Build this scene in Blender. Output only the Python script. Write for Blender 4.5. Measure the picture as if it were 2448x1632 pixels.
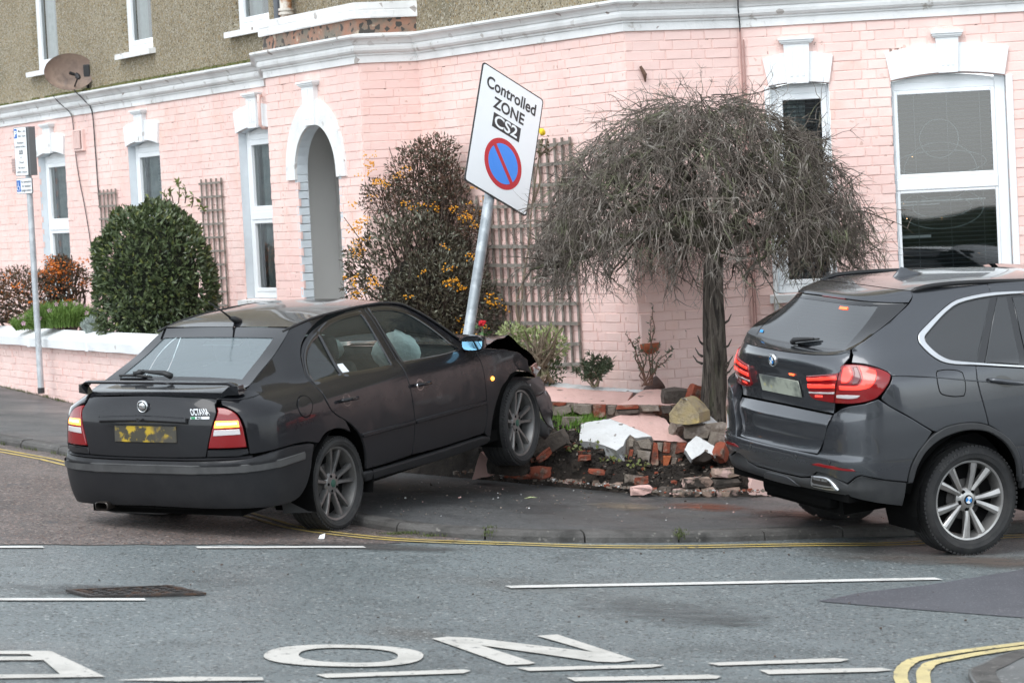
import bpy, bmesh, math, random
import numpy as np
from mathutils import Vector, Matrix
from mathutils.geometry import delaunay_2d_cdt

for o in list(bpy.data.objects): bpy.data.objects.remove(o)
S = bpy.context.scene
COL = S.collection
R = math.radians
random.seed(11)

# ---------------------------------------------------------------- camera, sky, sun, exposure
CAM_H = 2.2
cam_data = bpy.data.cameras.new('camera'); cam = bpy.data.objects.new('camera', cam_data); COL.objects.link(cam)
cam_data.sensor_width = 36.0; cam_data.lens = 97.96; cam_data.clip_start = .1; cam_data.clip_end = 2000
cam_data.dof.use_dof = True; cam_data.dof.focus_distance = 20.5; cam_data.dof.aperture_fstop = 5.6
pitch, roll = math.atan(305 / 6400), R(2.9)
fw = Vector((0, math.cos(pitch), -math.sin(pitch))); rt0 = Vector((1, 0, 0)); up0 = rt0.cross(fw)
rt = rt0 * math.cos(roll) - up0 * math.sin(roll); up = rt0 * math.sin(roll) + up0 * math.cos(roll)
cm = Matrix((rt, up, -fw)).transposed().to_4x4(); cm.translation = (0, 0, CAM_H)
cam.matrix_world = cm
S.camera = cam

W = bpy.data.worlds.new('World'); S.world = W; W.use_nodes = True
wn = W.node_tree.nodes; wl = W.node_tree.links
SUN_EL, SUN_AZ = R(55), R(208)
sky = wn.new('ShaderNodeTexSky'); sky.sky_type = 'NISHITA'; sky.sun_disc = False
sky.sun_elevation = SUN_EL; sky.sun_rotation = SUN_AZ; sky.dust_density = .6; sky.air_density = 1.0; sky.ozone_density = 1.0
hs = wn.new('ShaderNodeHueSaturation'); hs.inputs['Saturation'].default_value = .14
wl.new(sky.outputs[0], hs.inputs['Color'])
tint = wn.new('ShaderNodeMix'); tint.data_type = 'RGBA'; tint.blend_type = 'MULTIPLY'; tint.inputs[0].default_value = 1; tint.inputs[7].default_value = (.945, 1.0, 1.03, 1)
wl.new(hs.outputs[0], tint.inputs[6]); wl.new(tint.outputs[2], wn['Background'].inputs[0]); wn['Background'].inputs[1].default_value = .15
sd = bpy.data.lights.new('sun', 'SUN'); sd.energy = .7; sd.angle = R(40); sd.color = (1, .98, .96)
sun = bpy.data.objects.new('sun', sd); COL.objects.link(sun)
sdir = Vector((math.sin(SUN_AZ) * math.cos(SUN_EL), math.cos(SUN_AZ) * math.cos(SUN_EL), math.sin(SUN_EL)))
sun.rotation_euler = sdir.to_track_quat('Z', 'Y').to_euler()
S.view_settings.view_transform = 'Standard'; S.view_settings.look = 'None'
S.view_settings.exposure = 1.36; S.view_settings.gamma = 1; S.view_settings.use_curve_mapping = False
S.render.engine = 'CYCLES'

# ---------------------------------------------------------------- helpers
def tag(o, label=None, cat=None, group=None, kind=None):
    if label: o['label'] = label
    if cat: o['category'] = cat
    if group: o['group'] = group
    if kind: o['kind'] = kind
    return o
def thing(name, label, cat, loc=(0, 0, 0), mat=None, group=None, kind=None):
    o = bpy.data.objects.new(name, None); COL.objects.link(o); o.empty_display_size = .2
    if mat is not None: o.matrix_world = mat
    else: o.location = loc
    o['_w'] = [c for r in (mat if mat is not None else Matrix.Translation(loc)) for c in r]
    return tag(o, label, cat, group, kind)
def wmat(o):
    while o.parent: o = o.parent
    if '_w' in o:
        a = list(o['_w']); return Matrix([a[0:4], a[4:8], a[8:12], a[12:16]])
    return Matrix.Translation(o.location)
class MB:
    """collects geometry for ONE mesh object"""
    def __init__(s): s.v = []; s.f = []; s.m = []; s.n = None
    def add(s, vs, fs, mi=0):
        k = len(s.v); s.v += [tuple(p) for p in vs]; s.f += [tuple(i + k for i in f) for f in fs]; s.m += [mi] * len(fs); return s
    def hexa(s, p, mi=0):
        return s.add(p, [(0, 3, 2, 1), (4, 5, 6, 7), (0, 1, 5, 4), (1, 2, 6, 5), (2, 3, 7, 6), (3, 0, 4, 7)], mi)
    def box(s, c, d, M=None, mi=0):
        p = [Vector((c[0] + sx * d[0] / 2, c[1] + sy * d[1] / 2, c[2] + sz * d[2] / 2)) for sz in (-1, 1) for sx, sy in ((-1, -1), (1, -1), (1, 1), (-1, 1))]
        if M is not None: p = [M @ q for q in p]
        return s.hexa(p, mi)
    def bbox(s, c, d, b, M=None, mi=0):
        """box with chamfered edges"""
        vs = []
        hx, hy, hz = d[0] / 2, d[1] / 2, d[2] / 2
        bm = bmesh.new(); bmesh.ops.create_cube(bm, size=1)
        for v in bm.verts: v.co = Vector((c[0] + v.co.x * d[0], c[1] + v.co.y * d[1], c[2] + v.co.z * d[2]))
        bmesh.ops.bevel(bm, geom=bm.edges[:], offset=b, segments=2, affect='EDGES', profile=.6)
        bm.verts.ensure_lookup_table()
        vs = [M @ v.co if M is not None else v.co.copy() for v in bm.verts]
        fs = [[v.index for v in f.verts] for f in bm.faces]; bm.free()
        return s.add(vs, fs, mi)
    def tube(s, pts, rad, n=6, mi=0, cap=True):
        pts = [Vector(p) for p in pts]
        if not hasattr(rad, '__len__'): rad = [rad] * len(pts)
        k = len(s.v); prev = None
        for i, p in enumerate(pts):
            a = pts[max(i - 1, 0)]; b = pts[min(i + 1, len(pts) - 1)]; t = (b - a)
            if t.length < 1e-9: t = Vector((0, 0, 1))
            t.normalize()
            if prev is None:
                prev = t.cross(Vector((.31, .17, .93)) if abs(t.z) < .9 else Vector((1, 0, 0)))
            u = (prev - t * prev.dot(t)).normalized(); w = t.cross(u); prev = u
            for j in range(n):
                an = 2 * math.pi * j / n; s.v.append(tuple(p + (u * math.cos(an) + w * math.sin(an)) * rad[i]))
        for i in range(len(pts) - 1):
            for j in range(n):
                s.f.append((k + i * n + j, k + i * n + (j + 1) % n, k + (i + 1) * n + (j + 1) % n, k + (i + 1) * n + j)); s.m.append(mi)
        if cap:
            s.f.append(tuple(k + j for j in range(n))[::-1]); s.f.append(tuple(k + (len(pts) - 1) * n + j for j in range(n))); s.m += [mi, mi]
        return s
    def lathe(s, prof, n=48, M=None, mi=0, closed=False):
        """profile of (radius, height) turned about local Y"""
        k = len(s.v)
        for j in range(n):
            a = 2 * math.pi * j / n
            for r, h in prof:
                p = Vector((r * math.cos(a), h, r * math.sin(a))); s.v.append(tuple(M @ p if M is not None else p))
        m = len(prof)
        for j in range(n):
            j2 = (j + 1) % n
            for i in range(m if closed else m - 1):
                i2 = (i + 1) % m
                s.f.append((k + j * m + i, k + j2 * m + i, k + j2 * m + i2, k + j * m + i2)); s.m.append(mi)
        return s
    def poly(s, pts2, fn, mi=0, holes=(), step=None):
        """triangulate polygon (with holes) in 2-D and lift it with fn(u,v)->point"""
        k = len(s.v); v, f = cdt(pts2, holes, step)
        s.v += [tuple(fn(a, b)) for a, b in v]; s.f += [tuple(i + k for i in q) for q in f]; s.m += [mi] * len(f); return s
    def prism(s, pts2, fn, mi=0, holes=(), mside=None, back=True):
        """closed slab: fn(u,v,t) with t=0 front and t=1 back"""
        v, f = cdt(pts2, holes, None); k = len(s.v); n = len(v)
        s.v += [tuple(fn(a, b, 0)) for a, b in v] + [tuple(fn(a, b, 1)) for a, b in v]
        s.f += [tuple(i + k for i in q) for q in f]; s.m += [mi] * len(f)
        if back: s.f += [tuple(i + k + n for i in q[::-1]) for q in f]; s.m += [mi] * len(f)
        ms = mi if mside is None else mside
        ed = {}
        for q in f:
            for i in range(len(q)):
                a, b = q[i], q[(i + 1) % len(q)]
                if (b, a) in ed: del ed[(b, a)]
                else: ed[(a, b)] = 1
        for a, b in ed: s.f.append((a + k, a + k + n, b + k + n, b + k)); s.m.append(ms)
        return s
    def build(s, name, parent=None, mats=None, smooth=False, label=None, kind=None, world=True, cat=None, group=None, auto=None, origin=None):
        me = bpy.data.meshes.new(name)
        vs = s.v
        if parent is not None and world:
            Mi = wmat(parent).inverted(); a = np.array(vs); A = np.array(Mi)
            vs = a @ A[:3, :3].T + A[:3, 3]; vs = vs.tolist()
        elif parent is None and world and vs:
            a = np.array(vs)
            if origin is None: origin = ((a[:, 0].min() + a[:, 0].max()) / 2, (a[:, 1].min() + a[:, 1].max()) / 2, a[:, 2].min())
            vs = (a - np.array(origin)).tolist()
        me.from_pydata(vs, [], s.f)
        if mats is not None:
            for m in (mats if isinstance(mats, (list, tuple)) else [mats]): me.materials.append(m)
            if len(me.materials) > 1: me.polygons.foreach_set('material_index', s.m)
        if smooth: me.polygons.foreach_set('use_smooth', [True] * len(me.polygons))
        if auto is not None: me.set_sharp_from_angle(angle=R(auto))
        me.update()
        if s.n is not None:
            me.normals_split_custom_set_from_vertices([tuple(x) for x in s.n])
        o = bpy.data.objects.new(name, me); COL.objects.link(o)
        if parent is not None: o.parent = parent
        elif origin is not None: o.location = origin
        return tag(o, label, cat, group, kind)
def inpoly(x, y, P):
    c = False; j = len(P) - 1
    for i in range(len(P)):
        if (P[i][1] > y) != (P[j][1] > y) and x < (P[j][0] - P[i][0]) * (y - P[i][1]) / (P[j][1] - P[i][1]) + P[i][0]: c = not c
        j = i
    return c
def cdt(P, holes=(), step=None):
    P = [tuple(p) for p in P]
    ar = sum(P[i][0] * P[(i + 1) % len(P)][1] - P[(i + 1) % len(P)][0] * P[i][1] for i in range(len(P)))
    if ar < 0: P = P[::-1]
    def dens(Q):
        if not step: return Q
        o = []
        for i in range(len(Q)):
            a, b = Q[i], Q[(i + 1) % len(Q)]; n = max(1, int(math.hypot(b[0] - a[0], b[1] - a[1]) / step + .5))
            o += [(a[0] + (b[0] - a[0]) * k / n, a[1] + (b[1] - a[1]) * k / n) for k in range(n)]
        return o
    loops = [dens(P)] + [dens([tuple(p) for p in h]) for h in holes]
    V = []; E = []
    for L in loops:
        k = len(V); V += L; E += [(k + i, k + (i + 1) % len(L)) for i in range(len(L))]
    if step:
        xs = [p[0] for p in P]; ys = [p[1] for p in P]; B = np.array(V)
        ny = int((max(ys) - min(ys)) / step) + 1; nx = int((max(xs) - min(xs)) / step) + 1
        for i in range(nx + 1):
            for j in range(ny + 1):
                x = min(xs) + (i + (.5 if j % 2 else 0)) * step; y = min(ys) + j * step
                if inpoly(x, y, P) and not any(inpoly(x, y, h) for h in holes) and ((B[:, 0] - x) ** 2 + (B[:, 1] - y) ** 2).min() > (step * .5) ** 2: V.append((x, y))
    r = delaunay_2d_cdt([Vector(p) for p in V], E, [], 0, 1e-6)
    v2 = [(p.x, p.y) for p in r[0]]; f = []
    for t in r[2]:
        cx = sum(v2[i][0] for i in t) / len(t); cy = sum(v2[i][1] for i in t) / len(t)
        if inpoly(cx, cy, P) and not any(inpoly(cx, cy, h) for h in holes):
            a = sum(v2[t[i]][0] * v2[t[(i + 1) % len(t)]][1] - v2[t[(i + 1) % len(t)]][0] * v2[t[i]][1] for i in range(len(t)))
            if abs(a) < 1e-10: continue
            f.append(tuple(t) if a > 0 else tuple(t[::-1]))
    return v2, f
def smooth_path(P, n=6, closed=False):
    P = [Vector(p) for p in P]; o = []; L = len(P)
    for i in range(L if closed else L - 1):
        g = (lambda k: P[k % L]) if closed else (lambda k: P[min(max(k, 0), L - 1)])
        a, b, c, d = g(i - 1), g(i), g(i + 1), g(i + 2)
        for k in range(n):
            t = k / n
            o.append(.5 * ((2 * b) + (c - a) * t + (2 * a - 5 * b + 4 * c - d) * t * t + (3 * b - a - 3 * c + d) * t ** 3))
    if not closed: o.append(P[-1])
    return o
def interp(x, T):
    """smooth (monotone cubic) interpolation in a table of (x, y)"""
    if x <= T[0][0]: return T[0][1]
    if x >= T[-1][0]: return T[-1][1]
    for i in range(len(T) - 1):
        if x <= T[i + 1][0]: break
    d = [(T[k + 1][1] - T[k][1]) / (T[k + 1][0] - T[k][0]) for k in range(len(T) - 1)]
    def m(k):
        if k == 0: return d[0]
        if k == len(T) - 1: return d[-1]
        return 0 if d[k - 1] * d[k] <= 0 else 2 * d[k - 1] * d[k] / (d[k - 1] + d[k])
    h = T[i + 1][0] - T[i][0]; t = (x - T[i][0]) / h
    return ((1 + 2 * t) * (1 - t) ** 2 * T[i][1] + t * (1 - t) ** 2 * h * m(i) + t * t * (3 - 2 * t) * T[i + 1][1] + t * t * (t - 1) * h * m(i + 1))

# ---------------------------------------------------------------- materials
def mat(name, col, rough=.6, metal=0., spec=.5, mix=None, speck=None, bump=None, coat=0., emit=None, trans=0., alpha=None, rvar=None, ior=1.45, mask=None, dirt=None, stretch=None):
    """mix=(colour2, scale, low, high): noise blend; speck=(colour3, scale, threshold): fine grains; dirt=(colour, scale, low, high)"""
    m = bpy.data.materials.new(name); m.use_nodes = True; N = m.node_tree.nodes; L = m.node_tree.links; b = N['Principled BSDF']
    tc = N.new('ShaderNodeTexCoord')
    if stretch:
        mp = N.new('ShaderNodeMapping'); mp.inputs['Scale'].default_value = stretch; L.new(tc.outputs['Object'], mp.inputs[0]); OV = mp.outputs[0]
    else: OV = tc.outputs['Object']
    def noise(sc, det=4, ro=.6, vec=None):
        n = N.new('ShaderNodeTexNoise'); n.inputs['Scale'].default_value = sc; n.inputs['Detail'].default_value = det; n.inputs['Roughness'].default_value = ro
        L.new(vec if vec else OV, n.inputs['Vector']); return n.outputs['Fac']
    def ramp(f, a, c):
        r = N.new('ShaderNodeMapRange'); r.inputs[1].default_value = a; r.inputs[2].default_value = c; L.new(f, r.inputs[0]); return r.outputs[0]
    cur = None
    def blend(f, c1, c2):
        x = N.new('ShaderNodeMix'); x.data_type = 'RGBA'; L.new(f, x.inputs[0])
        if hasattr(c1, 'is_output'): L.new(c1, x.inputs[6])
        else: x.inputs[6].default_value = (*c1, 1)
        x.inputs[7].default_value = (*c2, 1); return x.outputs[2]
    cur = tuple(col)
    for q in ([mix] if mix and not isinstance(mix, list) else (mix or [])):
        cur = blend(ramp(noise(q[1]), q[2], q[3]), cur, q[0])
    if dirt: cur = blend(ramp(noise(dirt[1], 6, .7), dirt[2], dirt[3]), cur, dirt[0])
    for q in ([speck] if speck and not isinstance(speck, list) else (speck or [])):
        vo = N.new('ShaderNodeTexVoronoi'); vo.inputs['Scale'].default_value = q[1]; L.new(tc.outputs['Object'], vo.inputs['Vector'])
        sep = N.new('ShaderNodeSeparateColor'); L.new(vo.outputs['Color'], sep.inputs[0])
        cur = blend(ramp(sep.outputs[0], q[2], min(1., q[2] + .02)), cur, q[0])
    if hasattr(cur, 'is_output'): L.new(cur, b.inputs['Base Color'])
    else: b.inputs['Base Color'].default_value = (*cur, 1)
    b.inputs['Roughness'].default_value = rough; b.inputs['Metallic'].default_value = metal; b.inputs['Specular IOR Level'].default_value = spec
    b.inputs['Coat Weight'].default_value = coat; b.inputs['Coat Roughness'].default_value = .04; b.inputs['IOR'].default_value = ior
    if rvar: 
        r = N.new('ShaderNodeMapRange'); L.new(noise(rvar[0], 5, .65), r.inputs[0]); r.inputs[1].default_value = .35; r.inputs[2].default_value = .65
        r.inputs[3].default_value = rvar[1]; r.inputs[4].default_value = rvar[2]; L.new(r.outputs[0], b.inputs['Roughness'])
    if emit: b.inputs['Emission Color'].default_value = (*emit[0], 1); b.inputs['Emission Strength'].default_value = emit[1]
    if trans: b.inputs['Transmission Weight'].default_value = trans
    if bump:
        prev = None
        for q in (bump if isinstance(bump, list) else [bump]):
            bp = N.new('ShaderNodeBump'); bp.inputs['Strength'].default_value = q[2] if len(q) > 2 else 1; bp.inputs['Distance'].default_value = q[1]
            L.new(noise(q[0], 5, .65), bp.inputs['Height'])
            if prev: L.new(prev, bp.inputs['Normal'])
            prev = bp.outputs[0]
        L.new(prev, b.inputs['Normal'])
    return m
def glass_mat(name, tint=(.8, .9, .88), dens=.35, rough=.02, body=(.01, .012, .013), spots=False, ior=1.7):
    """window glass: fresnel reflection over a partly see-through tinted body"""
    m = bpy.data.materials.new(name); m.use_nodes = True; N = m.node_tree.nodes; L = m.node_tree.links; N.remove(N['Principled BSDF'])
    tr = N.new('ShaderNodeBsdfTransparent'); tr.inputs[0].default_value = (*tint, 1)
    df = N.new('ShaderNodeBsdfDiffuse'); df.inputs[0].default_value = (*body, 1)
    mx = N.new('ShaderNodeMixShader'); mx.inputs[0].default_value = dens; L.new(tr.outputs[0], mx.inputs[1]); L.new(df.outputs[0], mx.inputs[2])
    gl = N.new('ShaderNodeBsdfGlossy'); gl.inputs['Roughness'].default_value = rough; gl.inputs[0].default_value = (1, 1, 1, 1)
    fr = N.new('ShaderNodeFresnel'); fr.inputs[0].default_value = ior
    if spots:
        tc = N.new('ShaderNodeTexCoord'); n = N.new('ShaderNodeTexNoise'); n.inputs['Scale'].default_value = 60; L.new(tc.outputs['Object'], n.inputs['Vector'])
        bp = N.new('ShaderNodeBump'); bp.inputs['Distance'].default_value = .002; bp.inputs['Strength'].default_value = .25; L.new(n.outputs[0], bp.inputs['Height']); L.new(bp.outputs[0], gl.inputs['Normal'])
    m2 = N.new('ShaderNodeMixShader'); L.new(fr.outputs[0], m2.inputs[0]); L.new(mx.outputs[0], m2.inputs[1]); L.new(gl.outputs[0], m2.inputs[2])
    L.new(m2.outputs[0], N['Material Output'].inputs[0]); return m
# ---------------------------------------------------------------- palette
PINK = mat('pink_paint', (.80, .555, .505), .62, mix=[((.835, .63, .575), 1.1, .38, .62), ((.78, .52, .45), 2.3, .52, .72)], speck=((.58, .38, .32), 42, .985), dirt=((.62, .46, .38), .8, .60, .80), bump=[(38, .004, .5), (7, .006, .4)])
PINK_M = mat('pink_mortar', (.80, .575, .52), .7, mix=[((.74, .51, .465), 3, .45, .7), ((.26, .17, .14), 7, .655, .68)], bump=(30, .008))
WHITE = mat('white_paint', (.80, .81, .81), .5, mix=[((.74, .76, .77), 2.2, .4, .7)], dirt=((.50, .48, .44), 3.1, .64, .80), speck=((.40, .36, .33), 26, .993), bump=(25, .003))
WHITE_W = mat('white_paint_weathered', (.76, .76, .75), .6, mix=[((.62, .62, .61), 3, .45, .75)], dirt=((.34, .31, .27), 6, .60, .72), speck=((.25, .2, .17), 20, .985), bump=(22, .006))
UPVC = mat('white_plastic', (.82, .84, .85), .25)
REVEAL = mat('pale_grey_paint', (.66, .71, .74), .6, mix=((.58, .62, .65), 3, .4, .7), bump=(20, .004))
GREYW = mat('porch_grey_paint', (.76, .75, .73), .7, mix=((.72, .71, .69), 1.5, .4, .7))
PEBBLE = mat('pebbledash', (.54, .455, .31), .95, mix=[((.43, .355, .235), 1.1, .4, .7), ((.60, .525, .39), 5, .5, .8)], speck=[((.70, .65, .53), 70, .80), ((.20, .16, .10), 85, .84), ((.50, .36, .19), 60, .92)], dirt=((.25, .23, .15), .8, .58, .8), bump=[(90, .02, 1), (45, .02, .8)])
MOSS = mat('moss', (.10, .115, .03), .95, mix=((.17, .15, .06), 14, .4, .7), bump=(60, .02))
OLDBRICK = mat('weathered_brick', (.30, .16, .11), .9, mix=[((.17, .15, .12), 5, .42, .62), ((.42, .36, .28), 8, .6, .7)], speck=((.06, .055, .05), 26, .8), bump=(30, .012))
GLASS = glass_mat('window_glass', (.80, .86, .86), .15, ior=1.85)
DARKIN = mat('dark_room', (.06, .065, .065), .9)
BLIND = mat('blind_slat', (.20, .22, .235), .5)
CURTAIN = mat('net_curtain', (.55, .60, .59), .9, mix=((.42, .47, .47), 9, .4, .65))
CABLE = mat('black_cable', (.03, .03, .032), .6)
IRON = mat('rusty_cast_iron', (.62, .58, .52), .7, mix=((.36, .17, .07), 6, .5, .62), bump=(25, .006))
PLASTIC_DK = mat('grey_pipe_plastic', (.10, .11, .125), .45)
TIMBER = mat('grey_weathered_timber', (.20, .175, .15), .9, mix=[((.29, .265, .235), 9, .4, .7), ((.13, .11, .09), 22, .5, .7)], bump=(40, .004))
TIMBER_G = mat('greenish_weathered_timber', (.27, .26, .22), .9, mix=[((.36, .36, .33), 9, .4, .7), ((.20, .20, .12), 5, .5, .7)], bump=(40, .004))
STEEL = mat('galvanised_steel', (.46, .49, .51), .45, .35, mix=[((.58, .61, .63), 9, .45, .6), ((.34, .36, .38), 4, .5, .7)], bump=(30, .002))

ASPH = mat('wet_asphalt', (.152, .175, .179), .5, mix=[((.19, .217, .222), .30, .38, .62), ((.114, .132, .135), 1.3, .50, .70), ((.118, .112, .102), .42, .57, .70)], speck=[((.40, .42, .41), 62, .965), ((.055, .06, .06), 75, .85), ((.27, .27, .26), 110, .93)], rvar=(.5, .30, .55), bump=[(130, .012, .8), (55, .012, .5)])
ASPH_R = mat('brown_chipped_asphalt', (.150, .125, .115), .55, mix=[((.19, .162, .15), .8, .4, .6), ((.105, .095, .092), 1.7, .5, .65), ((.095, .098, .103), 4.0, .62, .66)], speck=[((.42, .34, .30), 58, .93), ((.03, .025, .023), 70, .82), ((.26, .15, .11), 100, .9)], rvar=(.7, .38, .7), bump=[(120, .016, .9), (50, .016, .6)])
PATCH = mat('new_black_asphalt', (.098, .10, .112), .55, mix=((.082, .083, .094), 2, .4, .6), speck=((.2, .2, .21), 110, .95), bump=[(160, .006, .7)])
PAVE = mat('pavement_asphalt', (.090, .092, .093), .5, mix=[((.115, .117, .117), .9, .4, .65), ((.062, .063, .064), 1.9, .5, .68)], speck=[((.28, .25, .23), 46, .985), ((.03, .03, .03), 80, .88)], rvar=(.8, .28, .6), bump=[(140, .007, .7), (12, .008, .3)])
KERB = mat('worn_kerb', (.085, .08, .075), .7, mix=[((.115, .11, .104), 3, .45, .65), ((.045, .043, .04), 5, .5, .68)], speck=((.18, .17, .155), 70, .97), bump=[(60, .012, .8)])
LINE_W = mat('white_road_paint', (.66, .65, .62), .6, mix=[((.52, .51, .48), 6, .45, .65), ((.20, .20, .20), 22, .66, .70)], bump=(90, .006))
LINE_O = mat('old_white_road_paint', (.54, .52, .48), .6, mix=[((.44, .425, .39), 5, .45, .65), ((.16, .16, .16), 20, .63, .67)], bump=(90, .006))
LINE_Y = mat('yellow_road_paint', (.58, .43, .115), .6, mix=[((.47, .36, .15), 5, .4, .65), ((.16, .14, .11), 17, .60, .66)], bump=(90, .006))
LINE_Y2 = mat('pale_yellow_road_paint', (.62, .52, .26), .6, mix=[((.5, .42, .22), 5, .4, .65), ((.2, .18, .14), 20, .62, .68)], bump=(90, .006))

# ---------------------------------------------------------------- ground: the street falls to the right
def gz(x, y): return .099 - .0828 * x - .0047 * y
def sheet(name, pts, m, dz, label=None, kind='structure', step=None, parent=None):
    mb = MB(); mb.poly(pts, lambda x, y: (x, y, gz(x, y) + dz), step=step)
    return mb.build(name, parent, m, label=label, kind=kind)
g = MB(); g.poly([(-150, -60), (150, -60), (150, 250), (-150, 250)], lambda x, y: (x, y, gz(x, y) - .03)); g.build('ground', None, ASPH, kind='structure')
sheet('road', [(-60, -12), (60, -12), (60, 60), (-60, 60)], ASPH, 0)
KB = smooth_path([(-14.5, 37.5), (-9.2, 30.6), (-4.543, 24.447), (-3.844, 23.52), (-2.65, 21.5), (-1.62, 19.7), (-1.06, 18.78), (-.72, 18.45), (-.40, 18.29), (-.066, 18.235), (.307, 18.25), (1.034, 18.47), (1.545, 18.70), (2.412, 19.2), (3.583, 19.8), (6, 21.1), (12, 24.5), (30, 35)], 6)
KB = [(p.x, p.y) if hasattr(p, 'x') else p for p in [Vector((*q[:2], 0)) for q in KB]]
rj = random.Random(17)
sheet('side_street', [(-60, 17.22), (-8, 16.2)] + [(-3.6 + i * .12, 17.14 + .271 * (i * .12 - .3) + rj.uniform(-.035, .035)) for i in range(23)] + [(-.72, 17.98), (-.35, 18.16), (-.40, 18.285)] + [q for q in KB if q[0] < -.42][::-1] + [(-60, 60)], ASPH_R, .004)
KN = []
for i in range(len(KB)):
    a = Vector(KB[max(i - 1, 0)]); b = Vector(KB[min(i + 1, len(KB) - 1)]); t = (b - a).normalized(); KN.append(Vector((-t.y, t.x)))
KIN = [tuple(Vector(p) + n * .125) for p, n in zip(KB, KN)]
PV = .072
sheet('pavement', KIN + [(60, 48), (60, 60), (-20, 60)], PAVE, PV)
# kerb stones, cut at every joint
kerb = thing('kerb', None, None, (0, 18.3, gz(0, 18.3)), kind='structure')
KBv = [Vector(p) for p in KB]; cum = [0]
for i in range(1, len(KBv)): cum.append(cum[-1] + (KBv[i] - KBv[i - 1]).length)
def kat(s):
    for i in range(1, len(cum)):
        if cum[i] >= s: break
    t = (s - cum[i - 1]) / (cum[i] - cum[i - 1]); return KBv[i - 1].lerp(KBv[i], t), KN[i - 1].lerp(KN[i], t).normalized()
s0 = min(range(len(KBv)), key=lambda i: (KBv[i] - Vector((-.226, 18.25))).length); sj = cum[s0]
prof = [(-.002, -.06), (-.002, .035), (.010, .058), (.032, .070), (.124, .075), (.124, -.06)]
for k in range(-24, 22):
    a, b = sj + k * .66, sj + (k + 1) * .66 - .012
    if a < .1 or b > cum[-1] - .1: continue
    mb = MB(); n = 4; dz = random.uniform(-.003, .003); do = random.uniform(-.005, .005)
    for i in range(n + 1):
        p, nn = kat(a + (b - a) * i / n)
        for o, z in prof:
            q = p + nn * (o + do); mb.v.append((q.x, q.y, gz(q.x, q.y) + z + dz + (random.uniform(-.004, .003) if z > .05 else 0)))
    m = len(prof)
    for i in range(n):
        for j in range(m): mb.f.append((i * m + j, i * m + (j + 1) % m, (i + 1) * m + (j + 1) % m, (i + 1) * m + j)[::-1]); mb.m.append(0)
    mb.f += [tuple(range(m)), tuple(n * m + j for j in range(m))[::-1]]; mb.m += [0, 0]
    mb.build('kerb_stone', kerb, KERB)
# ---- painted markings
def stripe(name, path, w, m, dz=.008, group=None, label=None, ends=None):
    P = [Vector(p) for p in path]; L = []; Rr = []
    for i in range(len(P)):
        t = (P[min(i + 1, len(P) - 1)] - P[max(i - 1, 0)]).normalized(); n = Vector((-t.y, t.x)); j = random.uniform(-.004, .004)
        L.append(P[i] + n * (w / 2 + j)); Rr.append(P[i] - n * (w / 2 - j))
    mb = MB()
    for a, b in zip(L, Rr): mb.v += [(a.x, a.y, gz(a.x, a.y) + dz), (b.x, b.y, gz(b.x, b.y) + dz)]
    for i in range(len(P) - 1): mb.f.append((2 * i, 2 * i + 1, 2 * i + 3, 2 * i + 2)); mb.m.append(0)
    o = mb.build(name, None, m, kind='structure', label=label); return o
def offpath(P, d):
    P = [Vector(p) for p in P]; o = []
    for i in range(len(P)):
        t = (P[min(i + 1, len(P) - 1)] - P[max(i - 1, 0)]).normalized(); o.append(P[i] + Vector((-t.y, t.x)) * d)
    return o
YL = smooth_path([Vector(p) for p in [(-13.5, 36), (-8, 28.4), (-4.42, 23.75), (-3.72, 22.75), (-2.6, 20.75), (-1.79, 19.1), (-1.49, 18.56), (-1.1, 18.22), (-.70, 18.06), (-.067, 18.05), (.5, 18.05), (1.07, 18.19), (1.81, 18.5), (2.574, 18.79), (3.51, 19.5), (8, 22.2), (20, 29)]], 5)
stripe('yellow_line', offpath(YL, .055), .045, LINE_Y); stripe('yellow_line', offpath(YL, -.055), .045, LINE_Y)
def line2(name, a, b, w, m=LINE_W, n=6): return stripe(name, [Vector(a).lerp(Vector(b), i / n) for i in range(n + 1)], w, m)
line2('white_line', (-4.8, 16.55), (-2.945, 17.08), .085); line2('white_line', (-2.03, 17.305), (-1.0, 17.61), .085)
line2('white_line', (-4.6, 14.33), (-2.04, 14.905), .085, LINE_W); line2('white_line', (-.095, 15.89), (2.53, 16.91), .10)
line2('white_line', (4.2, 17.55), (6.5, 18.4), .10)
def flat(name, P, m, dz=.008): 
    mb = MB(); mb.poly(P, lambda x, y: (x, y, gz(x, y) + dz)); return mb.build(name, None, m, kind='structure')
for P in ([(-1.84, 12.303), (-1.55, 12.45), (-1.20, 12.50), (-1.19, 12.42), (-1.55, 12.32)], [(-.972, 12.631), (-.30, 12.90), (-.27, 12.87), (-.30, 12.79), (-.917, 12.539)], [(-.057, 13.0), (.60, 13.23), (.65, 13.21), (.58, 13.13), (.003, 12.914)],
          [(.172, 12.761), (.84, 12.97), (.90, 12.94), (.87, 12.86), (.21, 12.66)], [(.858, 13.322), (1.5, 13.60), (1.575, 13.58), (1.52, 13.49), (.91, 13.253)], [(1.094, 13.16), (1.69, 13.34), (1.75, 13.29), (1.66, 13.22), (1.129, 13.039)],
          [(-3.3, 11.6), (-2.6, 11.9), (-2.56, 11.85), (-3.2, 11.5)]):
    flat('give_way_dash', P, LINE_O)
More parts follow.
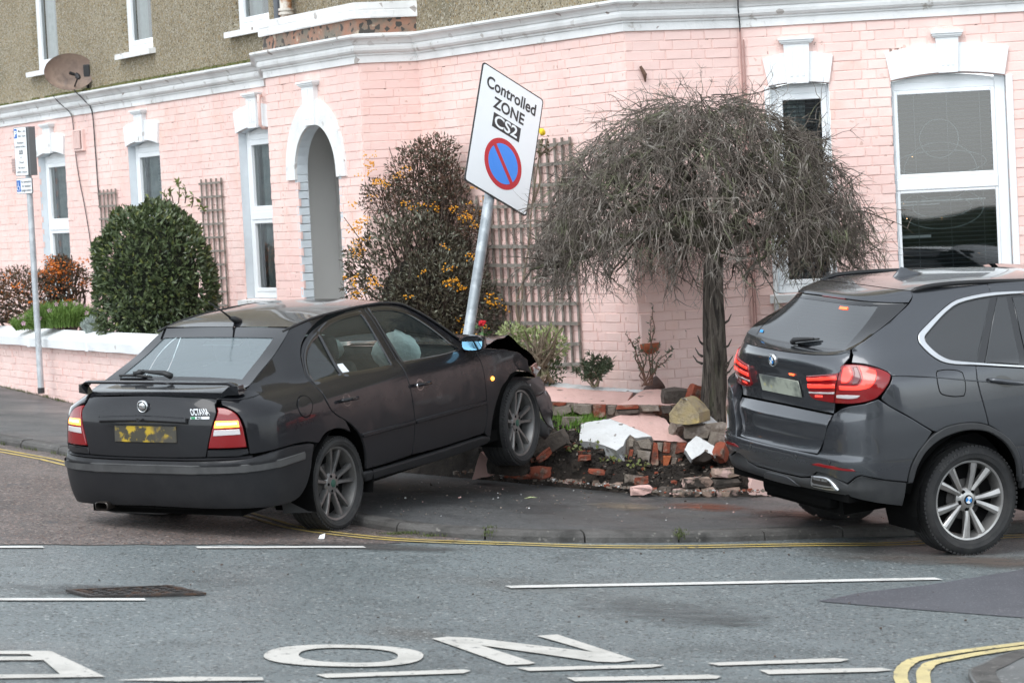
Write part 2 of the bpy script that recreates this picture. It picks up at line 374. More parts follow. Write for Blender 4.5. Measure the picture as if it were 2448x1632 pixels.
# large letters N O E(NTRY) painted to be read from the far side
flat('painted_letter', [(-2.9, 12.93), (-2.245, 13.06), (-1.892, 12.381), (-2.95, 12.08), (-2.98, 12.2), (-2.10, 12.415), (-2.235, 12.788), (-2.95, 12.62), (-2.97, 12.72), (-2.30, 12.88), (-2.33, 12.95), (-2.9, 12.83)], LINE_O)
cx, cy = -.875, 13.205; ax = Vector((.375, .02)); ay = Vector((.02, .335)); OU = []; OI = []
for k in range(36):
    a = 2 * math.pi * k / 36; c_, s_ = math.cos(a), math.sin(a)
    c_ = math.copysign(abs(c_) ** .85, c_); s_ = math.copysign(abs(s_) ** .85, s_)
    OU.append((cx + ax.x * c_ + ay.x * s_, cy + ax.y * c_ + ay.y * s_)); OI.append((cx + .02 + .235 * c_, cy + .01 + .225 * s_ + .01 * c_))
mb = MB(); mb.poly(OU, lambda x, y: (x, y, gz(x, y) + .008), holes=[OI]); mb.build('painted_letter', None, LINE_O, kind='structure')
flat('painted_letter', [(-.475, 13.83), (-.40, 13.90), (-.285, 13.90), (.32, 13.555), (.05, 14.03), (.155, 14.10), (.52, 13.345), (.42, 13.255), (.33, 13.255), (-.23, 13.66), (.035, 13.16), (.0, 13.11), (-.10, 13.07)], LINE_O)
for off, n_ in ((0, 'a'), (.105, 'b')):
    P = smooth_path([Vector(p) for p in [(1.735 + off, 12.3), (1.74 + off, 12.95), (1.835 + off * .9, 13.46 - off * .4), (2.01 + off * .5, 13.77 - off), (2.56, 14.30 - off * 1.1), (3.4, 14.95 - off * 1.1), (6, 16.9 - off * 1.1)]], 6); stripe('yellow_line', P, .066, LINE_Y2)
nk = smooth_path([Vector(p) for p in [(2.02, 11.5), (2.07, 13.0), (2.19, 13.42), (2.52, 13.98), (3.4, 14.7), (7, 17.3)]], 5)
sheet('near_pavement', [tuple(p) for p in nk] + [(40, 17), (40, -12), (2.0, -12)], mat('near_pavement_asphalt', (.16, .165, .165), .6, mix=((.10, .105, .10), 1.4, .45, .65), speck=((.3, .3, .29), 60, .95), bump=(90, .01)), .03)
nkerb = thing('near_kerb', None, None, (2.1, 13.2, gz(2.1, 13.2)), kind='structure')
for k in range(0, len(nk) - 1, 3):
    mb = MB(); e = min(k + 3, len(nk) - 1); sub = nk[k:e + 1]
    ins = offpath(nk, -.13)[k:e + 1]
    for a, b in zip(sub, ins): mb.v += [(a.x, a.y, gz(a.x, a.y) - .05), (a.x, a.y, gz(a.x, a.y) + .022), (a.x * .85 + b.x * .15, a.y * .85 + b.y * .15, gz(a.x, a.y) + .032), (b.x, b.y, gz(b.x, b.y) + .034)]
    for i in range(len(sub) - 1):
        for j in range(3): mb.f.append((4 * i + j, 4 * i + j + 4, 4 * i + j + 5, 4 * i + j + 1)); mb.m.append(0)
    mb.build('kerb_stone', nkerb, KERB)
sheet('asphalt_patch', [(1.66, 15.72), (1.95, 16.15), (2.42, 16.62), (3.2, 17.6), (5, 18.6), (9, 20), (9, 16.5), (5, 15.8), (2.76, 15.3), (2.2, 15.5)], PATCH, .004)
# manhole cover
mh = thing('manhole_cover', 'dark wet metal manhole cover with raised bars beside the white line on the left', 'manhole cover', (-2.14, 15.17, gz(-2.14, 15.17)))
MHM = mat('wet_cast_iron', (.045, .04, .038), .4, .3, mix=((.10, .055, .035), 9, .5, .66), bump=(60, .006), rvar=(6, .25, .6))
q = [Vector((-2.50, 15.12)), Vector((-1.97, 15.45)), Vector((-1.74, 15.17)), Vector((-2.33, 14.90))]
def mq(a, b): p = q[0].lerp(q[1], a); r_ = q[3].lerp(q[2], a); return p.lerp(r_, b)
mb = MB(); mb.poly([tuple(x) for x in q], lambda x, y: (x, y, gz(x, y) + .006)); mb.build('plate', mh, MHM)
for a0, a1, b0, b1 in ((0, 1, 0, .05), (0, 1, .95, 1), (0, .05, .05, .95), (.95, 1, .05, .95)):
    P = [mq(a0, b0), mq(a1, b0), mq(a1, b1), mq(a0, b1)]; mb = MB(); mb.hexa([(p.x, p.y, gz(p.x, p.y) + z) for z in (.005, .018) for p in P][0:8]); mb.build('frame', mh, MHM)
for i in range(7):
    for j in range(4):
        P = [mq(.09 + i * .125 + da, .12 + j * .2 + db) for da, db in ((0, 0), (.075, 0), (.075, .09), (0, .09))]; mb = MB(); mb.hexa([(p.x, p.y, gz(p.x, p.y) + z) for z in (.006, .014) for p in P]); mb.build('stud', mh, MHM)

# ---------------------------------------------------------------- the pink corner house
class Wall:
    def __init__(s, p, u): s.p = Vector(p); s.u = Vector(u).normalized(); s.n = Vector((s.u.y, -s.u.x))
    def pt(s, u, z, o=0.): q = s.p + s.u * u + s.n * o; return Vector((q.x, q.y, z))
    def M(s, u, z, o=0.):
        return Matrix(((s.u.x, -s.n.x, 0, s.p.x + s.u.x * u + s.n.x * o), (s.u.y, -s.n.y, 0, s.p.y + s.u.y * u + s.n.y * o), (0, 0, 1, z), (0, 0, 0, 1)))
WA = Wall((-5.82, 35.3), (.482, -.876)); WPF = Wall((-1.275, 25.7), (.482, -.876)); WPR = Wall((-1.275, 25.7), (.983, .183))
WB = Wall((-.737, 25.8), (.531, -.847)); WC = Wall((1.049, 22.95), (.951, .309)); WD = Wall((2.005, 23.261), (.993, -.122))
house = thing('corner_house', 'pink painted brick corner house with white cornice and pebbledashed upper storey', 'house', (0, 24.0, gz(0, 24)))
CZ, CT = 3.60, 3.865; COURSE = .0796
def arch_hole(uc, hw, zb, zs, rise, n=8):
    return [(uc - hw, zb), (uc + hw, zb)] + [(uc + hw - 2 * hw * i / n, zs + rise * (1 - (1 - 2 * i / n) ** 2)) for i in range(n + 1)]
AW = [(.37, .49), (3.50, .49), (6.745, .49)]
A_holes = [arch_hole(u, w, 1.38, 3.14, .055) for u, w in AW]
D_holes = [arch_hole(.485, .247, 1.38, 3.10, .022), arch_hole(1.706, .468, 1.38, 3.085, .045)]
pc = -1.025
P_hole = [(pc - .46, -.5), (pc + .46, -.5)] + [(pc + .46 * math.cos(math.pi * i / 16), 2.63 + .46 * math.sin(math.pi * i / 16)) for i in range(17)]
def wall_part(w, u0, u1, z0, z1, holes, m, name='wall'):
    mb = MB(); mb.poly([(u0, z0), (u1, z0), (u1, z1), (u0, z1)], lambda a, b: w.pt(a, b), holes=holes); return mb.build(name, house, m)
ZB = -.6
wall_part(WA, -14, 10.77, ZB, CT, A_holes, PINK_M); wall_part(WPF, -2.12, 0, ZB, CT, [P_hole], PINK_M); wall_part(WPR, 0, .60, ZB, CT, [], PINK_M)
wall_part(WB, 0, 3.363, ZB, CT, [], PINK_M); wall_part(WC, 0, 1.006, ZB, CT, [], PINK_M); wall_part(WD, 0, 9, ZB, CT, D_holes, PINK_M)
mb = MB(); mb.add([WPF.pt(-2.12, ZB), WPF.pt(-2.12, CT), WPF.pt(-2.12, CT, -.66), WPF.pt(-2.12, ZB, -.66)], [(0, 1, 2, 3)]); mb.build('wall', house, PINK)
# bricks: a painted Flemish-like bond, each brick proud of its joints
def solid(w, holes_lint, u, z): return not any(inpoly(u, z, h) for h in holes_lint)
def lint_zone(uc, hw, zs): return [(uc - hw - .005, 1.3), (uc + hw + .005, 1.3), (uc + hw + .005, zs), (uc + hw + .045, zs + .22), (uc + .16, zs + .30), (uc + .16, zs + .42), (uc - .16, zs + .42), (uc - .16, zs + .30), (uc - hw - .045, zs + .22), (uc - hw - .005, zs)]
ZA = [lint_zone(u, w, 3.14) for u, w in AW]; ZD = [lint_zone(.485, .247, 3.10), lint_zone(1.706, .468, 3.085)]
ZP = [[(pc - .46, -.6), (pc + .46, -.6), (pc + .46, 2.58), (pc + .665, 2.58)] + [(pc + .665 * math.cos(math.pi * i / 16), 2.63 + .70 * math.sin(math.pi * i / 16)) for i in range(1, 8)] + [(pc + .13, 3.33), (pc + .19, 3.50), (pc - .19, 3.50), (pc - .13, 3.33)] + [(pc + .665 * math.cos(math.pi * i / 16), 2.63 + .70 * math.sin(math.pi * i / 16)) for i in range(9, 16)] + [(pc - .665, 2.58), (pc - .46, 2.58)]]
bricks = []
cf = Vector((0, 0, CAM_H))
def course_run(w, u0, u1, zb, zones, ph, zc):
    pos = u0; k = ph; first = True
    while pos < u1 - .012:
        L_ = (.2275 if k % 2 == 0 else .1125); 
        if first and ph: L_ = .107 if k % 2 == 0 else .06
        first = False; e = min(pos + L_, u1)
        a, b = pos, e
        if zones:
            n = 12; ins = [solid(w, zones, a + (b - a) * (i + .5) / n, zc) for i in range(n)]
            i = 0
            while i < n:
                if ins[i]:
                    j = i
                    while j < n and ins[j]: j += 1
                    aa, bb = a + (b - a) * i / n, a + (b - a) * j / n
                    if bb - aa > .03: bricks.append((w, aa, bb, zb))
                    i = j
                else: i += 1
        else: bricks.append((w, a, b, zb))
        pos = e + .0055; k += 1
for w, u0, u1, zlo, zones in ((WA, -3.2, 7.35, .70, ZA), (WPF, -2.12, 0, .9, ZP), (WPR, 0.01, .59, .9, None), (WB, .01, 3.363, .35, None), (WC, 0, 1.0, .35, None), (WD, .01, 3.4, .30, ZD)):
    for c in range(60):
        zb = CZ - .004 - (c + 1) * COURSE
        if zb < zlo: break
        course_run(w, u0, u1, zb, zones, c % 2, zb + COURSE / 2)
def brick_mesh(L_, seed, H=.0735, D=.0042, ch=.0035):
    r = random.Random(seed); D *= r.choice((.5, .7, .9, 1.0, 1.25, 1.5)); j = lambda a: r.uniform(-a, a)
    p = []
    for o, s in ((-.02, 0), (D - .0035, .0012), (D, ch)):
        for du, dz in ((s, s), (L_ - s, s), (L_ - s, H - s), (s, H - s)): p.append((du + j(.0022), -(o + (j(.0018) if o > 0 else 0)), dz + j(.0017)))
    f = [(8, 9, 10, 11)]
    for k in (0, 4):
        for i in range(4): f.append((k + i, k + (i + 1) % 4, k + 4 + (i + 1) % 4, k + 4 + i))
    return p, f
def dist(b): return (b[0].pt((b[1] + b[2]) / 2, b[3]) - cf).length
vis = sorted(bricks, key=lambda b: dist(b) + (0 if abs(b[2] - b[1] - .2275) < .002 else 50) + (100 if b[3] < .95 or b[3] > 3.6 else 0))
meshes = []
for k in range(8):
    p, f = brick_mesh(.2275, 100 + k); me = bpy.data.meshes.new('brick'); me.from_pydata(p, [], f); me.materials.append(PINK); meshes.append(me)
Hi = wmat(house).inverted()
for i, b in enumerate(vis[:300]):
    o = bpy.data.objects.new('brick', meshes[i % 8]); COL.objects.link(o); o.parent = house; o.matrix_local = Hi @ b[0].M(b[1], b[3])
mb = MB()
for i, b in enumerate(vis[300:]):
    p, f = brick_mesh(b[2] - b[1], i % 37); M_ = b[0].M(b[1], b[3]); mb.add([M_ @ Vector(q) for q in p], f)
mb.build('brickwork', house, PINK, kind='stuff')
# cornice swept round the facets
poly = [WA.pt(-14, 0), WA.pt(7.055, 0), WPF.pt(-2.12, 0), WPF.pt(0, 0), WB.pt(0, 0), WC.pt(0, 0), WD.pt(0, 0), WD.pt(9, 0)]
def sweep(mb, line, prof, closed=False):
    P = [Vector((p.x, p.y)) for p in line]; rows = []
    for i in range(len(P)):
        d1 = (P[i] - P[i - 1]).normalized() if i else None; d2 = (P[i + 1] - P[i]).normalized() if i < len(P) - 1 else None
        n1 = Vector((d1.y, -d1.x)) if d1 else None; n2 = Vector((d2.y, -d2.x)) if d2 else None
        if n1 is None: n = n2
        elif n2 is None: n = n1
        else: n = (n1 + n2) / max(.35, 1 + n1.dot(n2))
        rows.append([(P[i].x + n.x * o, P[i].y + n.y * o, z) for o, z in prof])
    k = len(mb.v); m = len(prof)
    for r_ in rows: mb.v += r_
    for i in range(len(P) - 1):
        for j in range(m - 1): mb.f.append((k + i * m + j, k + (i + 1) * m + j, k + (i + 1) * m + j + 1, k + i * m + j + 1)); mb.m.append(0)
CP = [(-.01, CZ), (.022, CZ), (.022, 3.668), (.036, 3.670), (.036, 3.684), (.058, 3.692), (.074, 3.712), (.078, 3.738), (.070, 3.762), (.082, 3.768), (.090, 3.785), (.108, 3.806), (.135, 3.822), (.135, 3.829), (.146, 3.832), (.146, 3.853), (-.01, CT + .008)]
mb = MB(); sweep(mb, poly, CP); mb.build('cornice', house, WHITE_W)
# upper storey
UP = [(u, .47) for u, _ in AW]
wall_part(WA, -14, 10.77, CT, 7.2, [[(u - w, 4.235), (u + w, 4.235), (u + w, 5.9), (u - w, 5.9)] for u, w in UP], PEBBLE, 'rendered_wall')
wall_part(WB, 0, 3.363, CT, 7.2, [], PEBBLE, 'rendered_wall'); wall_part(WC, 0, 1.006, CT, 7.2, [], PEBBLE, 'rendered_wall'); wall_part(WD, 0, 9, CT, 7.2, [], PEBBLE, 'rendered_wall')
mb = MB(); mb.poly([(WA.pt(-14, 0).x, WA.pt(-14, 0).y), (WA.pt(10.77, 0).x, WA.pt(10.77, 0).y), (WB.pt(3.363, 0).x, WB.pt(3.363, 0).y), (WD.pt(0, 0).x, WD.pt(0, 0).y), (WD.pt(9, 0).x, WD.pt(9, 0).y), (12, 48), (-10, 55)], lambda x, y: (x, y, 7.2)); mb.build('roof', house, PLASTIC_DK)
# moss along the ledge
mb = MB(); rm = random.Random(4)
for i in range(420):
    u = rm.uniform(.5, 6.9) if rm.random() < .8 else rm.uniform(-3, 7); s_ = rm.uniform(.02, .06); p = WA.pt(u, CT + rm.uniform(0, .02), rm.uniform(.0, .05)); mb.box((0, 0, 0), (s_ * 1.6, .03, s_ * .6), Matrix.Translation(p) @ WA.M(0, 0).to_3x3().to_4x4())
mb.build('moss', house, MOSS, kind='stuff')
# porch parapet: brick band under a white painted band
mb = MB(); sweep(mb, [WPF.pt(-2.12, 0, -.66), WPF.pt(-2.12, 0), WPF.pt(0, 0), WPR.pt(.60, 0)], [(-.02, 3.85), (.005, 3.85), (.005, 4.012), (-.02, 4.012)]); mb.build('brick_band', house, OLDBRICK)
bb = MB()
for w, u0, u1 in ((WPF, -2.12, 0), (WPR, 0, .59)):
    for c in range(2):
        pos = u0 + (.0 if c else .06)
        while pos < u1 - .04:
            e = min(pos + .215, u1); p, f = brick_mesh(e - pos, int(pos * 97) + c, .066); M_ = w.M(pos, 3.868 + c * .075); bb.add([M_ @ Vector(q) for q in p], f); pos = e + .012
bb.build('brick_band', house, OLDBRICK, kind='stuff')
mb = MB(); sweep(mb, [WPF.pt(-2.14, 0, -.66), WPF.pt(-2.14, 0), WPF.pt(0, 0), WPR.pt(.60, 0)], [(-.02, 4.008), (.03, 4.008), (.032, 4.155), (-.2, 4.165)]); mb.build('parapet', house, WHITE_W)
bb = MB()
for w, u0, u1 in ((WPF, -2.15, .02), (WPR, 0.02, .59)):
    for c in range(2):
        pos = u0 + (.0 if c else .1)
        while pos < u1 - .04:
            e = min(pos + .22, u1); p, f = brick_mesh(e - pos, int(pos * 91) + c, .064); M_ = w.M(pos, 4.013 + c * .072, .030); bb.add([M_ @ Vector(q) for q in p], f); pos = e + .008
bb.build('parapet', house, WHITE_W, kind='stuff')
# windows
def keystone(w, uc, z0, z1, wt, o, cap=.045):
    mb = MB(); hw0, hw1 = wt * .30, wt * .36
    mb.prism([(uc - hw0, z0), (uc + hw0, z0), (uc + hw1, z1 - cap), (uc - hw1, z1 - cap)], lambda a, b, t: w.pt(a, b, o * (1 - t) - .01 * t)); 
    for k in (-1, 0, 1): mb.hexa([w.pt(uc + k * wt * .16 + du, z, oo) for z in (z0 + .06, z1 - cap - .025) for du, oo in ((-wt * .035, o - .001), (wt * .035, o - .001), (wt * .035, o + .006), (-wt * .035, o + .006))])
    for dz, h, wd, oo in ((-cap, .012, .43, o + .012), (-cap + .012, .018, .47, o + .024), (-cap + .03, .018, .50, o + .036)):
        mb.hexa([w.pt(uc + sx * wt * wd, z1 + z, ob) for z in (dz, dz + h) for sx, ob in ((-1, -.01), (-1, oo), (1, oo), (1, -.01))][0:8])
    return mb
def lintel(w, uc, hw, zs, rise, o=.035, splay=.042, th=.228, crown=.06):
    n = 12; lo = [(uc - hw + 2 * hw * i / n, zs + rise * (1 - (2 * i / n - 1) ** 2)) for i in range(n + 1)]
    hi = [(uc - hw - splay + 2 * (hw + splay) * i / n, zs + th + crown * (1 - (2 * i / n - 1) ** 2)) for i in range(n + 1)]
    mb = MB(); mb.prism(lo + hi[::-1], lambda a, b, t: w.pt(a, b, o * (1 - t) - .01 * t)); return mb
def bar(mb, w, u0, u1, z0, z1, o0, o1, ch=.006):
    """window profile bar from depth o0 (back) to o1 (front) with a chamfered front"""
    p = [w.pt(u, z, o0) for u, z in ((u0, z0), (u1, z0), (u1, z1), (u0, z1))] + [w.pt(u, z, o1 - ch) for u, z in ((u0, z0), (u1, z0), (u1, z1), (u0, z1))] + [w.pt(u, z, o1) for u, z in ((u0 + ch, z0 + ch), (u1 - ch, z0 + ch), (u1 - ch, z1 - ch), (u0 + ch, z1 - ch))]
    f = [(8, 9, 10, 11)] + [(k + i, k + (i + 1) % 4, k + 4 + (i + 1) % 4, k + 4 + i) for k in (0, 4) for i in range(4)]
    mb.add(p, f)
def room(w, u0, u1, z0, z1, o):
    mb = MB(); P = [w.pt(u, z, oo) for oo in (o, o - .9) for u, z in ((u0, z0), (u1, z0), (u1, z1), (u0, z1))]
    mb.add(P, [(4, 5, 6, 7), (0, 1, 5, 4), (1, 2, 6, 5), (2, 3, 7, 6), (3, 0, 4, 7)]); return mb
def window(w, uc, hw, zb, zs, rise, trans=None, dep=.085, fl=.07, fr=.07, head=.10, blind=0, curt=None, sash=.055, sill=True, reveal=True, margin=0, room_mat=DARKIN):
    fo = MB(); u0, u1 = uc - hw + .004, uc + hw - .004; o1, o0 = -dep, -dep - .07; ztop = zs - head + .02
    bar(fo, w, u0, u0 + fl, zb, zs + rise, o0, o1); bar(fo, w, u1 - fr, u1, zb, zs + rise, o0, o1)
    bar(fo, w, u0 + fl, u1 - fr, ztop, ztop + head * .62, o0, o1 - .002); bar(fo, w, u0 + fl, u1 - fr, zb, zb + .07, o0, o1 - .002)
    win = fo.build('window', house, UPVC)
    mb = MB(); mb.poly([(u0 + fl, ztop + head * .6)] + [(u1 - fr, ztop + head * .6)] + [(u1 - fr - (u1 - u0 - fl - fr) * i / 6, zs + rise * (1 - (1 - i / 3) ** 2) - .001) for i in range(7)], lambda a, b: w.pt(a, b, o1 - .012)); mb.build('head_panel', win, WHITE)
    lights = [(zb + .07, ztop)] if not trans else [(zb + .07, trans[0]), (trans[1], ztop)]
    if trans: mb = MB(); bar(mb, w, u0 + fl, u1 - fr, trans[0], trans[1], o0, o1 + .012); mb.build('transom', win, UPVC)
    for za, zc in lights:
        mb = MB(); a0, a1 = u0 + fl, u1 - fr; s_ = sash if za == lights[-1][0] else sash * .75
        bar(mb, w, a0, a0 + s_, za, zc, o0, o1 + .006); bar(mb, w, a1 - s_, a1, za, zc, o0, o1 + .006)
        bar(mb, w, a0 + s_, a1 - s_, za, za + s_, o0, o1 + .005); bar(mb, w, a0 + s_, a1 - s_, zc - s_, zc, o0, o1 + .005); mb.build('sash', win, UPVC)
        mb = MB(); mb.add([w.pt(a, b, o1 - .03) for a, b in ((a0 + s_, za + s_), (a1 - s_, za + s_), (a1 - s_, zc - s_), (a0 + s_, zc - s_))], [(0, 1, 2, 3)]); mb.build('pane', win, GLASS)
    room(w, u0 + fl * .5, u1 - fr * .5, zb, zs, o0).build('room', win, room_mat)
    if curt:
        for c0, c1 in curt:
            mb = MB(); n = 14
            for i in range(n + 1):
                t = i / n; oo = o0 - .05 + .016 * math.sin(i * 2.3)
                mb.v += [tuple(w.pt(u0 + (u1 - u0) * (c0 + (c1 - c0) * t), z, oo)) for z in (zb + .05, zs - .03)]
            for i in range(n): mb.f.append((2 * i, 2 * i + 2, 2 * i + 3, 2 * i + 1)); mb.m.append(0)
            mb.build('curtain', win, CURTAIN)
    if blind:
        b0, b1, zl = blind; z = zs - .12; mb = MB()
        while z > zl:
            ua, ub = u0 + (u1 - u0) * b0, u0 + (u1 - u0) * b1
            mb.add([w.pt(ua, z, o0 - .02), w.pt(ub, z, o0 - .02), w.pt(ub, z + .008, o0 - .042), w.pt(ua, z + .008, o0 - .042)], [(0, 1, 2, 3)]); z -= .036
        for uu in (.2, .5, .8):
            ux = u0 + (u1 - u0) * (b0 + (b1 - b0) * uu); mb.box((0, 0, 0), (.004, .002, zs - .1 - zl), w.M(ux, (zs - .1 + zl) / 2, o0 - .018))
        mb.build('blind', win, BLIND)
    if reveal:
        mb = MB()
        for uu, s_ in ((uc - hw, 1), (uc + hw, -1)):
            q = [w.pt(uu, zb, .003), w.pt(uu, zb, o0), w.pt(uu, zs + .002, o0), w.pt(uu, zs + .002, .003)]; mb.add(q if s_ < 0 else q[::-1], [(0, 1, 2, 3)])
        n = 8
        for i in range(n):
            p0 = (uc - hw + 2 * hw * i / n, zs + rise * (1 - (2 * i / n - 1) ** 2)); p1 = (uc - hw + 2 * hw * (i + 1) / n, zs + rise * (1 - (2 * (i + 1) / n - 1) ** 2))
            mb.add([w.pt(*p0, .003), w.pt(*p1, .003), w.pt(*p1, o0), w.pt(*p0, o0)], [(0, 1, 2, 3)])
        if margin:
            for uu, d in ((uc - hw - margin, margin), (uc + hw, margin)): bar(mb, w, uu, uu + d, zb, zs - .005, -.01, .021, .004)
        mb.build('reveal', win, REVEAL if not margin else WHITE)
    if sill:
        mb = MB(); p = [(uc - hw - .07, -.08), (uc + hw + .07, -.08), (uc + hw + .07, .085), (uc - hw - .07, .085)]
        mb.hexa([w.pt(a, zb + z - (.015 if o > 0 else 0), o) for z in (-.062, 0) for a, o in p]); mb.build('sill', win, WHITE_W)
    return win
for i, (u, hw) in enumerate(AW):
    window(WA, u, hw, 1.38, 3.14, .055, (2.215, 2.305), curt=[(0, .75)], blind=(.45, 1, 1.5))
    lintel(WA, u, hw + .01, 3.145, .055, .03).build('lintel', house, WHITE); keystone(WA, u, 3.18, 3.545, .36, .055).build('keystone', house, WHITE)
for i, (u, hw) in enumerate(UP):
    window(WA, u, hw, 4.235, 5.88, 0, None, dep=.07, curt=[(.0, .42), (.62, 1)], reveal=False)
    mb = MB(); mb.add([WA.pt(u - hw, 4.235, .0), WA.pt(u - hw, 4.235, -.14), WA.pt(u - hw, 5.9, -.14), WA.pt(u - hw, 5.9, 0)][::-1], [(0, 1, 2, 3)]); mb.add([WA.pt(u + hw, 4.235, .0), WA.pt(u + hw, 4.235, -.14), WA.pt(u + hw, 5.9, -.14), WA.pt(u + hw, 5.9, 0)], [(0, 1, 2, 3)]); mb.build('reveal', house, PEBBLE)
window(WD, .485, .247, 1.38, 3.10, .022, (2.19, 2.29), dep=.06, fl=.05, fr=.02, head=.09, curt=[(.2, .58)], blind=(.05, .95, 1.45), sash=.05, margin=.0)
lintel(WD, .485, .25, 3.105, .022, .03, .04, .225, .05).build('lintel', house, WHITE); keystone(WD, .478, 3.113, 3.487, .295, .06).build('keystone', house, WHITE)
bw = window(WD, 1.706, .468, 1.38, 3.085, .045, (2.18, 2.28), dep=.05, fl=.012, fr=.085, head=.10, blind=(.0, .97, 1.5), sash=.034, margin=.0)
lintel(WD, 1.706, .463, 3.095, .045, .03, .042, .225, .06).build('lintel', house, WHITE); keystone(WD, 1.712, 3.134, 3.47, .26, .06).build('keystone', house, WHITE)
mb = MB(); bar(mb, WD, 2.176, 2.232, .4, 3.09, -.01, .019, .004); mb.build('window_margin', house, WHITE)
mb = MB(); bar(mb, WD, .196, .236, .4, 3.10, -.01, .019, .004); mb.build('window_margin', house, WHITE)
# etched rings and tiny lights behind the big window
ER = mat('etched_glass', (.42, .49, .51), .5)
for cu, cz, ra, rb in ((1.62, 2.33, .30, .24), (1.62, 2.02, .34, .17), (1.62, 2.03, .24, .085), (1.62, 2.60, .16, .16), (1.62, 2.40, .38, .10)):
    mb = MB(); mb.tube([WD.pt(cu + ra * math.cos(a * math.pi / 20), cz + rb * math.sin(a * math.pi / 20), -.150) for a in range(41)], .0045, 4); mb.build('etched_ring', bw, ER)
FL = mat('fairy_light', (1, .8, .6), .5, emit=((1, .55, .25), 2.5)); rl = random.Random(9)
for k in range(6):
    p = WD.pt(rl.uniform(1.3, 1.98), rl.uniform(1.55, 2.6), -.16); mb = MB(); mb.box(p, (.006, .006, .006)); mb.build('fairy_light', bw, FL)
for z, a0, a1 in ((2.085, 1.27, 1.98), (2.06, 1.28, 1.6), (1.80, 1.26, 1.52), (1.79, 1.26, 1.52)):
    mb = MB(); mb.box((0, 0, 0), (a1 - a0, .004, .012), WD.M((a0 + a1) / 2, z, -.152)); mb.build('blind_slat', bw, UPVC)
# porch doorway
def ring(w, c, r0, r1, z0, ry0, ry1, o, zleg):
    n = 24; out = [(c + r1 * math.cos(math.pi * i / n), z0 + ry1 * math.sin(math.pi * i / n)) for i in range(n + 1)]; inn = [(c + r0 * math.cos(math.pi * i / n), z0 + ry0 * math.sin(math.pi * i / n)) for i in range(n + 1)]
    P = [(c + r1, zleg)] + out + [(c - r1, zleg), (c - r0, zleg)] + inn[::-1] + [(c + r0, zleg)]
    mb = MB(); mb.prism(P, lambda a, b, t: w.pt(a, b, o * (1 - t) - .005 * t)); return mb
ring(WPF, pc, .462, .665, 2.63, .462, .70, .028, 2.58).build('arch_surround', house, WHITE_W); keystone(WPF, pc - .03, 3.085, 3.50, .37, .05).build('keystone', house, WHITE)
mb = MB(); n = 16
for i in range(n):
    a0, a1 = math.pi * i / n, math.pi * (i + 1) / n
    mb.add([WPF.pt(pc + .46 * math.cos(a), 2.63 + .46 * math.sin(a), o) for a, o in ((a0, .002), (a0, -.11), (a1, -.11), (a1, .002))], [(0, 1, 2, 3)])
mb.build('arch_soffit', house, REVEAL)
for k in range(46):
    z0 = 2.63 - (k + 1) * COURSE
    if z0 < .4: break
    for sgn in (-1, 1):
        mb = MB(); uu = pc + sgn * (.46 + .03); mb.bbox((0, 0, 0), (.06, .112, COURSE - .005 + random.uniform(-.003, .003)), .004, WPF.M(uu + random.uniform(-.003, .003), z0 + COURSE / 2, -.054)); mb.build('jamb_brick', house, REVEAL)
mb = MB(); P = [WPF.pt(u, z, o) for o in (-.112, -.64) for u, z in ((-2.0, .2), (-.1, .2), (-.1, 3.3), (-2.0, 3.3))]; mb.add(P, [(4, 5, 6, 7), (1, 2, 6, 5), (2, 3, 7, 6), (3, 0, 4, 7), (0, 1, 5, 4)]); mb.build('porch_interior', house, GREYW)
mb = MB(); mb.poly([(-2.0, .2), (-.1, .2), (-.1, 3.3), (-2.0, 3.3)], lambda a, b: WPF.pt(a, b, -.111), holes=[[(pc + (a - pc) * 1.001, b) for a, b in P_hole[2:]] + [(pc - .46, .21), (pc + .46, .21)]]); mb.build('porch_inner_wall', house, GREYW)
# pipes, cables, vents on the walls
mb = MB(); mb.tube([WA.pt(7.60, 4.17, .07), WA.pt(7.60, 6.8, .07)], .045, 10); mb.build('plastic_pipe', house, PLASTIC_DK)
mb = MB(); mb.tube([WA.pt(7.86, 4.17, .10), WA.pt(7.86, 6.8, .10)], .06, 12)
for z in (4.27, 4.31, 4.52): mb.tube([WA.pt(7.86, z, .10), WA.pt(7.86, z + .025, .10)], .078, 12)
mb.build('iron_pipe', house, IRON, smooth=True, auto=40)
mb = MB(); mb.tube([WA.pt(6.96, 3.50, .03), WA.pt(7.02, 3.50, .08), WA.pt(7.03, 3.45, .085), WA.pt(7.03, 3.20, .085), WA.pt(7.02, 3.17, .06), WA.pt(7.02, 3.165, 0)], .018, 8); mb.build('overflow_pipe', house, PINK, smooth=True)
mb = MB(); mb.tube([WD.pt(.02, 3.59, .03), WD.pt(.02, 3.0, .03), WD.pt(.03, 2.2, .03), WD.pt(.02, .4, .03)], .009, 6); mb.tube([WD.pt(.045, 3.5, .025), WD.pt(.045, .4, .025)], .007, 6); mb.build('painted_pipe', house, mat('dark_pink_paint', (.42, .24, .21), .6))
mb = MB(); mb.tube([WD.pt(.03, 4.6, .02), WD.pt(.02, CT + .02, .03), WD.pt(.02, 3.84, .16), WD.pt(.015, 3.76, .10), WD.pt(.018, 3.68, .05), WD.pt(.02, 3.60, .035), WD.pt(.02, 3.5, .03)], .006, 5); tag(mb.build('cable', None, CABLE), 'thin black cable running down over the cornice on the right', 'cable')
rc = random.Random(3)
mb = MB(); P = [(1.0, 3.87, .16), (1.02, 3.80, .12), (1.10, 3.74, .09), (1.24, 3.62, .03), (1.27, 3.45, .02), (1.30, 3.1, .02), (1.38, 2.8, .02), (1.50, 2.5, .02), (1.62, 2.1, .02), (1.75, 1.5, .02)]
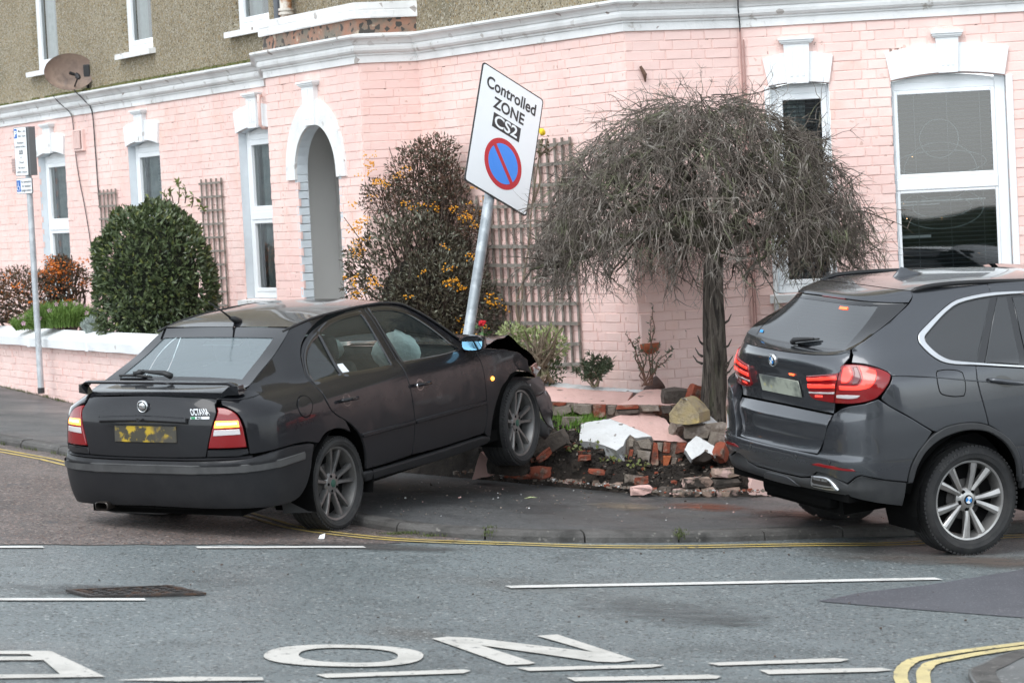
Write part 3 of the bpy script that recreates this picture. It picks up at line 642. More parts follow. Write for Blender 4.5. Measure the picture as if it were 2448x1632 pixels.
mb.tube(smooth_path([WA.pt(*p) for p in P], 3), .006, 5); tag(mb.build('cable', None, CABLE), 'thin black cable hanging past the wall vent left of the other cable', 'cable')
mb = MB(); P = [(1.72, 4.02, .06), (1.76, 3.90, .16), (1.84, 3.83, .14), (1.92, 3.74, .09), (1.97, 3.62, .03), (1.98, 3.2, .02), (2.0, 2.7, .02), (2.02, 2.45, .02)]
mb.tube(smooth_path([WA.pt(*p) for p in P], 3), .008, 5); tag(mb.build('cable', None, CABLE), 'black dish cable running down over the cornice to the narrow trellis', 'cable')
v = MB(); bar(v, WA, 1.30, 1.62, 3.16, 3.42, -.01, .05); vent = v.build('wall_vent', house, PINK)
for k in range(5):
    mb = MB(); bar(mb, WA, 1.345 + k * .05, 1.37 + k * .05, 3.19, 3.40, .048, .068, .003); mb.build('vent_bar', vent, PINK)
mb = MB(); bar(mb, WA, 1.335, 1.60, 3.185, 3.405, .045, .0515, .001); mb.build('vent_opening', vent, mat('vent_dark', (.12, .06, .05), .9))
v = MB(); bar(v, WA, -1.08, -.90, 2.99, 3.18, -.01, .03); vent = v.build('wall_vent', house, mat('dull_pink_vent', (.58, .40, .36), .7))
for k in range(5): mb = MB(); bar(mb, WA, -1.06, -.92, 3.01 + k * .033, 3.03 + k * .033, .028, .036, .002); mb.build('vent_bar', vent, mat('vent_grey', (.4, .3, .28), .7))
# loose flake of paint and a dead creeper stub on the wall
mb = MB(); mb.tube([WC.pt(.12, 3.31, .015), WC.pt(.15, 3.24, .03), WC.pt(.155, 3.18, .02)], [.012, .02, .006], 6); mb.build('creeper_stub', house, mat('dry_stem', (.12, .07, .05), .9))
# ---------------------------------------------------------------- car body surfaces
class Skin:
    """side-and-rear skin of a car: a wrap-round surface in (s, z); s runs from the middle of the tail round the corner and forward along the right side"""
    def __init__(s, W, XR, Lc, n, tap, wref, xref):
        s.W, s.XR, s.Lc, s.n, s.tap, s.wref, s.xref = W, XR, Lc, n, tap, wref, xref
        s.tab = []; L = 0; p = None
        for i in range(401):
            th = math.pi / 2 * i / 400; e = 2 / n; q = (1 - max(0, math.cos(th)) ** e, math.sin(th) ** e)
            if p: L += math.hypot((q[0] - p[0]) * Lc, (q[1] - p[1]) * wref)
            s.tab.append((L, q[0], q[1])); p = q
        s.st = L
    def ex(s, a):
        if a >= s.st: return 1., 1., a - s.st
        lo, hi = 0, 400
        while hi - lo > 1:
            m = (lo + hi) // 2
            if s.tab[m][0] <= a: lo = m
            else: hi = m
        A, B = s.tab[lo], s.tab[hi]; t = (a - A[0]) / max(1e-12, B[0] - A[0])
        return A[1] + (B[1] - A[1]) * t, A[2] + (B[2] - A[2]) * t, 0.
    def sx(s, x): return s.st + x - (s.xref + s.Lc)          # s of a point x on the flank
    def P(s, a, z, d=0.):
        if d: 
            n = s.N(a, z); p = s.P(a, z); return tuple(p[i] + n[i] * d for i in range(3))
        sg = 1
        if a < 0: a, sg = -a, -1
        e, y, r = s.ex(a); x = s.xref + s.Lc * e + r + (interp(z, s.XR) - s.xref) * (1 - e)
        return (x, -sg * interp(z, s.W) * y * s.tap(x, z), z)
    def N(s, a, z):
        h = 2e-3; p, q = s.P(a - h, z), s.P(a + h, z); u, v = s.P(a, z - h), s.P(a, z + h)
        A = [q[i] - p[i] for i in range(3)]; B = [v[i] - u[i] for i in range(3)]
        n = (A[1] * B[2] - A[2] * B[1], A[2] * B[0] - A[0] * B[2], A[0] * B[1] - A[1] * B[0]); L = math.sqrt(sum(c * c for c in n)) or 1
        return tuple(c / L for c in n)
OW = [(.18, .76), (.24, .80), (.32, .832), (.42, .851), (.55, .8635), (.62, .8655), (.70, .864), (.80, .857), (.88, .845), (.94, .825), (.975, .80), (1.0, .778), (1.085, .725), (1.2, .658), (1.3, .602), (1.36, .562), (1.41, .52)]
O_UT = [(-1.2, .80), (-.65, .83), (-.33, .855), (0, .925), (.4, .98), (.9, 1.0), (1.4, .995), (2.0, .98)]
def o_tap(x, z):
    f = 1.
    g = min(1, max(0, (z - .93) / .15)); g = g * g * (3 - 2 * g)
    if x < .1: f -= .03 * ((.1 - x) / 1.0) ** 2
    if x > 1.6: f -= .05 * ((x - 1.6) / 1.3) ** 2
    return f * (1 - g) + g * interp(x, O_UT)
O_BODY = Skin(OW, [(.18, -1.02), (.6, -1.03), (.72, -1.035), (.85, -1.03), (.98, -.995), (1.03, -.965), (1.05, -.945), (1.1, -1.02), (1.2, -1.2), (1.4, -1.5)], .46, 3.0, o_tap, .86, -1.03)
O_BUMP = Skin([(.2, .79), (.28, .825), (.36, .85), (.45, .862), (.553, .868), (.61, .868), (.65, .862), (.9, .85)], [(.2, -.90), (.26, -.96), (.31, -1.0), (.38, -1.035), (.47, -1.06), (.552, -1.07), (.61, -1.07), (.632, -1.058), (.66, -1.02)], .46, 2.9, o_tap, .86, -1.06)
XW = [(.30, .86), (.40, .905), (.50, .935), (.60, .95), (.75, .96), (.88, .962), (1.0, .957), (1.1, .95), (1.2, .938), (1.27, .922), (1.31, .895), (1.36, .862), (1.45, .805), (1.58, .722), (1.68, .655), (1.74, .605), (1.79, .55)]
X_UT = [(-1.2, .90), (-.7, .92), (-.3, .955), (.2, .99), (.8, 1.0), (2.0, .98)]
def x_tap(x, z):
    f = 1.
    g = min(1, max(0, (z - 1.22) / .15)); g = g * g * (3 - 2 * g)
    if x < .0: f -= .022 * (-x) ** 2
    if x > 1.9: f -= .05 * ((x - 1.9) / 1.6) ** 2
    return f * (1 - g) + g * interp(x, X_UT)
X_BODY = Skin(XW, [(.40, -.80), (.46, -.875), (.52, -.935), (.58, -.972), (.66, -.985), (.73, -.980), (.77, -.962), (.80, -.935), (.86, -.925), (.955, -.930), (1.0, -.905), (1.04, -.880), (1.10, -.885), (1.2, -.905), (1.30, -.915), (1.345, -.925), (1.38, -.915), (1.41, -.90), (1.5, -1.0), (1.6, -1.15), (1.8, -1.4)], .50, 2.9, x_tap, .95, -.92)
X_BUMP = Skin([(.30, .86), (.40, .91), (.50, .942), (.60, .957), (.75, .967), (.88, .967), (1.0, .962), (1.1, .955), (1.2, .944)], [(.40, -.80), (.45, -.86), (.50, -.905), (.535, -.938), (.565, -.946), (.60, -.938), (.66, -.962), (.70, -.972), (.745, -.970), (.77, -.958), (.785, -.940), (.90, -.935), (1.0, -.922), (1.06, -.905), (1.2, -.90)], .34, 3.3, x_tap, .95, -.945)
def rounded(P, n=3, ang=42, closed=True):
    P = [Vector(p) for p in P]; L = len(P); o = []
    def corner(i):
        if not closed and i in (0, L - 1): return True
        a = P[i] - P[i - 1]; b = P[(i + 1) % L] - P[i]
        return a.length < 1e-6 or b.length < 1e-6 or a.angle(b) > R(ang)
    C = [corner(i) for i in range(L)]
    for i in range(L if closed else L - 1):
        p1, p2 = P[i], P[(i + 1) % L]; p0 = P[i - 1] if not C[i] else 2 * p1 - p2; p3 = P[(i + 2) % L] if not C[(i + 1) % L] else 2 * p2 - p1
        d = (p2 - p1).length
        if C[i]: p0 = p1
        if C[(i + 1) % L]: p3 = p2
        o.append(tuple(p1))
        for k in range(1, n):
            t = k / n; q = .5 * ((2 * p1) + (p2 - p0) * t + (2 * p0 - 5 * p1 + 4 * p2 - p3) * t * t + (3 * p1 - p0 - 3 * p2 + p3) * t ** 3); o.append(tuple(q))
    if not closed: o.append(tuple(P[-1]))
    return o
def inset(P, g):
    L = len(P); ar = sum(P[i][0] * P[(i + 1) % L][1] - P[(i + 1) % L][0] * P[i][1] for i in range(L)); sg = 1 if ar > 0 else -1; o = []
    for i in range(L):
        a = Vector(P[i]) - Vector(P[i - 1]); b = Vector(P[(i + 1) % L]) - Vector(P[i])
        if a.length < 1e-7: a = b
        if b.length < 1e-7: b = a
        a = a.normalized(); b = b.normalized(); n = Vector((-a.y - b.y, a.x + b.x)) * sg
        if n.length < 1e-6: n = Vector((-a.y, a.x)) * sg
        n.normalize(); c = max(.5, n.dot(Vector((-a.y, a.x)) * sg)); o.append(tuple(Vector(P[i]) + n * g / c))
    return o
def panel(S_, P, name, parent, m, d=0., thick=.016, step=.06, side=1, gap=.0022, rnd=3, label=None, holes=(), bulge=None, edge=.004):
    """a body panel cut out of the skin, with its own folded-in edge"""
    if rnd > 1: P = rounded(P, rnd)
    if gap: P = inset(P, gap)
    Q = inset(P, edge)                                     # rolled edge
    holes = [rounded(h, 3) for h in holes]
    v, f = cdt(Q, holes, step); mb = MB(); Nn = []
    def pt(a, z, dd): 
        return S_.P(a, z, dd)
    for a, z in v:
        e = d + (bulge(a, z) if bulge else 0); mb.v.append(pt(a, z, e)); Nn.append(S_.N(a, z))
    mb.f = [tuple(t) for t in f]; mb.m = [0] * len(f)
    k = len(mb.v); L = len(Q); ar = sum(P[i][0] * P[(i + 1) % L][1] - P[(i + 1) % L][0] * P[i][1] for i in range(L)); ccw = ar > 0
    for ring, dd, w in ((Q, 0, 0), (P, -edge, .75), (P, -thick, 1)):
        for i in range(L):
            a, z = ring[i]; e = d + (bulge(*Q[i]) if bulge else 0) + dd; mb.v.append(pt(a, z, e)); n = S_.N(*Q[i])
            p0, p1 = S_.P(*Q[i]), S_.P(*P[i]); o = [p1[j] - p0[j] for j in range(3)]; l = math.sqrt(sum(c * c for c in o)) or 1
            q = [n[j] * (1 - w) + o[j] / l * w for j in range(3)]; Nn.append(tuple(q))
    for r_ in range(2):
        for i in range(L):
            a, b = k + r_ * L + i, k + r_ * L + (i + 1) % L; q = (a, a + L, b + L, b)
            mb.f.append(q if ccw else q[::-1]); mb.m.append(0)
    if side < 0:
        mb.v = [(x, -y, z) for x, y, z in mb.v]; Nn = [(x, -y, z) for x, y, z in Nn]; mb.f = [q[::-1] for q in mb.f]
    mb.n = Nn
    return mb.build(name, parent, m, smooth=True, world=False, label=label)
def grid(F, t0, t1, v0, v1, nt, nv, mb=None, flip=False):
    mb = mb or MB(); k = len(mb.v)
    for i in range(nt + 1):
        for j in range(nv + 1): mb.v.append(tuple(F(t0 + (t1 - t0) * i / nt, v0 + (v1 - v0) * j / nv)))
    for i in range(nt):
        for j in range(nv):
            a = k + i * (nv + 1) + j; q = (a, a + 1, a + nv + 2, a + nv + 1); mb.f.append(q[::-1] if flip else q); mb.m.append(0)
    return mb
def loft(RR, CC, q=2.2, px=2.):
    """surface between a right-hand edge curve and its mirror image; RR rows (x, y, z), CC centre rows (x, z)"""
    n = len(RR)
    RX = [(i / (n - 1), RR[i][0]) for i in range(n)]; RY = [(i / (n - 1), RR[i][1]) for i in range(n)]; RZ = [(i / (n - 1), RR[i][2]) for i in range(n)]
    CX_ = [(i / (n - 1), CC[i][0]) for i in range(n)]; CZ_ = [(i / (n - 1), CC[i][1]) for i in range(n)]
    def F(t, v):
        xr, yr, zr, xc, zc = interp(t, RX), interp(t, RY), interp(t, RZ), interp(t, CX_), interp(t, CZ_); a = abs(v)
        return (xc + (xr - xc) * a ** px, yr * v, zc + (zr - zc) * a ** q)
    return F
def text_geo(txt, size=1., ext=.0, off=0., space=1.):
    c = bpy.data.curves.new('t', 'FONT'); c.body = txt; c.size = size; c.extrude = ext; c.offset = off; c.align_x = 'CENTER'; c.space_character = space; c.resolution_u = 4
    o = bpy.data.objects.new('t', c); COL.objects.link(o); bpy.context.view_layer.update()
    me = bpy.data.meshes.new_from_object(o); v = [tuple(p.co) for p in me.vertices]; f = [tuple(p.vertices) for p in me.polygons]
    bpy.data.objects.remove(o); bpy.data.curves.remove(c); bpy.data.meshes.remove(me)
    xs = [p[0] for p in v]; ys = [p[1] for p in v]; return v, f, (min(xs), max(xs), min(ys), max(ys))
def eul(yaw, pit, rol):
    return Matrix.Rotation(yaw, 4, 'Z') @ Matrix.Rotation(pit, 4, 'Y') @ Matrix.Rotation(rol, 4, 'X')
def paint(name, col, rough, dirtcol, zlo, zhi, amt, metal=0., fl=None):
    """car paint with a film of road dirt that thickens towards the sills"""
    m = mat(name, col, rough, metal, spec=.5 if metal else .12, coat=1.0); N = m.node_tree.nodes; L = m.node_tree.links; b = N['Principled BSDF']; tc = N.new('ShaderNodeTexCoord')
    sp = N.new('ShaderNodeSeparateXYZ'); L.new(tc.outputs['Object'], sp.inputs[0])
    r = N.new('ShaderNodeMapRange'); r.inputs[1].default_value = zhi; r.inputs[2].default_value = zlo; L.new(sp.outputs['Z'], r.inputs[0])
    n = N.new('ShaderNodeTexNoise'); n.inputs['Scale'].default_value = 4.5; n.inputs['Detail'].default_value = 7; n.inputs['Roughness'].default_value = .7; L.new(tc.outputs['Object'], n.inputs['Vector'])
    r2 = N.new('ShaderNodeMapRange'); r2.inputs[1].default_value = .25; r2.inputs[2].default_value = .75; r2.inputs[3].default_value = .35; L.new(n.outputs[0], r2.inputs[0])
    mu = N.new('ShaderNodeMath'); mu.operation = 'MULTIPLY'; L.new(r.outputs[0], mu.inputs[0]); L.new(r2.outputs[0], mu.inputs[1])
    mu2 = N.new('ShaderNodeMath'); mu2.operation = 'MULTIPLY'; mu2.inputs[1].default_value = amt; L.new(mu.outputs[0], mu2.inputs[0])
    x = N.new('ShaderNodeMix'); x.data_type = 'RGBA'; x.inputs[6].default_value = (*col, 1); x.inputs[7].default_value = (*dirtcol, 1); L.new(mu2.outputs[0], x.inputs[0]); L.new(x.outputs[2], b.inputs['Base Color'])
    q = N.new('ShaderNodeMapRange'); q.inputs[3].default_value = rough; q.inputs[4].default_value = .7; L.new(mu2.outputs[0], q.inputs[0]); L.new(q.outputs[0], b.inputs['Roughness'])
    q = N.new('ShaderNodeMapRange'); q.inputs[3].default_value = 1. if metal else .75; q.inputs[4].default_value = .0; q.inputs[2].default_value = .42; L.new(mu2.outputs[0], q.inputs[0]); L.new(q.outputs[0], b.inputs['Coat Weight'])
    return m
RUBBER = mat('tyre_rubber', (.022, .022, .023), .8, mix=((.038, .037, .036), 8, .4, .7), bump=(50, .002))
TRIM = mat('black_plastic_trim', (.018, .018, .019), .5)
TRIM_D = mat('dusty_black_plastic', (.06, .06, .06), .6, mix=((.035, .035, .036), 6, .4, .65))
GLOSSBK = mat('gloss_black', (.006, .006, .007), .08, coat=1)
DARK = mat('car_underside', (.008, .008, .008), .95, spec=0)
CHROME = mat('chrome', (.80, .81, .82), .14, 1.)
FABRIC = mat('dark_seat_fabric', (.018, .019, .021), .9)
C_GLASS = glass_mat('car_glass', (.80, .93, .91), .05, .015, (.25, .30, .30), ior=1.6)
C_GLASS_R = glass_mat('wet_sky_toned_glass', (.66, .80, .83), .24, .06, (.45, .56, .60), spots=True, ior=2.2)  # pale blue body puts the sky's reflection into the wet pane's colour
RED_L = mat('red_lens', (.20, .004, .006), .15, coat=.5, bump=(0.1, 0))
def xl(M_, v): return [tuple(M_ @ Vector(p)) for p in v]
def wheel(parent, loc, side, Rt, w, rr, mats, spokes, steer=0., camber=0., cap=None, spoke_r=.0, tyre_bulge=.012, name='wheel', deep=.0):
    """tyre, rim and spokes; the outer face looks along -Y before mirroring"""
    M_ = Matrix.Translation(loc) @ Matrix.Rotation(steer, 4, 'Z') @ Matrix.Rotation(camber, 4, 'X') @ (Matrix.Scale(-1, 4, (0, 1, 0)) if side < 0 else Matrix())
    h = w / 2; fl = side < 0
    def put(mb, nm, par, m, auto=35):
        mb.v = xl(M_, mb.v)
        if fl: mb.f = [q[::-1] for q in mb.f]
        return mb.build(nm, par, m, smooth=True, world=False, auto=auto)
    side_p = [(rr - .012, -h * .74), (rr + .004, -h * .86), (rr + (Rt - rr) * .22, -h - tyre_bulge * .6), (rr + (Rt - rr) * .48, -h - tyre_bulge), (rr + (Rt - rr) * .50, -h - tyre_bulge - .0015), (rr + (Rt - rr) * .54, -h - tyre_bulge), (rr + (Rt - rr) * .74, -h - tyre_bulge * .5), (Rt - .012, -h * .93), (Rt - .004, -h * .84)]
    tread = [(Rt, -h * .74)]
    for g in (-.48, -.16, .16, .48): tread += [(Rt, h * (g - .05)), (Rt - .008, h * (g - .035)), (Rt - .008, h * (g + .035)), (Rt, h * (g + .05))]
    tread += [(Rt, h * .74)]
    mb = MB(); mb.lathe(side_p + tread + [(r, -y) for r, y in side_p[::-1]], 72)
    wh = put(mb, name, parent, RUBBER)
    mb = MB()                                               # shoulder blocks of the tread
    for i in range(72):
        a = 2 * math.pi * (i + .0) / 72; M2 = Matrix.Rotation(a, 4, 'Y')
        mb.box((Rt - .008, -h * .86, 0), (.012, h * .22, Rt * .052), M2 @ Matrix.Translation((0, 0, 0)) @ Matrix.Rotation(0, 4, 'Z'))
    put(mb, 'tread_blocks', wh, RUBBER)
    mb = MB(); f_ = -h * .80
    mb.lathe([(rr + .006, f_ + .012), (rr + .008, f_ - .004), (rr + .002, f_ - .008), (rr - .010, f_ - .004), (rr - .016, f_ + .012), (rr - .026, f_ + .05), (rr - .036, h * .8), (rr - .0, h * .86)], 72)
    rim = put(mb, 'rim', wh, mats[0], 50)
    spokes(put, rim, rr, f_, mats, h)
    mb = MB(); mb.lathe([(0, f_ + .062), (.12, f_ + .062), (.135, f_ + .070), (.135, f_ + .08), (0, f_ + .08)], 40); put(mb, 'brake_disc', wh, mat_disc)
    mb = MB(); mb.lathe([(0, f_ + .085), (rr - .03, f_ + .085)], 32); put(mb, 'spoke_shade_disc', wh, DARK)  # dark disc put in as the shade between the spokes
    return wh
mat_disc = mat('brake_disc', (.06, .057, .055), .5, .6)
# ---------------------------------------------------------------- the crashed dark hatchback
OC = thing('crashed_hatchback', 'black hatchback with crumpled bonnet, nose up on the broken garden wall, tail lamps lit', 'car', mat=Matrix.Translation((-1.8948, 18.9599, .1304)) @ eul(R(60.145), R(-3.9425), R(1.247)))
OP = paint('black_car_paint', (.0095, .0098, .012), .14, (.032, .032, .034), .50, 1.02, .85)
OPR = paint('black_car_paint_tail', (.0115, .0118, .0140), .22, (.040, .040, .041), .40, 1.08, .75)
OPT = mat('black_car_paint_roof', (.0105, .0108, .013), .2, spec=.2, coat=.7, bump=(420, .0006, .5))
B_, K_ = O_BODY, O_BUMP
lampR = [(.620, .975), (.668, .969), (.706, .948), (.735, .912), (.752, .862), (.760, .79), (.765, .711), (.648, .712), (.505, .714), (.551, .844)]
archR = [(1.395, .60), (1.428, .645), (1.475, .676), (1.532, .693), (1.60, .697), (1.669, .690), (1.735, .672), (1.795, .642), (1.852, .602), (1.905, .548), (1.945, .485), (1.968, .43)]
quarter = [(1.695, 1.372), (1.55, 1.292), (1.405, 1.217), (1.21, 1.141), (1.02, 1.072), (.90, 1.052), (.80, 1.043), (.715, 1.028), (.676, .990), (.715, .952), (.745, .912), (.764, .862), (.772, .79), (.776, .70), (.776, .668), (.803, .664), (.95, .671), (1.141, .677), (1.30, .664), (1.40, .640), (1.428, .648), (1.475, .679), (1.532, .696), (1.60, .700), (1.669, .693), (1.735, .675), (1.80, .645), (1.749, .735), (1.68, .772), (1.611, .818), (1.574, .87), (1.559, .92), (1.566, .965), (1.578, 1.005), (1.593, 1.045), (1.609, 1.085), (1.628, 1.14), (1.655, 1.192), (1.70, 1.243), (1.76, 1.282), (1.83, 1.318), (1.93, 1.352), (2.0, 1.372), (2.1, 1.390), (2.2, 1.401), (1.95, 1.398), (1.80, 1.388)]
door_r = [(2.572, 1.395), (2.36, 1.394), (2.179, 1.378), (2.05, 1.362), (1.956, 1.342), (1.875, 1.322), (1.805, 1.295), (1.74, 1.264), (1.687, 1.225), (1.655, 1.180), (1.632, 1.13), (1.609, 1.077), (1.590, 1.03), (1.574, .98), (1.564, .93), (1.580, .868), (1.611, .818), (1.678, .772), (1.749, .735), (1.808, .698), (1.868, .652), (1.925, .590), (1.962, .51), (1.982, .43), (1.986, .361), (2.277, .354), (2.575, .358), (2.598, .45), (2.610, .585), (2.607, .69), (2.600, .806), (2.590, .901), (2.595, .981), (2.600, 1.083), (2.594, 1.201), (2.580, 1.307)]
door_f = [(2.572, 1.395), (2.580, 1.307), (2.594, 1.201), (2.600, 1.083), (2.595, .981), (2.590, .901), (2.600, .806), (2.607, .69), (2.610, .585), (2.598, .45), (2.575, .358), (2.987, .342), (3.585, .341), (3.612, .40), (3.618, .49), (3.614, .581), (3.614, .72), (3.608, .823), (3.580, .90), (3.56, .955), (3.52, 1.0), (3.44, 1.085), (3.379, 1.150), (3.30, 1.222), (3.221, 1.284), (3.13, 1.325), (3.034, 1.357), (2.94, 1.377), (2.843, 1.389), (2.70, 1.396)]
gl_q = [(1.628, 1.020), (1.640, 1.065), (1.661, 1.115), (1.690, 1.162), (1.741, 1.208), (1.795, 1.240), (1.851, 1.266), (1.920, 1.288), (1.918, 1.20), (1.916, 1.114), (1.915, 1.024), (1.77, 1.022)]
gl_r = [(1.946, 1.299), (2.02, 1.322), (2.109, 1.342), (2.21, 1.352), (2.322, 1.357), (2.493, 1.357), (2.505, 1.246), (2.510, 1.12), (2.504, 1.002), (2.35, 1.006), (2.181, 1.012), (1.942, 1.024), (1.944, 1.164)]
gl_f = [(2.632, 1.360), (2.72, 1.357), (2.799, 1.350), (2.885, 1.336), (2.961, 1.315), (3.035, 1.288), (3.11, 1.246), (3.185, 1.193), (3.26, 1.130), (3.33, 1.058), (3.395, .985), (3.2, .982), (2.997, .988), (2.659, 1.001), (2.652, 1.09), (2.645, 1.183)]
fender = [(3.614, .581), (3.618, .49), (3.612, .40), (3.60, .345), (3.66, .30), (3.706, .29), (3.700, .383), (3.715, .455), (3.745, .520), (3.79, .578), (3.84, .625), (3.91, .668), (3.984, .698), (4.06, .716), (4.14, .728), (4.22, .722), (4.285, .700), (4.35, .68), (4.385, .665), (4.365, .745), (4.30, .81), (4.19, .862), (4.06, .895), (3.93, .915), (3.80, .935), (3.665, .955), (3.58, .965), (3.575, .93), (3.606, .823), (3.612, .72)]
random.seed(5)
def crumple(a, z):
    if a < 3.80: return 0
    t = min(1, (a - 3.80) / .35); return t * (.016 * math.sin(a * 31 + z * 17) + .012 * math.sin(z * 53 - a * 9) - .03 * t)
for side in (1, -1):
    panel(B_, quarter, 'quarter_panel', OC, OP, side=side, rnd=2)
    for P, G_, nm in ((door_r, [gl_q, gl_r], 'rear_door'), (door_f, [gl_f], 'front_door')):
        lo = min(p[1] for p in P)
        dr = panel(B_, P, nm, OC, OP, side=side, rnd=2, holes=[rounded(inset(g, -.004), 1) for g in G_], bulge=lambda a, z: -.005 if z > 1.0 else 0.)
        for g in G_:
            panel(B_, g, 'window', dr, C_GLASS, d=-.012, thick=.004, side=side, rnd=3, gap=-.002)
            # black seal round the glass
            mb = MB(); Q = rounded(g, 3); Q0 = inset(Q, -.020); pts = Q
            for q, dd in ((inset(Q, -.022), -.003), (inset(Q, -.012), .001), (inset(Q, .004), -.006)):
                mb.v += [((x, y * 1, z)) for x, y, z in [B_.P(a, z, dd) for a, z in q]]
            n = len(Q)
            ccw = sum(Q[i][0] * Q[(i + 1) % n][1] - Q[(i + 1) % n][0] * Q[i][1] for i in range(n)) > 0
            for k in (0, 1):
                for i in range(n):
                    q = (k * n + i, k * n + (i + 1) % n, (k + 1) * n + (i + 1) % n, (k + 1) * n + i); mb.f.append(q if ccw else q[::-1]); mb.m.append(0)
            if side < 0: mb.v = [(x, -y, z) for x, y, z in mb.v]; mb.f = [q[::-1] for q in mb.f]
            mb.build('window_seal', dr, GLOSSBK, smooth=True, world=False)
        # rubbing strip, handle
        if nm == 'rear_door': st, hs_ = [(1.926, .618), (2.604, .601), (2.603, .576), (1.936, .588)], (1.805, .864)
        else: st, hs_ = [(2.622, .600), (3.606, .583), (3.608, .556), (2.624, .571)], (2.733, .829)
        panel(B_, st, 'rubbing_strip', dr, OP, d=.014, thick=.014, side=side, rnd=1, gap=0, edge=.007)
        hb = panel(B_, [(hs_[0] + .052 * math.cos(a * .5236), hs_[1] + .043 * math.sin(a * .5236)) for a in range(12)], 'handle_bowl', dr, GLOSSBK, d=-.0, thick=.003, side=side, rnd=2, gap=0, edge=.002)
        mb = MB(); c_ = [Vector(B_.P(hs_[0] + dx, hs_[1] + dz, o)) for dx, dz, o in ((-.098, .004, .012), (-.085, .004, .032), (.0, .0, .040), (.08, -.004, .034), (.098, -.004, .010))]
        mb.tube([tuple(c) for c in c_], [.010, .014, .0135, .0135, .010], 8)
        if side < 0: mb.v = [(x, -y, z) for x, y, z in mb.v]; mb.f = [q[::-1] for q in mb.f]
        hd = mb.build('door_handle', dr, OP, smooth=True, world=False)
        if nm == 'front_door' and side > 0:
            mb = MB(); mb.lathe([(0, -.004), (.011, -.004), (.013, 0)], 12, Matrix.Translation(B_.P(hs_[0] - .088, hs_[1] + .002, .034))); mb.build('lock', dr, CHROME, world=False)
    fd = panel(B_, fender, 'front_wing', OC, OP, side=side, rnd=2, bulge=crumple, step=.045)
    panel(B_, [(3.719 + .020 * math.cos(a * .785), .725 + .016 * math.sin(a * .785)) for a in range(8)], 'side_repeater', fd, mat('amber_lamp', (.8, .25, .02), .2, coat=1, emit=((1, .33, .03), 3.0)), d=.010, thick=.01, side=side, rnd=2, gap=0)
    sill = [(1.960, .345), (2.282, .336), (2.992, .325), (3.56, .325), (3.70, .292), (3.655, .252), (3.3, .245), (3.034, .246), (2.6, .258), (2.309, .268), (1.985, .272)]
    panel(B_, sill, 'sill', OC, OPR, d=.012, thick=.03, side=side, rnd=2, edge=.012)
    lp = panel(B_, lampR, 'tail_lamp', OC, RED_L, d=.006, thick=.03, side=side, rnd=4, edge=.008, gap=.001)
    AMB = mat('lit_amber_lens', (.85, .25, .03), .25, coat=1, emit=((1, .30, .035), 2.2)); HOT = mat('lit_bulb_glow', (1, .7, .3), .3, emit=((1, .62, .2), 3.0))
    panel(B_, [(.578, .889), (.730, .886), (.733, .845), (.565, .846)], 'indicator_lens', lp, AMB, d=.0095, thick=.004, side=side, rnd=3, gap=0, edge=.004)
    panel(B_, [(.590, .878), (.720, .876), (.722, .862), (.585, .862)], 'lit_bulb', lp, HOT, d=.0115, thick=.003, side=side, rnd=3, gap=0, edge=.003)
    panel(B_, [(.564, .834), (.732, .833), (.734, .797), (.552, .795)], 'reversing_lens', lp, mat('clear_lens', (.55, .53, .53), .2, coat=1, bump=(90, .004)), d=.0095, thick=.004, side=side, rnd=3, gap=0, edge=.004)
    panel(B_, [(.500, .706), (.770, .703), (.776, .668), (.70, .655), (.488, .657)], 'lamp_filler', OC, OPR, side=side, rnd=1, thick=.02)
fuel = [(1.378, .957), (1.398, .940), (1.406, .912), (1.399, .880), (1.363, .841), (1.33, .830), (1.297, .828), (1.264, .843), (1.247, .872), (1.245, .909), (1.265, .936), (1.302, .952), (1.34, .959)]
panel(B_, inset(fuel, -.004), 'fuel_flap_gap', OC, DARK, d=.0006, thick=.004, rnd=2, gap=0, edge=.0005); panel(B_, fuel, 'fuel_flap', OC, OP, d=.0022, thick=.004, rnd=2, gap=0)
panel(B_, [(1.09, 1.020), (.98, 1.046), (.94, 1.045), (.66, 1.018), (.80, 1.006), (.95, 1.006)], 'spoiler_foot', OC, OP, d=.006, thick=.01, rnd=3)
# boot lid, grip, plate recess
boot = [(-.68, 1.020), (-.62, 1.030), (-.4, 1.040), (0, 1.047), (.4, 1.040), (.62, 1.030), (.68, 1.020), (.648, .998), (.612, .972), (.55, .85), (.484, .657), (.25, .653), (0, .652), (-.25, .653), (-.484, .657), (-.55, .85), (-.612, .972), (-.648, .998)]
def rec(a, z):
    t = max(0, min(1, (.325 - abs(a)) / .05)) * max(0, min(1, (z - .715) / .02)) * max(0, min(1, (.885 - z) / .015)); return -.028 * t
bl = panel(B_, boot, 'boot_lid', OC, OPR, rnd=3, step=.028, bulge=rec)
panel(B_, [(-.378, .905), (-.35, .912), (0, .926), (.35, .912), (.378, .905), (.374, .873), (.3, .876), (0, .884), (-.3, .876), (-.374, .873)], 'boot_grip', bl, OPR, d=.022, thick=.045, rnd=2, gap=0, edge=.014)
mb = MB(); mb.lathe([(0, 0), (.013, 0), (.016, .004)], 14, Matrix.Translation((-1.072, 0, .904)) @ Matrix.Rotation(R(-90), 4, 'Z')); mb.build('boot_lock', bl, TRIM, world=False)
PLATE = mat('smeared_yellow_plate', (.46, .31, .02), .45, mix=[((.05, .045, .03), 8, .46, .52), ((.06, .055, .045), 2.4, .45, .52)])
panel(B_, [(-.262, .858), (.262, .858), (.262, .748), (-.262, .748)], 'number_plate', bl, PLATE, d=-.020, thick=.006, rnd=1, gap=0)
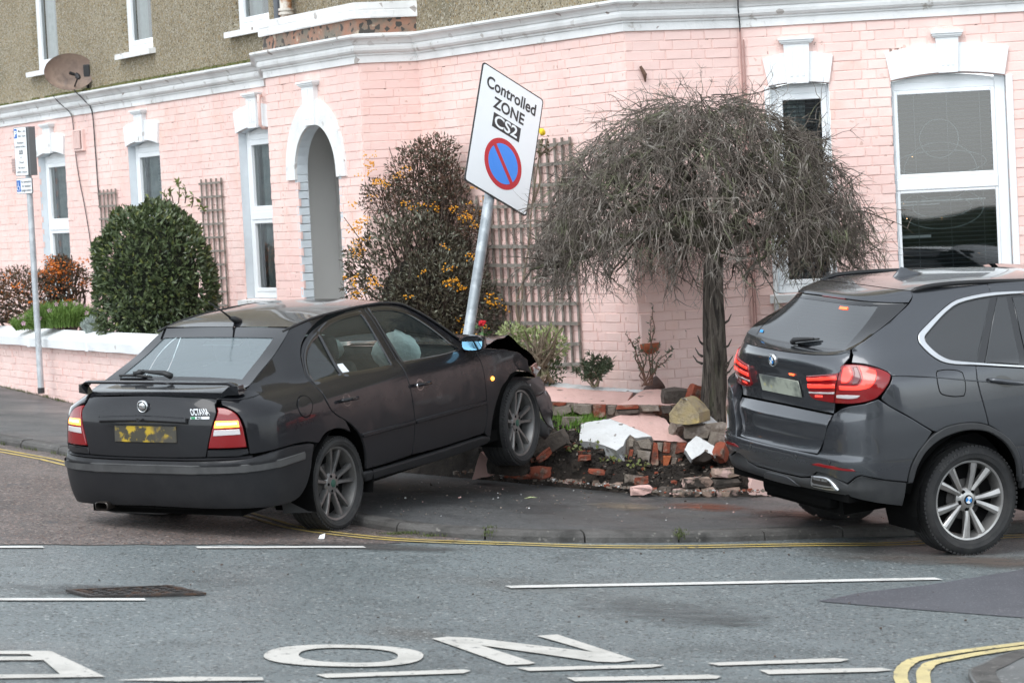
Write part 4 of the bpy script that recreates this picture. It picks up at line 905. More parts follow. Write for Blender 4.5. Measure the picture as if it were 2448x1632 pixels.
em = MB(); BM = Matrix.Translation((-1.0, .0, .985)) @ Matrix.Rotation(R(-90), 4, 'Z') @ Matrix.Rotation(R(4), 4, 'X') @ Matrix.Translation((0, -.014, 0))
em.lathe([(.040, .014), (.040, -.004), (.036, -.007), (.033, -.004)], 32, BM); bd = em.build('badge', bl, CHROME, smooth=True, world=False)
em = MB(); em.lathe([(.034, -.004), (.024, -.0045)], 32, BM); em.build('badge_ring', bd, mat('badge_dark', (.02, .025, .02), .3), world=False)
em = MB(); em.lathe([(.025, -.002), (.024, -.0065), (.012, -.009), (0, -.0095)], 32, BM); em.build('badge_disc', bd, CHROME, smooth=True, world=False)
LET = mat('badge_silver', (.62, .63, .64), .3, .6); em = MB()
for i, ch in enumerate('SKODA'):
    v, f, bx = text_geo(ch, .011, .0006, .0003); a = R(60 - 30 * i); Mx = BM @ Matrix.Rotation(R(90), 4, 'X') @ Matrix.Rotation(a, 4, 'Z') @ Matrix.Translation((0, .026, .006))
    em.add(xl(Mx, v), f)
em.build('badge_lettering', bd, LET, world=False)
def skin_text(S_, txt, s0, z0, wid, hei, m, name, parent, d, off=.0, space=1., slant=0, hs_=None):
    v, f, bx = text_geo(txt, 1, .03, off, space); mb = MB()
    for x, y, z in v:
        u = (x - bx[0]) / (bx[1] - bx[0]); w = (y - bx[2]) / (bx[3] - bx[2]); mb.v.append(S_.P(s0 + u * wid + slant * w, z0 + w * hei, d + (.002 if z > 0 else 0)))
    mb.f = f; mb.m = [0] * len(f); return mb.build(name, parent, m, world=False)
skin_text(B_, 'OCTAVIA', .402, .928, .142, .040, LET, 'boot_lettering', bl, .001, .012, 1.05)
panel(B_, [(.398, .920), (.538, .919), (.537, .903), (.396, .904)], 'trim_badge', bl, LET, d=.003, thick=.003, rnd=1, gap=0, edge=.001)
panel(B_, [(.400, .919), (.436, .9185), (.432, .9045), (.404, .905)], 'trim_badge', bl, mat('badge_green', (.02, .22, .09), .3), d=.0042, thick=.002, rnd=1, gap=0, edge=.0005)
skin_text(B_, 'RS', .446, .906, .035, .011, TRIM, 'boot_lettering', bl, .004, .03)
# deck, spoiler
edgeR = lambda a, z: B_.P(a, z)
def skr(a, z): p = B_.P(a, z); return (p[0], p[1], p[2])
DK = loft([skr(1.02, 1.074), skr(.90, 1.056), skr(.80, 1.046), skr(.68, 1.022)], [(-.595, 1.082), (-.75, 1.073), (-.88, 1.060), (-.947, 1.047)], 3, 2.)
grid(DK, 0, 1, 1, -1, 8, 24).build('boot_deck', OC, OPR, smooth=True, world=False)
SPF = [(.0, .0), (.0, .0)]
mb = MB(); ns = 36
for i in range(ns + 1):
    v = -1 + 2 * i / ns; a = abs(v); y = -.645 * v; xb = -.900 + .055 * a ** 3; dr_ = .046 * max(0, (a - .88) / .12) ** 1.6; z = 1.116 - dr_ + .008 * (1 - a * a); th = .013; dp = .13 - .03 * a
    mb.v += [(xb, y, z), (xb + .012, y, z + .006), (xb + dp * .6, y, z + .003), (xb + dp, y, z - .012), (xb + dp * .6, y, z - th), (xb + .004, y, z - th)]
for i in range(ns):
    for j in range(6): mb.f.append((i * 6 + j, i * 6 + (j + 1) % 6, (i + 1) * 6 + (j + 1) % 6, (i + 1) * 6 + j)); mb.m.append(0)
mb.f += [tuple(range(6))[::-1], tuple(ns * 6 + j for j in range(6))]; mb.m += [0, 0]
sp_ = mb.build('boot_spoiler', OC, OPT, smooth=True, world=False, auto=35)
for sg in (-1, 1):
    mb = MB(); pts = [(-.85, .655), (-.83, .60), (-.85, .52)]
    mb.hexa([(x, sg * y, z) for z, q in ((1.040, ((-.90, .53), (-.81, .55), (-.76, .635), (-.84, .648))), (1.098, ((-.885, .60), (-.80, .60), (-.77, .638), (-.845, .642)))) for x, y in q]); mb.build('spoiler_leg', sp_, OP, smooth=True, auto=40, world=False)
# rear window: black border and pane
HG = [skr(1.020, 1.073), skr(1.21, 1.142), skr(1.405, 1.218), skr(1.55, 1.293), skr(1.690, 1.366)]
HC = [(-.605, 1.083), (-.46, 1.160), (-.315, 1.236), (-.16, 1.304), (.004, 1.368)]
RW = loft(HG, HC, 2.4, 2.)
mb = MB()
for a in ((0, .09, -1, 1), (.80, 1, -1, 1), (.09, .80, -1, -.84), (.09, .80, .84, 1)): grid(RW, a[0], a[1], a[2], a[3], 10, 24 if a[3] - a[2] > 1 else 4, mb)
rw = mb.build('rear_window', OC, GLOSSBK, smooth=True, world=False)
grid(lambda t, v: (lambda p: (p[0] + .002, p[1], p[2] - .004))(RW(t, v)), .07, .82, -.86, .86, 12, 20).build('pane', rw, C_GLASS_R, smooth=True, world=False)
mb = MB(); grid(lambda t, v: (lambda p: (p[0] + .05, p[1], p[2] - .05))(RW(t, v)), .76, .84, -.28, .28, 2, 6, mb); mb.build('high_brake_lamp', rw, mat('dull_grey_lamp', (.35, .38, .40), .4), world=False)
# rear wiper
wp = lambda t, v, h: (lambda p: (p[0] - h * .45, p[1], p[2] + h * .9))(RW(t, v))
mb = MB(); mb.tube([wp(.035, -.10, .03), wp(.055, -.20, .045), wp(.105, -.52, .040), wp(.13, -.60, .035)], [.022, .018, .010, .009], 8); wa = mb.build('rear_wiper', OC, TRIM, smooth=True, world=False)
mb = MB(); mb.tube([wp(.055, -.38, .014), wp(.085, -.60, .018), wp(.105, -.84, .014)], [.008, .012, .008], 6); mb.tube([wp(.12, -.52, .03), wp(.085, -.63, .03)], .017, 8); mb.build('wiper_blade', wa, TRIM, smooth=True, world=False)
# roof, windscreen, bonnet
def skx(x, z): return B_.P(B_.sx(x), z)
RO = loft([skx(-.012, 1.372), skx(.2, 1.394), skx(.5, 1.405), skx(.84, 1.405), skx(1.1, 1.396), skx(1.27, 1.372)], [(.006, 1.371), (.22, 1.402), (.5, 1.424), (.84, 1.434), (1.07, 1.430), (1.20, 1.412)], 2.6, 2.)
grid(RO, 0, 1, -1, 1, 20, 28).build('roof', OC, OPT, smooth=True, world=False)
for sg in (1, -1):
    mb = MB(); P = [B_.P(B_.sx(x), z, .004) for x, z in ((-.10, 1.352), (.1, 1.379), (.3, 1.396), (.6, 1.402), (.84, 1.402), (1.1, 1.392), (1.27, 1.368), (1.36, 1.338), (1.5, 1.262), (1.65, 1.158), (1.78, 1.045))]
    mb.tube([(p[0], p[1] * sg, p[2]) for p in smooth_path(P, 3)], .0085, 6); mb.build('roof_gutter', OC, TRIM, smooth=True, world=False)
WS = loft([skx(1.275, 1.372), skx(1.40, 1.315), skx(1.55, 1.225), skx(1.70, 1.10), skx(1.86, .975)], [(1.21, 1.410), (1.42, 1.33), (1.64, 1.225), (1.86, 1.105), (2.06, .985)], 2.2, 2.)
ws = grid(WS, .04, .97, -.94, .94, 12, 20).build('windscreen', OC, C_GLASS, smooth=True, world=False)
mb = MB(); grid(WS, 0, 1, .93, 1, 12, 2, mb); grid(WS, 0, 1, -1, -.93, 12, 2, mb); mb.build('windscreen_pillar', OC, OP, smooth=True, world=False)
# bonnet folded up into a ridge; its torn edge stands clear of the wing
HB = [(1.90, .985, .985), (2.12, .965, .955), (2.36, .948, .928), (2.56, .945, .942), (2.70, .945, .955), (2.84, .94, .880), (2.98, .90, .805), (3.10, .80, .735), (3.20, .66, .64)]
def BN(t, v):
    k = t * (len(HB) - 1); i = min(int(k), len(HB) - 2); f = k - i; x, zc, ze = [HB[i][j] + (HB[i + 1][j] - HB[i][j]) * f for j in range(3)]
    yr = .64 - .05 * max(0, (x - 2.3)); a = abs(v); dent = .012 * math.sin(x * 23 + v * 7) * min(1, max(0, (x - 2.2) / .3))
    return (x + .10 * (1 - a * a) * (1 - t) * .8, -yr * v, zc + (ze - zc) * a ** 2 + dent * .6 + 0)
bn = grid(BN, 0, 1, -1, 1, 40, 26).build('bonnet', OC, OPT, smooth=True, world=False, auto=25)
mb = MB(); grid(lambda t, v: (lambda p: (p[0], p[1] * .985, p[2] - .014))(BN(t, v)), 0, .97, 1, -1, 40, 14, mb); mb.build('bonnet_lining', bn, DARK, world=False)
# engine-bay clutter seen in the tear, crumpled front end
mb = MB(); rg = random.Random(2)
for i in range(16): mb.bbox((rg.uniform(2.2, 2.9), rg.uniform(-.5, .5), rg.uniform(.5, .78)), (rg.uniform(.1, .25), rg.uniform(.1, .25), rg.uniform(.08, .2)), .01, Matrix())
mb.build('engine_parts', OC, TRIM_D, world=False)
TORN = mat('scraped_paint', (.085, .070, .070), .45, coat=.3, mix=[((.42, .41, .42), 8, .57, .63), ((.03, .027, .03), 4, .5, .65)])
def tornpiece(P, name, m, th=.012, par=OC):
    n = len(P); mb = MB(); c = [sum(p[k] for p in P) / n for k in range(3)]
    cen = Vector(c); nrm = Vector((0, 0, 0))
    for i in range(n): nrm += (Vector(P[i]) - cen).cross(Vector(P[(i + 1) % n]) - cen)
    nrm.normalize(); inner = []; rg = random.Random(n)
    for s_ in (.62, .28):
        for p in P: q = cen + (Vector(p) - cen) * s_; inner.append(q + nrm * (rg.uniform(-.012, .02) + .035 * (1 - s_)))
    mb.v = [tuple(p) for p in P] + [tuple(q) for q in inner] + [tuple(cen + nrm * .03)]
    for r_ in range(2):
        for i in range(n): mb.f.append((r_ * n + i, r_ * n + (i + 1) % n, (r_ + 1) * n + (i + 1) % n, (r_ + 1) * n + i)); mb.m.append(0)
    for i in range(n): mb.f.append((2 * n + i, 2 * n + (i + 1) % n, 3 * n)); mb.m.append(0)
    k = len(mb.v); mb.v += [tuple(Vector(p) - nrm * th) for p in P]
    for i in range(n): mb.f.append((i, k + i, k + (i + 1) % n, (i + 1) % n)); mb.m.append(0)
    mb.f.append(tuple(k + i for i in range(n))[::-1]); mb.m.append(0)
    return mb.build(name, par, m, smooth=True, world=False, auto=50)
fb = tornpiece([(2.656, -.780, .609), (2.858, -.778, .620), (2.945, -.765, .563), (2.955, -.775, .499), (2.86, -.790, .485), (2.769, -.785, .476)][::-1], 'front_bumper', TORN)
tornpiece([(2.772, -.785, .470), (2.86, -.795, .482), (2.957, -.780, .495), (3.02, -.775, .436), (3.030, -.775, .35), (3.018, -.775, .265), (3.05, -.770, .188), (2.95, -.775, .235), (2.872, -.785, .300), (2.815, -.790, .385)][::-1], 'torn_corner', TORN, par=fb)
tornpiece([(2.845, -.770, .305), (2.93, -.765, .250), (3.045, -.755, .182), (3.01, -.750, .150), (2.935, -.755, .122), (2.82, -.765, .180)][::-1], 'bumper_lining', TRIM_D, par=fb)
tornpiece([(2.98, -.66, .58), (3.05, -.3, .60), (3.05, .3, .60), (2.98, .66, .58), (3.02, .62, .30), (3.12, .3, .22), (3.12, -.3, .22), (3.04, -.62, .28)], 'crushed_front', TORN, par=fb)
tornpiece([(2.80, -.755, .70), (2.90, -.74, .715), (2.93, -.73, .64), (2.86, -.745, .60)][::-1], 'broken_headlamp', mat('lamp_shard', (.16, .05, .03), .3, coat=1, mix=((.45, .44, .44), 14, .54, .60)), par=OC)
# rear bumper, strip, exhaust
bp = [(1.36, .654), (1.26, .663), (1.141, .672), (1.0, .669), (.88, .661), (.76, .648), (.62, .646), (.3, .645), (0, .645)]
arE = [(1.395, .640), (1.372, .60), (1.352, .55), (1.338, .49)]
low = [(1.30, .40), (1.245, .335), (1.18, .300), (1.05, .292), (.70, .304), (.35, .315), (0, .322)]
half = bp[::-1] + arE + low
P = half + [(-a, z) for a, z in half[::-1] if a > 0]
def lip(a, z): return -.010 * max(0, min(1, (z - .628) / .01))
rb = panel(K_, P, 'rear_bumper', OC, OPR, rnd=2, step=.05, thick=.03, edge=.01)
mb = MB(); 
for i in range(41):
    a = -.80 + 1.6 * i / 40; mb.v += [K_.P(a, .645, -.004), (B_.P(a, .655, -.02))]
for i in range(40): mb.f.append((2 * i, 2 * i + 2, 2 * i + 3, 2 * i + 1)); mb.m.append(0)
mb.build('bumper_ledge', rb, OPR, smooth=True, world=False)
h2 = [(0, .615), (.4, .613), (.76, .606), (1.0, .607), (1.262, .612), (1.268, .60), (1.262, .560), (1.0, .551), (.757, .549), (.4, .551), (0, .553)]
panel(K_, h2[:6] + h2[6:] + [(-a, z) for a, z in h2[9:5:-1]] + [(-a, z) for a, z in h2[5:0:-1]], 'bumper_strip', rb, TRIM_D, d=.012, thick=.014, rnd=1, gap=0, edge=.008, step=.05)
for sg in (1, -1):
    mb = MB(); q = [(-.335, .82, .50), (-.335, .80, .185), (-.37, .60, .180), (-.36, .58, .30), (-.35, .62, .52)]
    mb.v = [(x + dx, -sg * y, z) for dx in (0, -.008) for x, y, z in q]; n = 5; mb.f = [tuple(range(n)), tuple(range(n, 2 * n))[::-1]] + [(i, (i + 1) % n, n + (i + 1) % n, n + i) for i in range(n)]; mb.m = [0] * len(mb.f); mb.build('mud_flap', OC, TRIM_D, world=False)
mb = MB(); pts = [(.425, .345), (.335, .350), (.330, .305), (.42, .300)]
n = 16
for x, s_ in ((-.75, .9), (-1.04, 1), (-1.045, .86), (-.95, .8)):
    for i in range(n):
        a = 2 * math.pi * i / n; c_, d_ = math.cos(a), math.sin(a); mb.v.append((x, .379 + s_ * .053 * math.copysign(abs(c_) ** .5, c_), .322 + s_ * .028 * math.copysign(abs(d_) ** .5, d_)))
for r_ in range(3):
    for i in range(n): mb.f.append((r_ * n + i, r_ * n + (i + 1) % n, (r_ + 1) * n + (i + 1) % n, (r_ + 1) * n + i)); mb.m.append(0)
mb.f.append(tuple(3 * n + i for i in range(n))); mb.m.append(0)
mb.build('exhaust_tip', OC, mat('sooty_steel', (.07, .062, .055), .45, .8), smooth=True, world=False, auto=40)
# mirrors, aerial
for sg in (1, -1):
    MM = Matrix.Translation((1.75, -sg * .885, 1.022)) @ Matrix.Rotation(R(8) * sg, 4, 'Z')
    mb = MB(); n = 20
    for x, s_ in ((-.035, .93), (-.03, 1.0), (.03, .97), (.075, .78), (.10, .45)):
        for i in range(n):
            a = 2 * math.pi * i / n; c_, d_ = math.cos(a), math.sin(a); mb.v.append((x, s_ * .088 * math.copysign(abs(c_) ** .6, c_), s_ * .058 * math.copysign(abs(d_) ** .6, d_)))
    for r_ in range(4):
        for i in range(n): mb.f.append((r_ * n + i, r_ * n + (i + 1) % n, (r_ + 1) * n + (i + 1) % n, (r_ + 1) * n + i)[::-1]); mb.m.append(0)
    mb.f += [tuple(range(n)), tuple(4 * n + i for i in range(n))[::-1]]; mb.m += [0, 0]
    mb.tube([(.02, sg * .05, -.03), (.03, sg * .12, -.05), (.03, sg * .16, -.05)], [.03, .025, .03], 8)
    mb.v = xl(MM, mb.v); mr = mb.build('door_mirror', OC, OP, smooth=True, world=False, auto=40)
    mb = MB(); Q = []
    for i in range(n):
        a = 2 * math.pi * i / n; c_, d_ = math.cos(a), math.sin(a); Q.append((-.0365, .078 * math.copysign(abs(c_) ** .6, c_), .050 * math.copysign(abs(d_) ** .6, d_)))
    mb.add(xl(MM @ Matrix.Rotation(R(6), 4, 'Y'), Q), [tuple(range(n))]); mb.build('mirror_glass', mr, mat('blue_tinted_mirror', (.30, .62, .85), .03, 1.), world=False)
mb = MB(); mb.tube([(.13, 0, 1.385), (.08, 0, 1.412), (.03, 0, 1.428)], [.03, .022, .010], 8); mb.tube([(.05, 0, 1.42), (-.04, 0, 1.475), (-.20, 0, 1.565)], [.009, .006, .003], 6); mb.build('roof_aerial', OC, TRIM, smooth=True, world=False)
# dark body shell behind the panel gaps, floor, wheel liners
def arcp(c, r, a0, a1, n=10): return [(c[0] + r * math.cos(a0 + (a1 - a0) * i / n), c[1] + r * math.sin(a0 + (a1 - a0) * i / n)) for i in range(n + 1)]
for side in (1, -1):
    s0 = B_.sx(0); sf = B_.sx(2.512)
    P = [(0, .30), (.9, .30), (1.2, .30)] + arcp((s0, .317), .385, math.pi, 0)[0:] + [(s0 + .40, .27), (sf - .40, .27)] + arcp((sf, .317), .40, math.pi, .9) + [(sf + .12, .70), (sf - .25, .84), (s0 + 1.9, .90), (s0, .955), (1.0, .96), (.5, .97), (0, .97)]
    panel(B_, P, 'inner_shell', OC, DARK, d=-.05, thick=.002, side=side, rnd=1, gap=0, step=.12)
    for x in (0, 2.512):
        mb = MB(); n = 16
        for i in range(n + 1):
            a = math.pi * ((-.12 + 1.24 * i / n) if x == 0 else (.30 + .82 * i / n))
            for y in (.845 if x == 0 else .82, .52): mb.v.append((x + .372 * math.cos(a), -side * y, .33 + .372 * math.sin(a)))
        for i in range(n): mb.f.append((2 * i, 2 * i + 1, 2 * i + 3, 2 * i + 2)); mb.m.append(0)
        mb.f.append(tuple(2 * i + 1 for i in range(n + 1))); mb.m.append(0); mb.build('wheel_liner', OC, DARK, world=False)
mb = MB(); mb.box((1.0, 0, .30), (3.7, 1.2, .10)); mb.box((1.28, 0, .29), (1.75, 1.6, .08)); mb.box((-.62, 0, .38), (.5, 1.3, .1)); mb.build('floor_pan', OC, DARK, world=False)
mb = MB(); mb.tube([(.1, .3, .25), (-.5, .32, .24), (-.8, .37, .30)], .04, 8); mb.bbox((-.62, .25, .30), (.45, .5, .14), .04); mb.build('exhaust_box', OC, TRIM_D, world=False)
# cabin
mb = MB(); mb.bbox((-.35, 0, .93), (.75, 1.3, .03), .01); mb.build('parcel_shelf', OC, FABRIC, world=False)
for y in (-.37, .37):
    mb = MB(); Ms = Matrix.Translation((.95, y, .45)); mb.bbox((0, 0, .0), (.52, .5, .16), .05, Ms, 0)
    Mb = Matrix.Translation((.72, y, .50)) @ Matrix.Rotation(R(-16), 4, 'Y'); mb.bbox((0, 0, .28), (.13, .48, .58), .055, Mb); st = mb.build('front_seat', OC, FABRIC, smooth=True, world=False)
    mb = MB(); mb.bbox((0, 0, .675), (.11, .27, .185), .05, Mb); mb.tube([tuple(Mb @ Vector((0, .06, .55))), tuple(Mb @ Vector((0, .06, .62)))], .007, 5); mb.build('headrest', st, FABRIC, smooth=True, world=False)
mb = MB(); Mb = Matrix.Translation((-.02, 0, .48)) @ Matrix.Rotation(R(-22), 4, 'Y'); mb.bbox((0, 0, .24), (.14, 1.28, .52), .05, Mb); rs = mb.build('rear_bench', OC, FABRIC, smooth=True, world=False)
mb = MB(); mb.bbox((1.88, 0, .82), (.45, 1.38, .28), .07); mb.build('dashboard', OC, FABRIC, smooth=True, world=False)
ABM = mat('airbag_fabric', (.80, .84, .82), .9, bump=(12, .02)); mb = MB(); mb.v = []
def blob(c, r, n=10, seed=0, amp=.12):
    rg = random.Random(seed); ph = [rg.uniform(0, 6) for _ in range(6)]; mb = MB()
    for i in range(n + 1):
        th = math.pi * i / n
        for j in range(2 * n):
            a = math.pi * j / n; k = 1 + amp * (math.sin(3 * a + ph[0]) * math.sin(2 * th + ph[1]) + .6 * math.sin(5 * a + ph[2]) * math.sin(th * 4 + ph[3]))
            mb.v.append((c[0] + r[0] * k * math.sin(th) * math.cos(a), c[1] + r[1] * k * math.sin(th) * math.sin(a), c[2] + r[2] * k * math.cos(th)))
    for i in range(n):
        for j in range(2 * n): mb.f.append((i * 2 * n + j, (i + 1) * 2 * n + j, (i + 1) * 2 * n + (j + 1) % (2 * n), i * 2 * n + (j + 1) % (2 * n))); mb.m.append(0)
    return mb
blob((1.44, -.42, .99), (.09, .19, .15), seed=1).build('airbag', OC, ABM, smooth=True, world=False); blob((1.60, .38, .98), (.12, .22, .12), seed=2).build('airbag', OC, ABM, smooth=True, world=False)
mb = MB(); mb.lathe([(.175 + .014 * math.cos(a * .785), .014 * math.sin(a * .785)) for a in range(8)], 28, Matrix.Translation((1.55, -.40, .90)) @ Matrix.Rotation(R(62), 4, 'Y') @ Matrix.Rotation(R(90), 4, 'X'), closed=True); mb.build('steering_wheel', OC, TRIM, smooth=True, world=False)
mb = MB(); mb.add([B_.P(a, z, -.010) for a, z in ((1.955, 1.032), (2.025, 1.029), (2.012, 1.085), (1.946, 1.088))], [(0, 1, 2, 3)]); mb.build('window_sticker', OC, mat('white_sticker', (.7, .75, .78), .5), world=False)
# wheels: ten slim spokes in a dull alloy
ALLOY = mat('dull_grey_alloy', (.20, .197, .193), .4, .7, mix=((.13, .128, .125), 7, .45, .7))
def spokes10(put, rim, rr, f_, mats, h):
    mb = MB(); mb.lathe([(0, f_ + .020), (.030, f_ + .020), (.066, f_ + .026), (.078, f_ + .040), (.078, f_ + .09), (0, f_ + .09)], 40); put(mb, 'hub', rim, mats[0])
    for k in range(10):
        a = 2 * math.pi * (k + .25) / 10 + (R(5) if k % 2 else -R(5)); mb = MB(); M2 = Matrix.Rotation(a, 4, 'Y')
        rows = [(.060, .016, f_ + .030, .05), (.11, .0125, f_ + .022, .04), (.17, .0125, f_ + .012, .035), (rr - .014, .017, f_ + .006, .035)]
        for r, w, y, d in rows: mb.v += [tuple(M2 @ Vector(p)) for p in ((r, y, -w * .7), (r, y, w * .7), (r, y + .008, w), (r, y + d, w), (r, y + d, -w), (r, y + .008, -w))]
        for i in range(3):
            for j in range(6): mb.f.append((i * 6 + j, i * 6 + (j + 1) % 6, (i + 1) * 6 + (j + 1) % 6, (i + 1) * 6 + j)[::-1]); mb.m.append(0)
        put(mb, 'spoke', rim, mats[0], 30)
    for k in range(5):
        a = 2 * math.pi * (k + .5) / 5; mb = MB(); mb.lathe([(.0, 0), (.010, 0), (.010, .006)], 12, Matrix.Translation((.052 * math.cos(a), f_ + .021, .052 * math.sin(a)))); put(mb, 'bolt_hole', rim, DARK)
    mb = MB(); mb.lathe([(0, f_ + .014), (.020, f_ + .014), (.027, f_ + .017), (.028, f_ + .024)], 24); put(mb, 'hub_cap', rim, mat('hub_cap_green', (.05, .13, .10), .4, .5))
for x, sg, st in ((0, 1, 0), (0, -1, 0), (2.512, 1, R(4)), (2.512, -1, R(4))):
    wheel(OC, (x, -sg * .694, .317), sg, .317, .215, .243, [ALLOY], spokes10, steer=st)
# ---------------------------------------------------------------- the grey sport utility car half up on the pavement
XV = thing('grey_suv', 'dark grey sport utility car on the right with its red tail lamps lit', 'car', mat=Matrix.Translation((2.6046, 19.0608, -.1790)) @ eul(R(24.5815), R(-3.158), R(3.575)))
XP = paint('grey_metallic_paint', (.060, .064, .072), .24, (.075, .07, .062), .35, .78, .55, metal=.55)
XK = mat('grey_plastic_cladding', (.030, .031, .033), .55, mix=((.045, .045, .045), 5, .45, .7))
SATIN = mat('satin_silver', (.66, .67, .68), .32, 1.)
X_GLASS = glass_mat('privacy_glass', (.20, .22, .24), .5, .012, (.02, .022, .024), ior=1.9); XR_GLASS = glass_mat('rear_privacy_glass', (.16, .18, .20), .6, .05, (.04, .045, .05), ior=2.3)
B_, K_ = X_BODY, X_BUMP
xs = lambda x, z: B_.P(B_.sx(x), z)
lampX = [(.404, 1.266), (.58, 1.284), (.748, 1.302), (.790, 1.338), (.835, 1.352), (.90, 1.351), (.962, 1.342), (1.033, 1.318), (1.073, 1.292), (1.080, 1.272), (1.045, 1.225), (.980, 1.160), (.916, 1.125), (.79, 1.102), (.634, 1.097), (.468, 1.104), (.410, 1.115), (.388, 1.135)]
xq = [(1.477, 1.757), (1.470, 1.73), (1.448, 1.704), (1.40, 1.673), (1.336, 1.643), (1.196, 1.569), (1.045, 1.496), (.915, 1.446), (.895, 1.41), (.880, 1.360), (.962, 1.350), (1.033, 1.326), (1.080, 1.298), (1.088, 1.272), (1.052, 1.220), (.985, 1.150), (.975, 1.125), (1.037, 1.073), (1.189, .982), (1.333, .884), (1.38, .880), (1.43, .897), (1.51, .905), (1.594, .904), (1.69, .890), (1.766, .864), (1.749, .959), (1.722, 1.077), (1.708, 1.18), (1.719, 1.262), (1.611, 1.279), (1.54, 1.293), (1.480, 1.316), (1.428, 1.365), (1.390, 1.425), (1.385, 1.455), (1.400, 1.488), (1.44, 1.516), (1.592, 1.597), (1.68, 1.639), (1.77, 1.668), (1.913, 1.682), (2.055, 1.684), (2.06, 1.744), (1.75, 1.757)]
chr_o = [(2.30, 1.668), (2.079, 1.684), (1.913, 1.682), (1.77, 1.668), (1.68, 1.638), (1.592, 1.597), (1.44, 1.516), (1.400, 1.488), (1.387, 1.455), (1.392, 1.425), (1.430, 1.365), (1.482, 1.316), (1.54, 1.294), (1.611, 1.280), (1.728, 1.263), (2.081, 1.203), (2.4, 1.152), (2.75, 1.11)]
chr_i = [(2.30, 1.654), (2.079, 1.664), (1.913, 1.661), (1.775, 1.646), (1.69, 1.617), (1.606, 1.576), (1.478, 1.500), (1.440, 1.474), (1.432, 1.452), (1.438, 1.425), (1.470, 1.377), (1.510, 1.338), (1.555, 1.314), (1.62, 1.299), (1.73, 1.279), (2.081, 1.218), (2.4, 1.166), (2.75, 1.122)]
xg_q = chr_i[2:15] + [(1.742, 1.277), (2.045, 1.662)]
xg_2 = [(2.085, 1.662), (1.785, 1.271), (2.06, 1.223), (2.165, 1.652)]
xg_3 = [(2.195, 1.650), (2.10, 1.217), (2.4, 1.168), (2.74, 1.123), (2.77, 1.60), (2.5, 1.634)]
xdoor = [(1.719, 1.262), (1.708, 1.18), (1.722, 1.077), (1.749, .959), (1.766, .864), (1.80, .845), (1.86, .80), (1.93, .735), (1.99, .65), (2.02, .56), (2.03, .50), (2.74, .47), (2.76, .8), (2.765, 1.107), (2.4, 1.150), (2.081, 1.201)]
xdoor2 = [(2.765, 1.107), (2.76, .8), (2.74, .47), (3.70, .45), (3.76, .6), (3.80, .85), (3.72, 1.03), (3.4, 1.06), (3.0, 1.085)]
xwing = [(3.80, .85), (3.76, .6), (3.72, .50), (4.10, .45), (4.13, .60), (4.20, .75), (4.33, .86), (4.50, .91), (4.68, .90), (4.85, .84), (4.97, .72), (5.02, .6), (5.30, .6), (5.33, .75), (5.20, .88), (4.9, .96), (4.4, 1.01), (3.72, 1.03)]
arch_o = [(1.137, .566), (1.166, .672), (1.219, .765), (1.270, .815), (1.330, .858), (1.43, .896), (1.51, .905), (1.594, .904), (1.69, .889), (1.771, .859), (1.86, .805), (1.933, .742), (1.99, .655), (2.02, .56), (2.03, .45)]
arch_i = [(2.00, .45), (1.985, .56), (1.955, .64), (1.90, .72), (1.83, .780), (1.75, .825), (1.66, .848), (1.575, .855), (1.48, .846), (1.396, .826), (1.33, .795), (1.275, .757), (1.235, .712), (1.204, .655), (1.178, .566)]
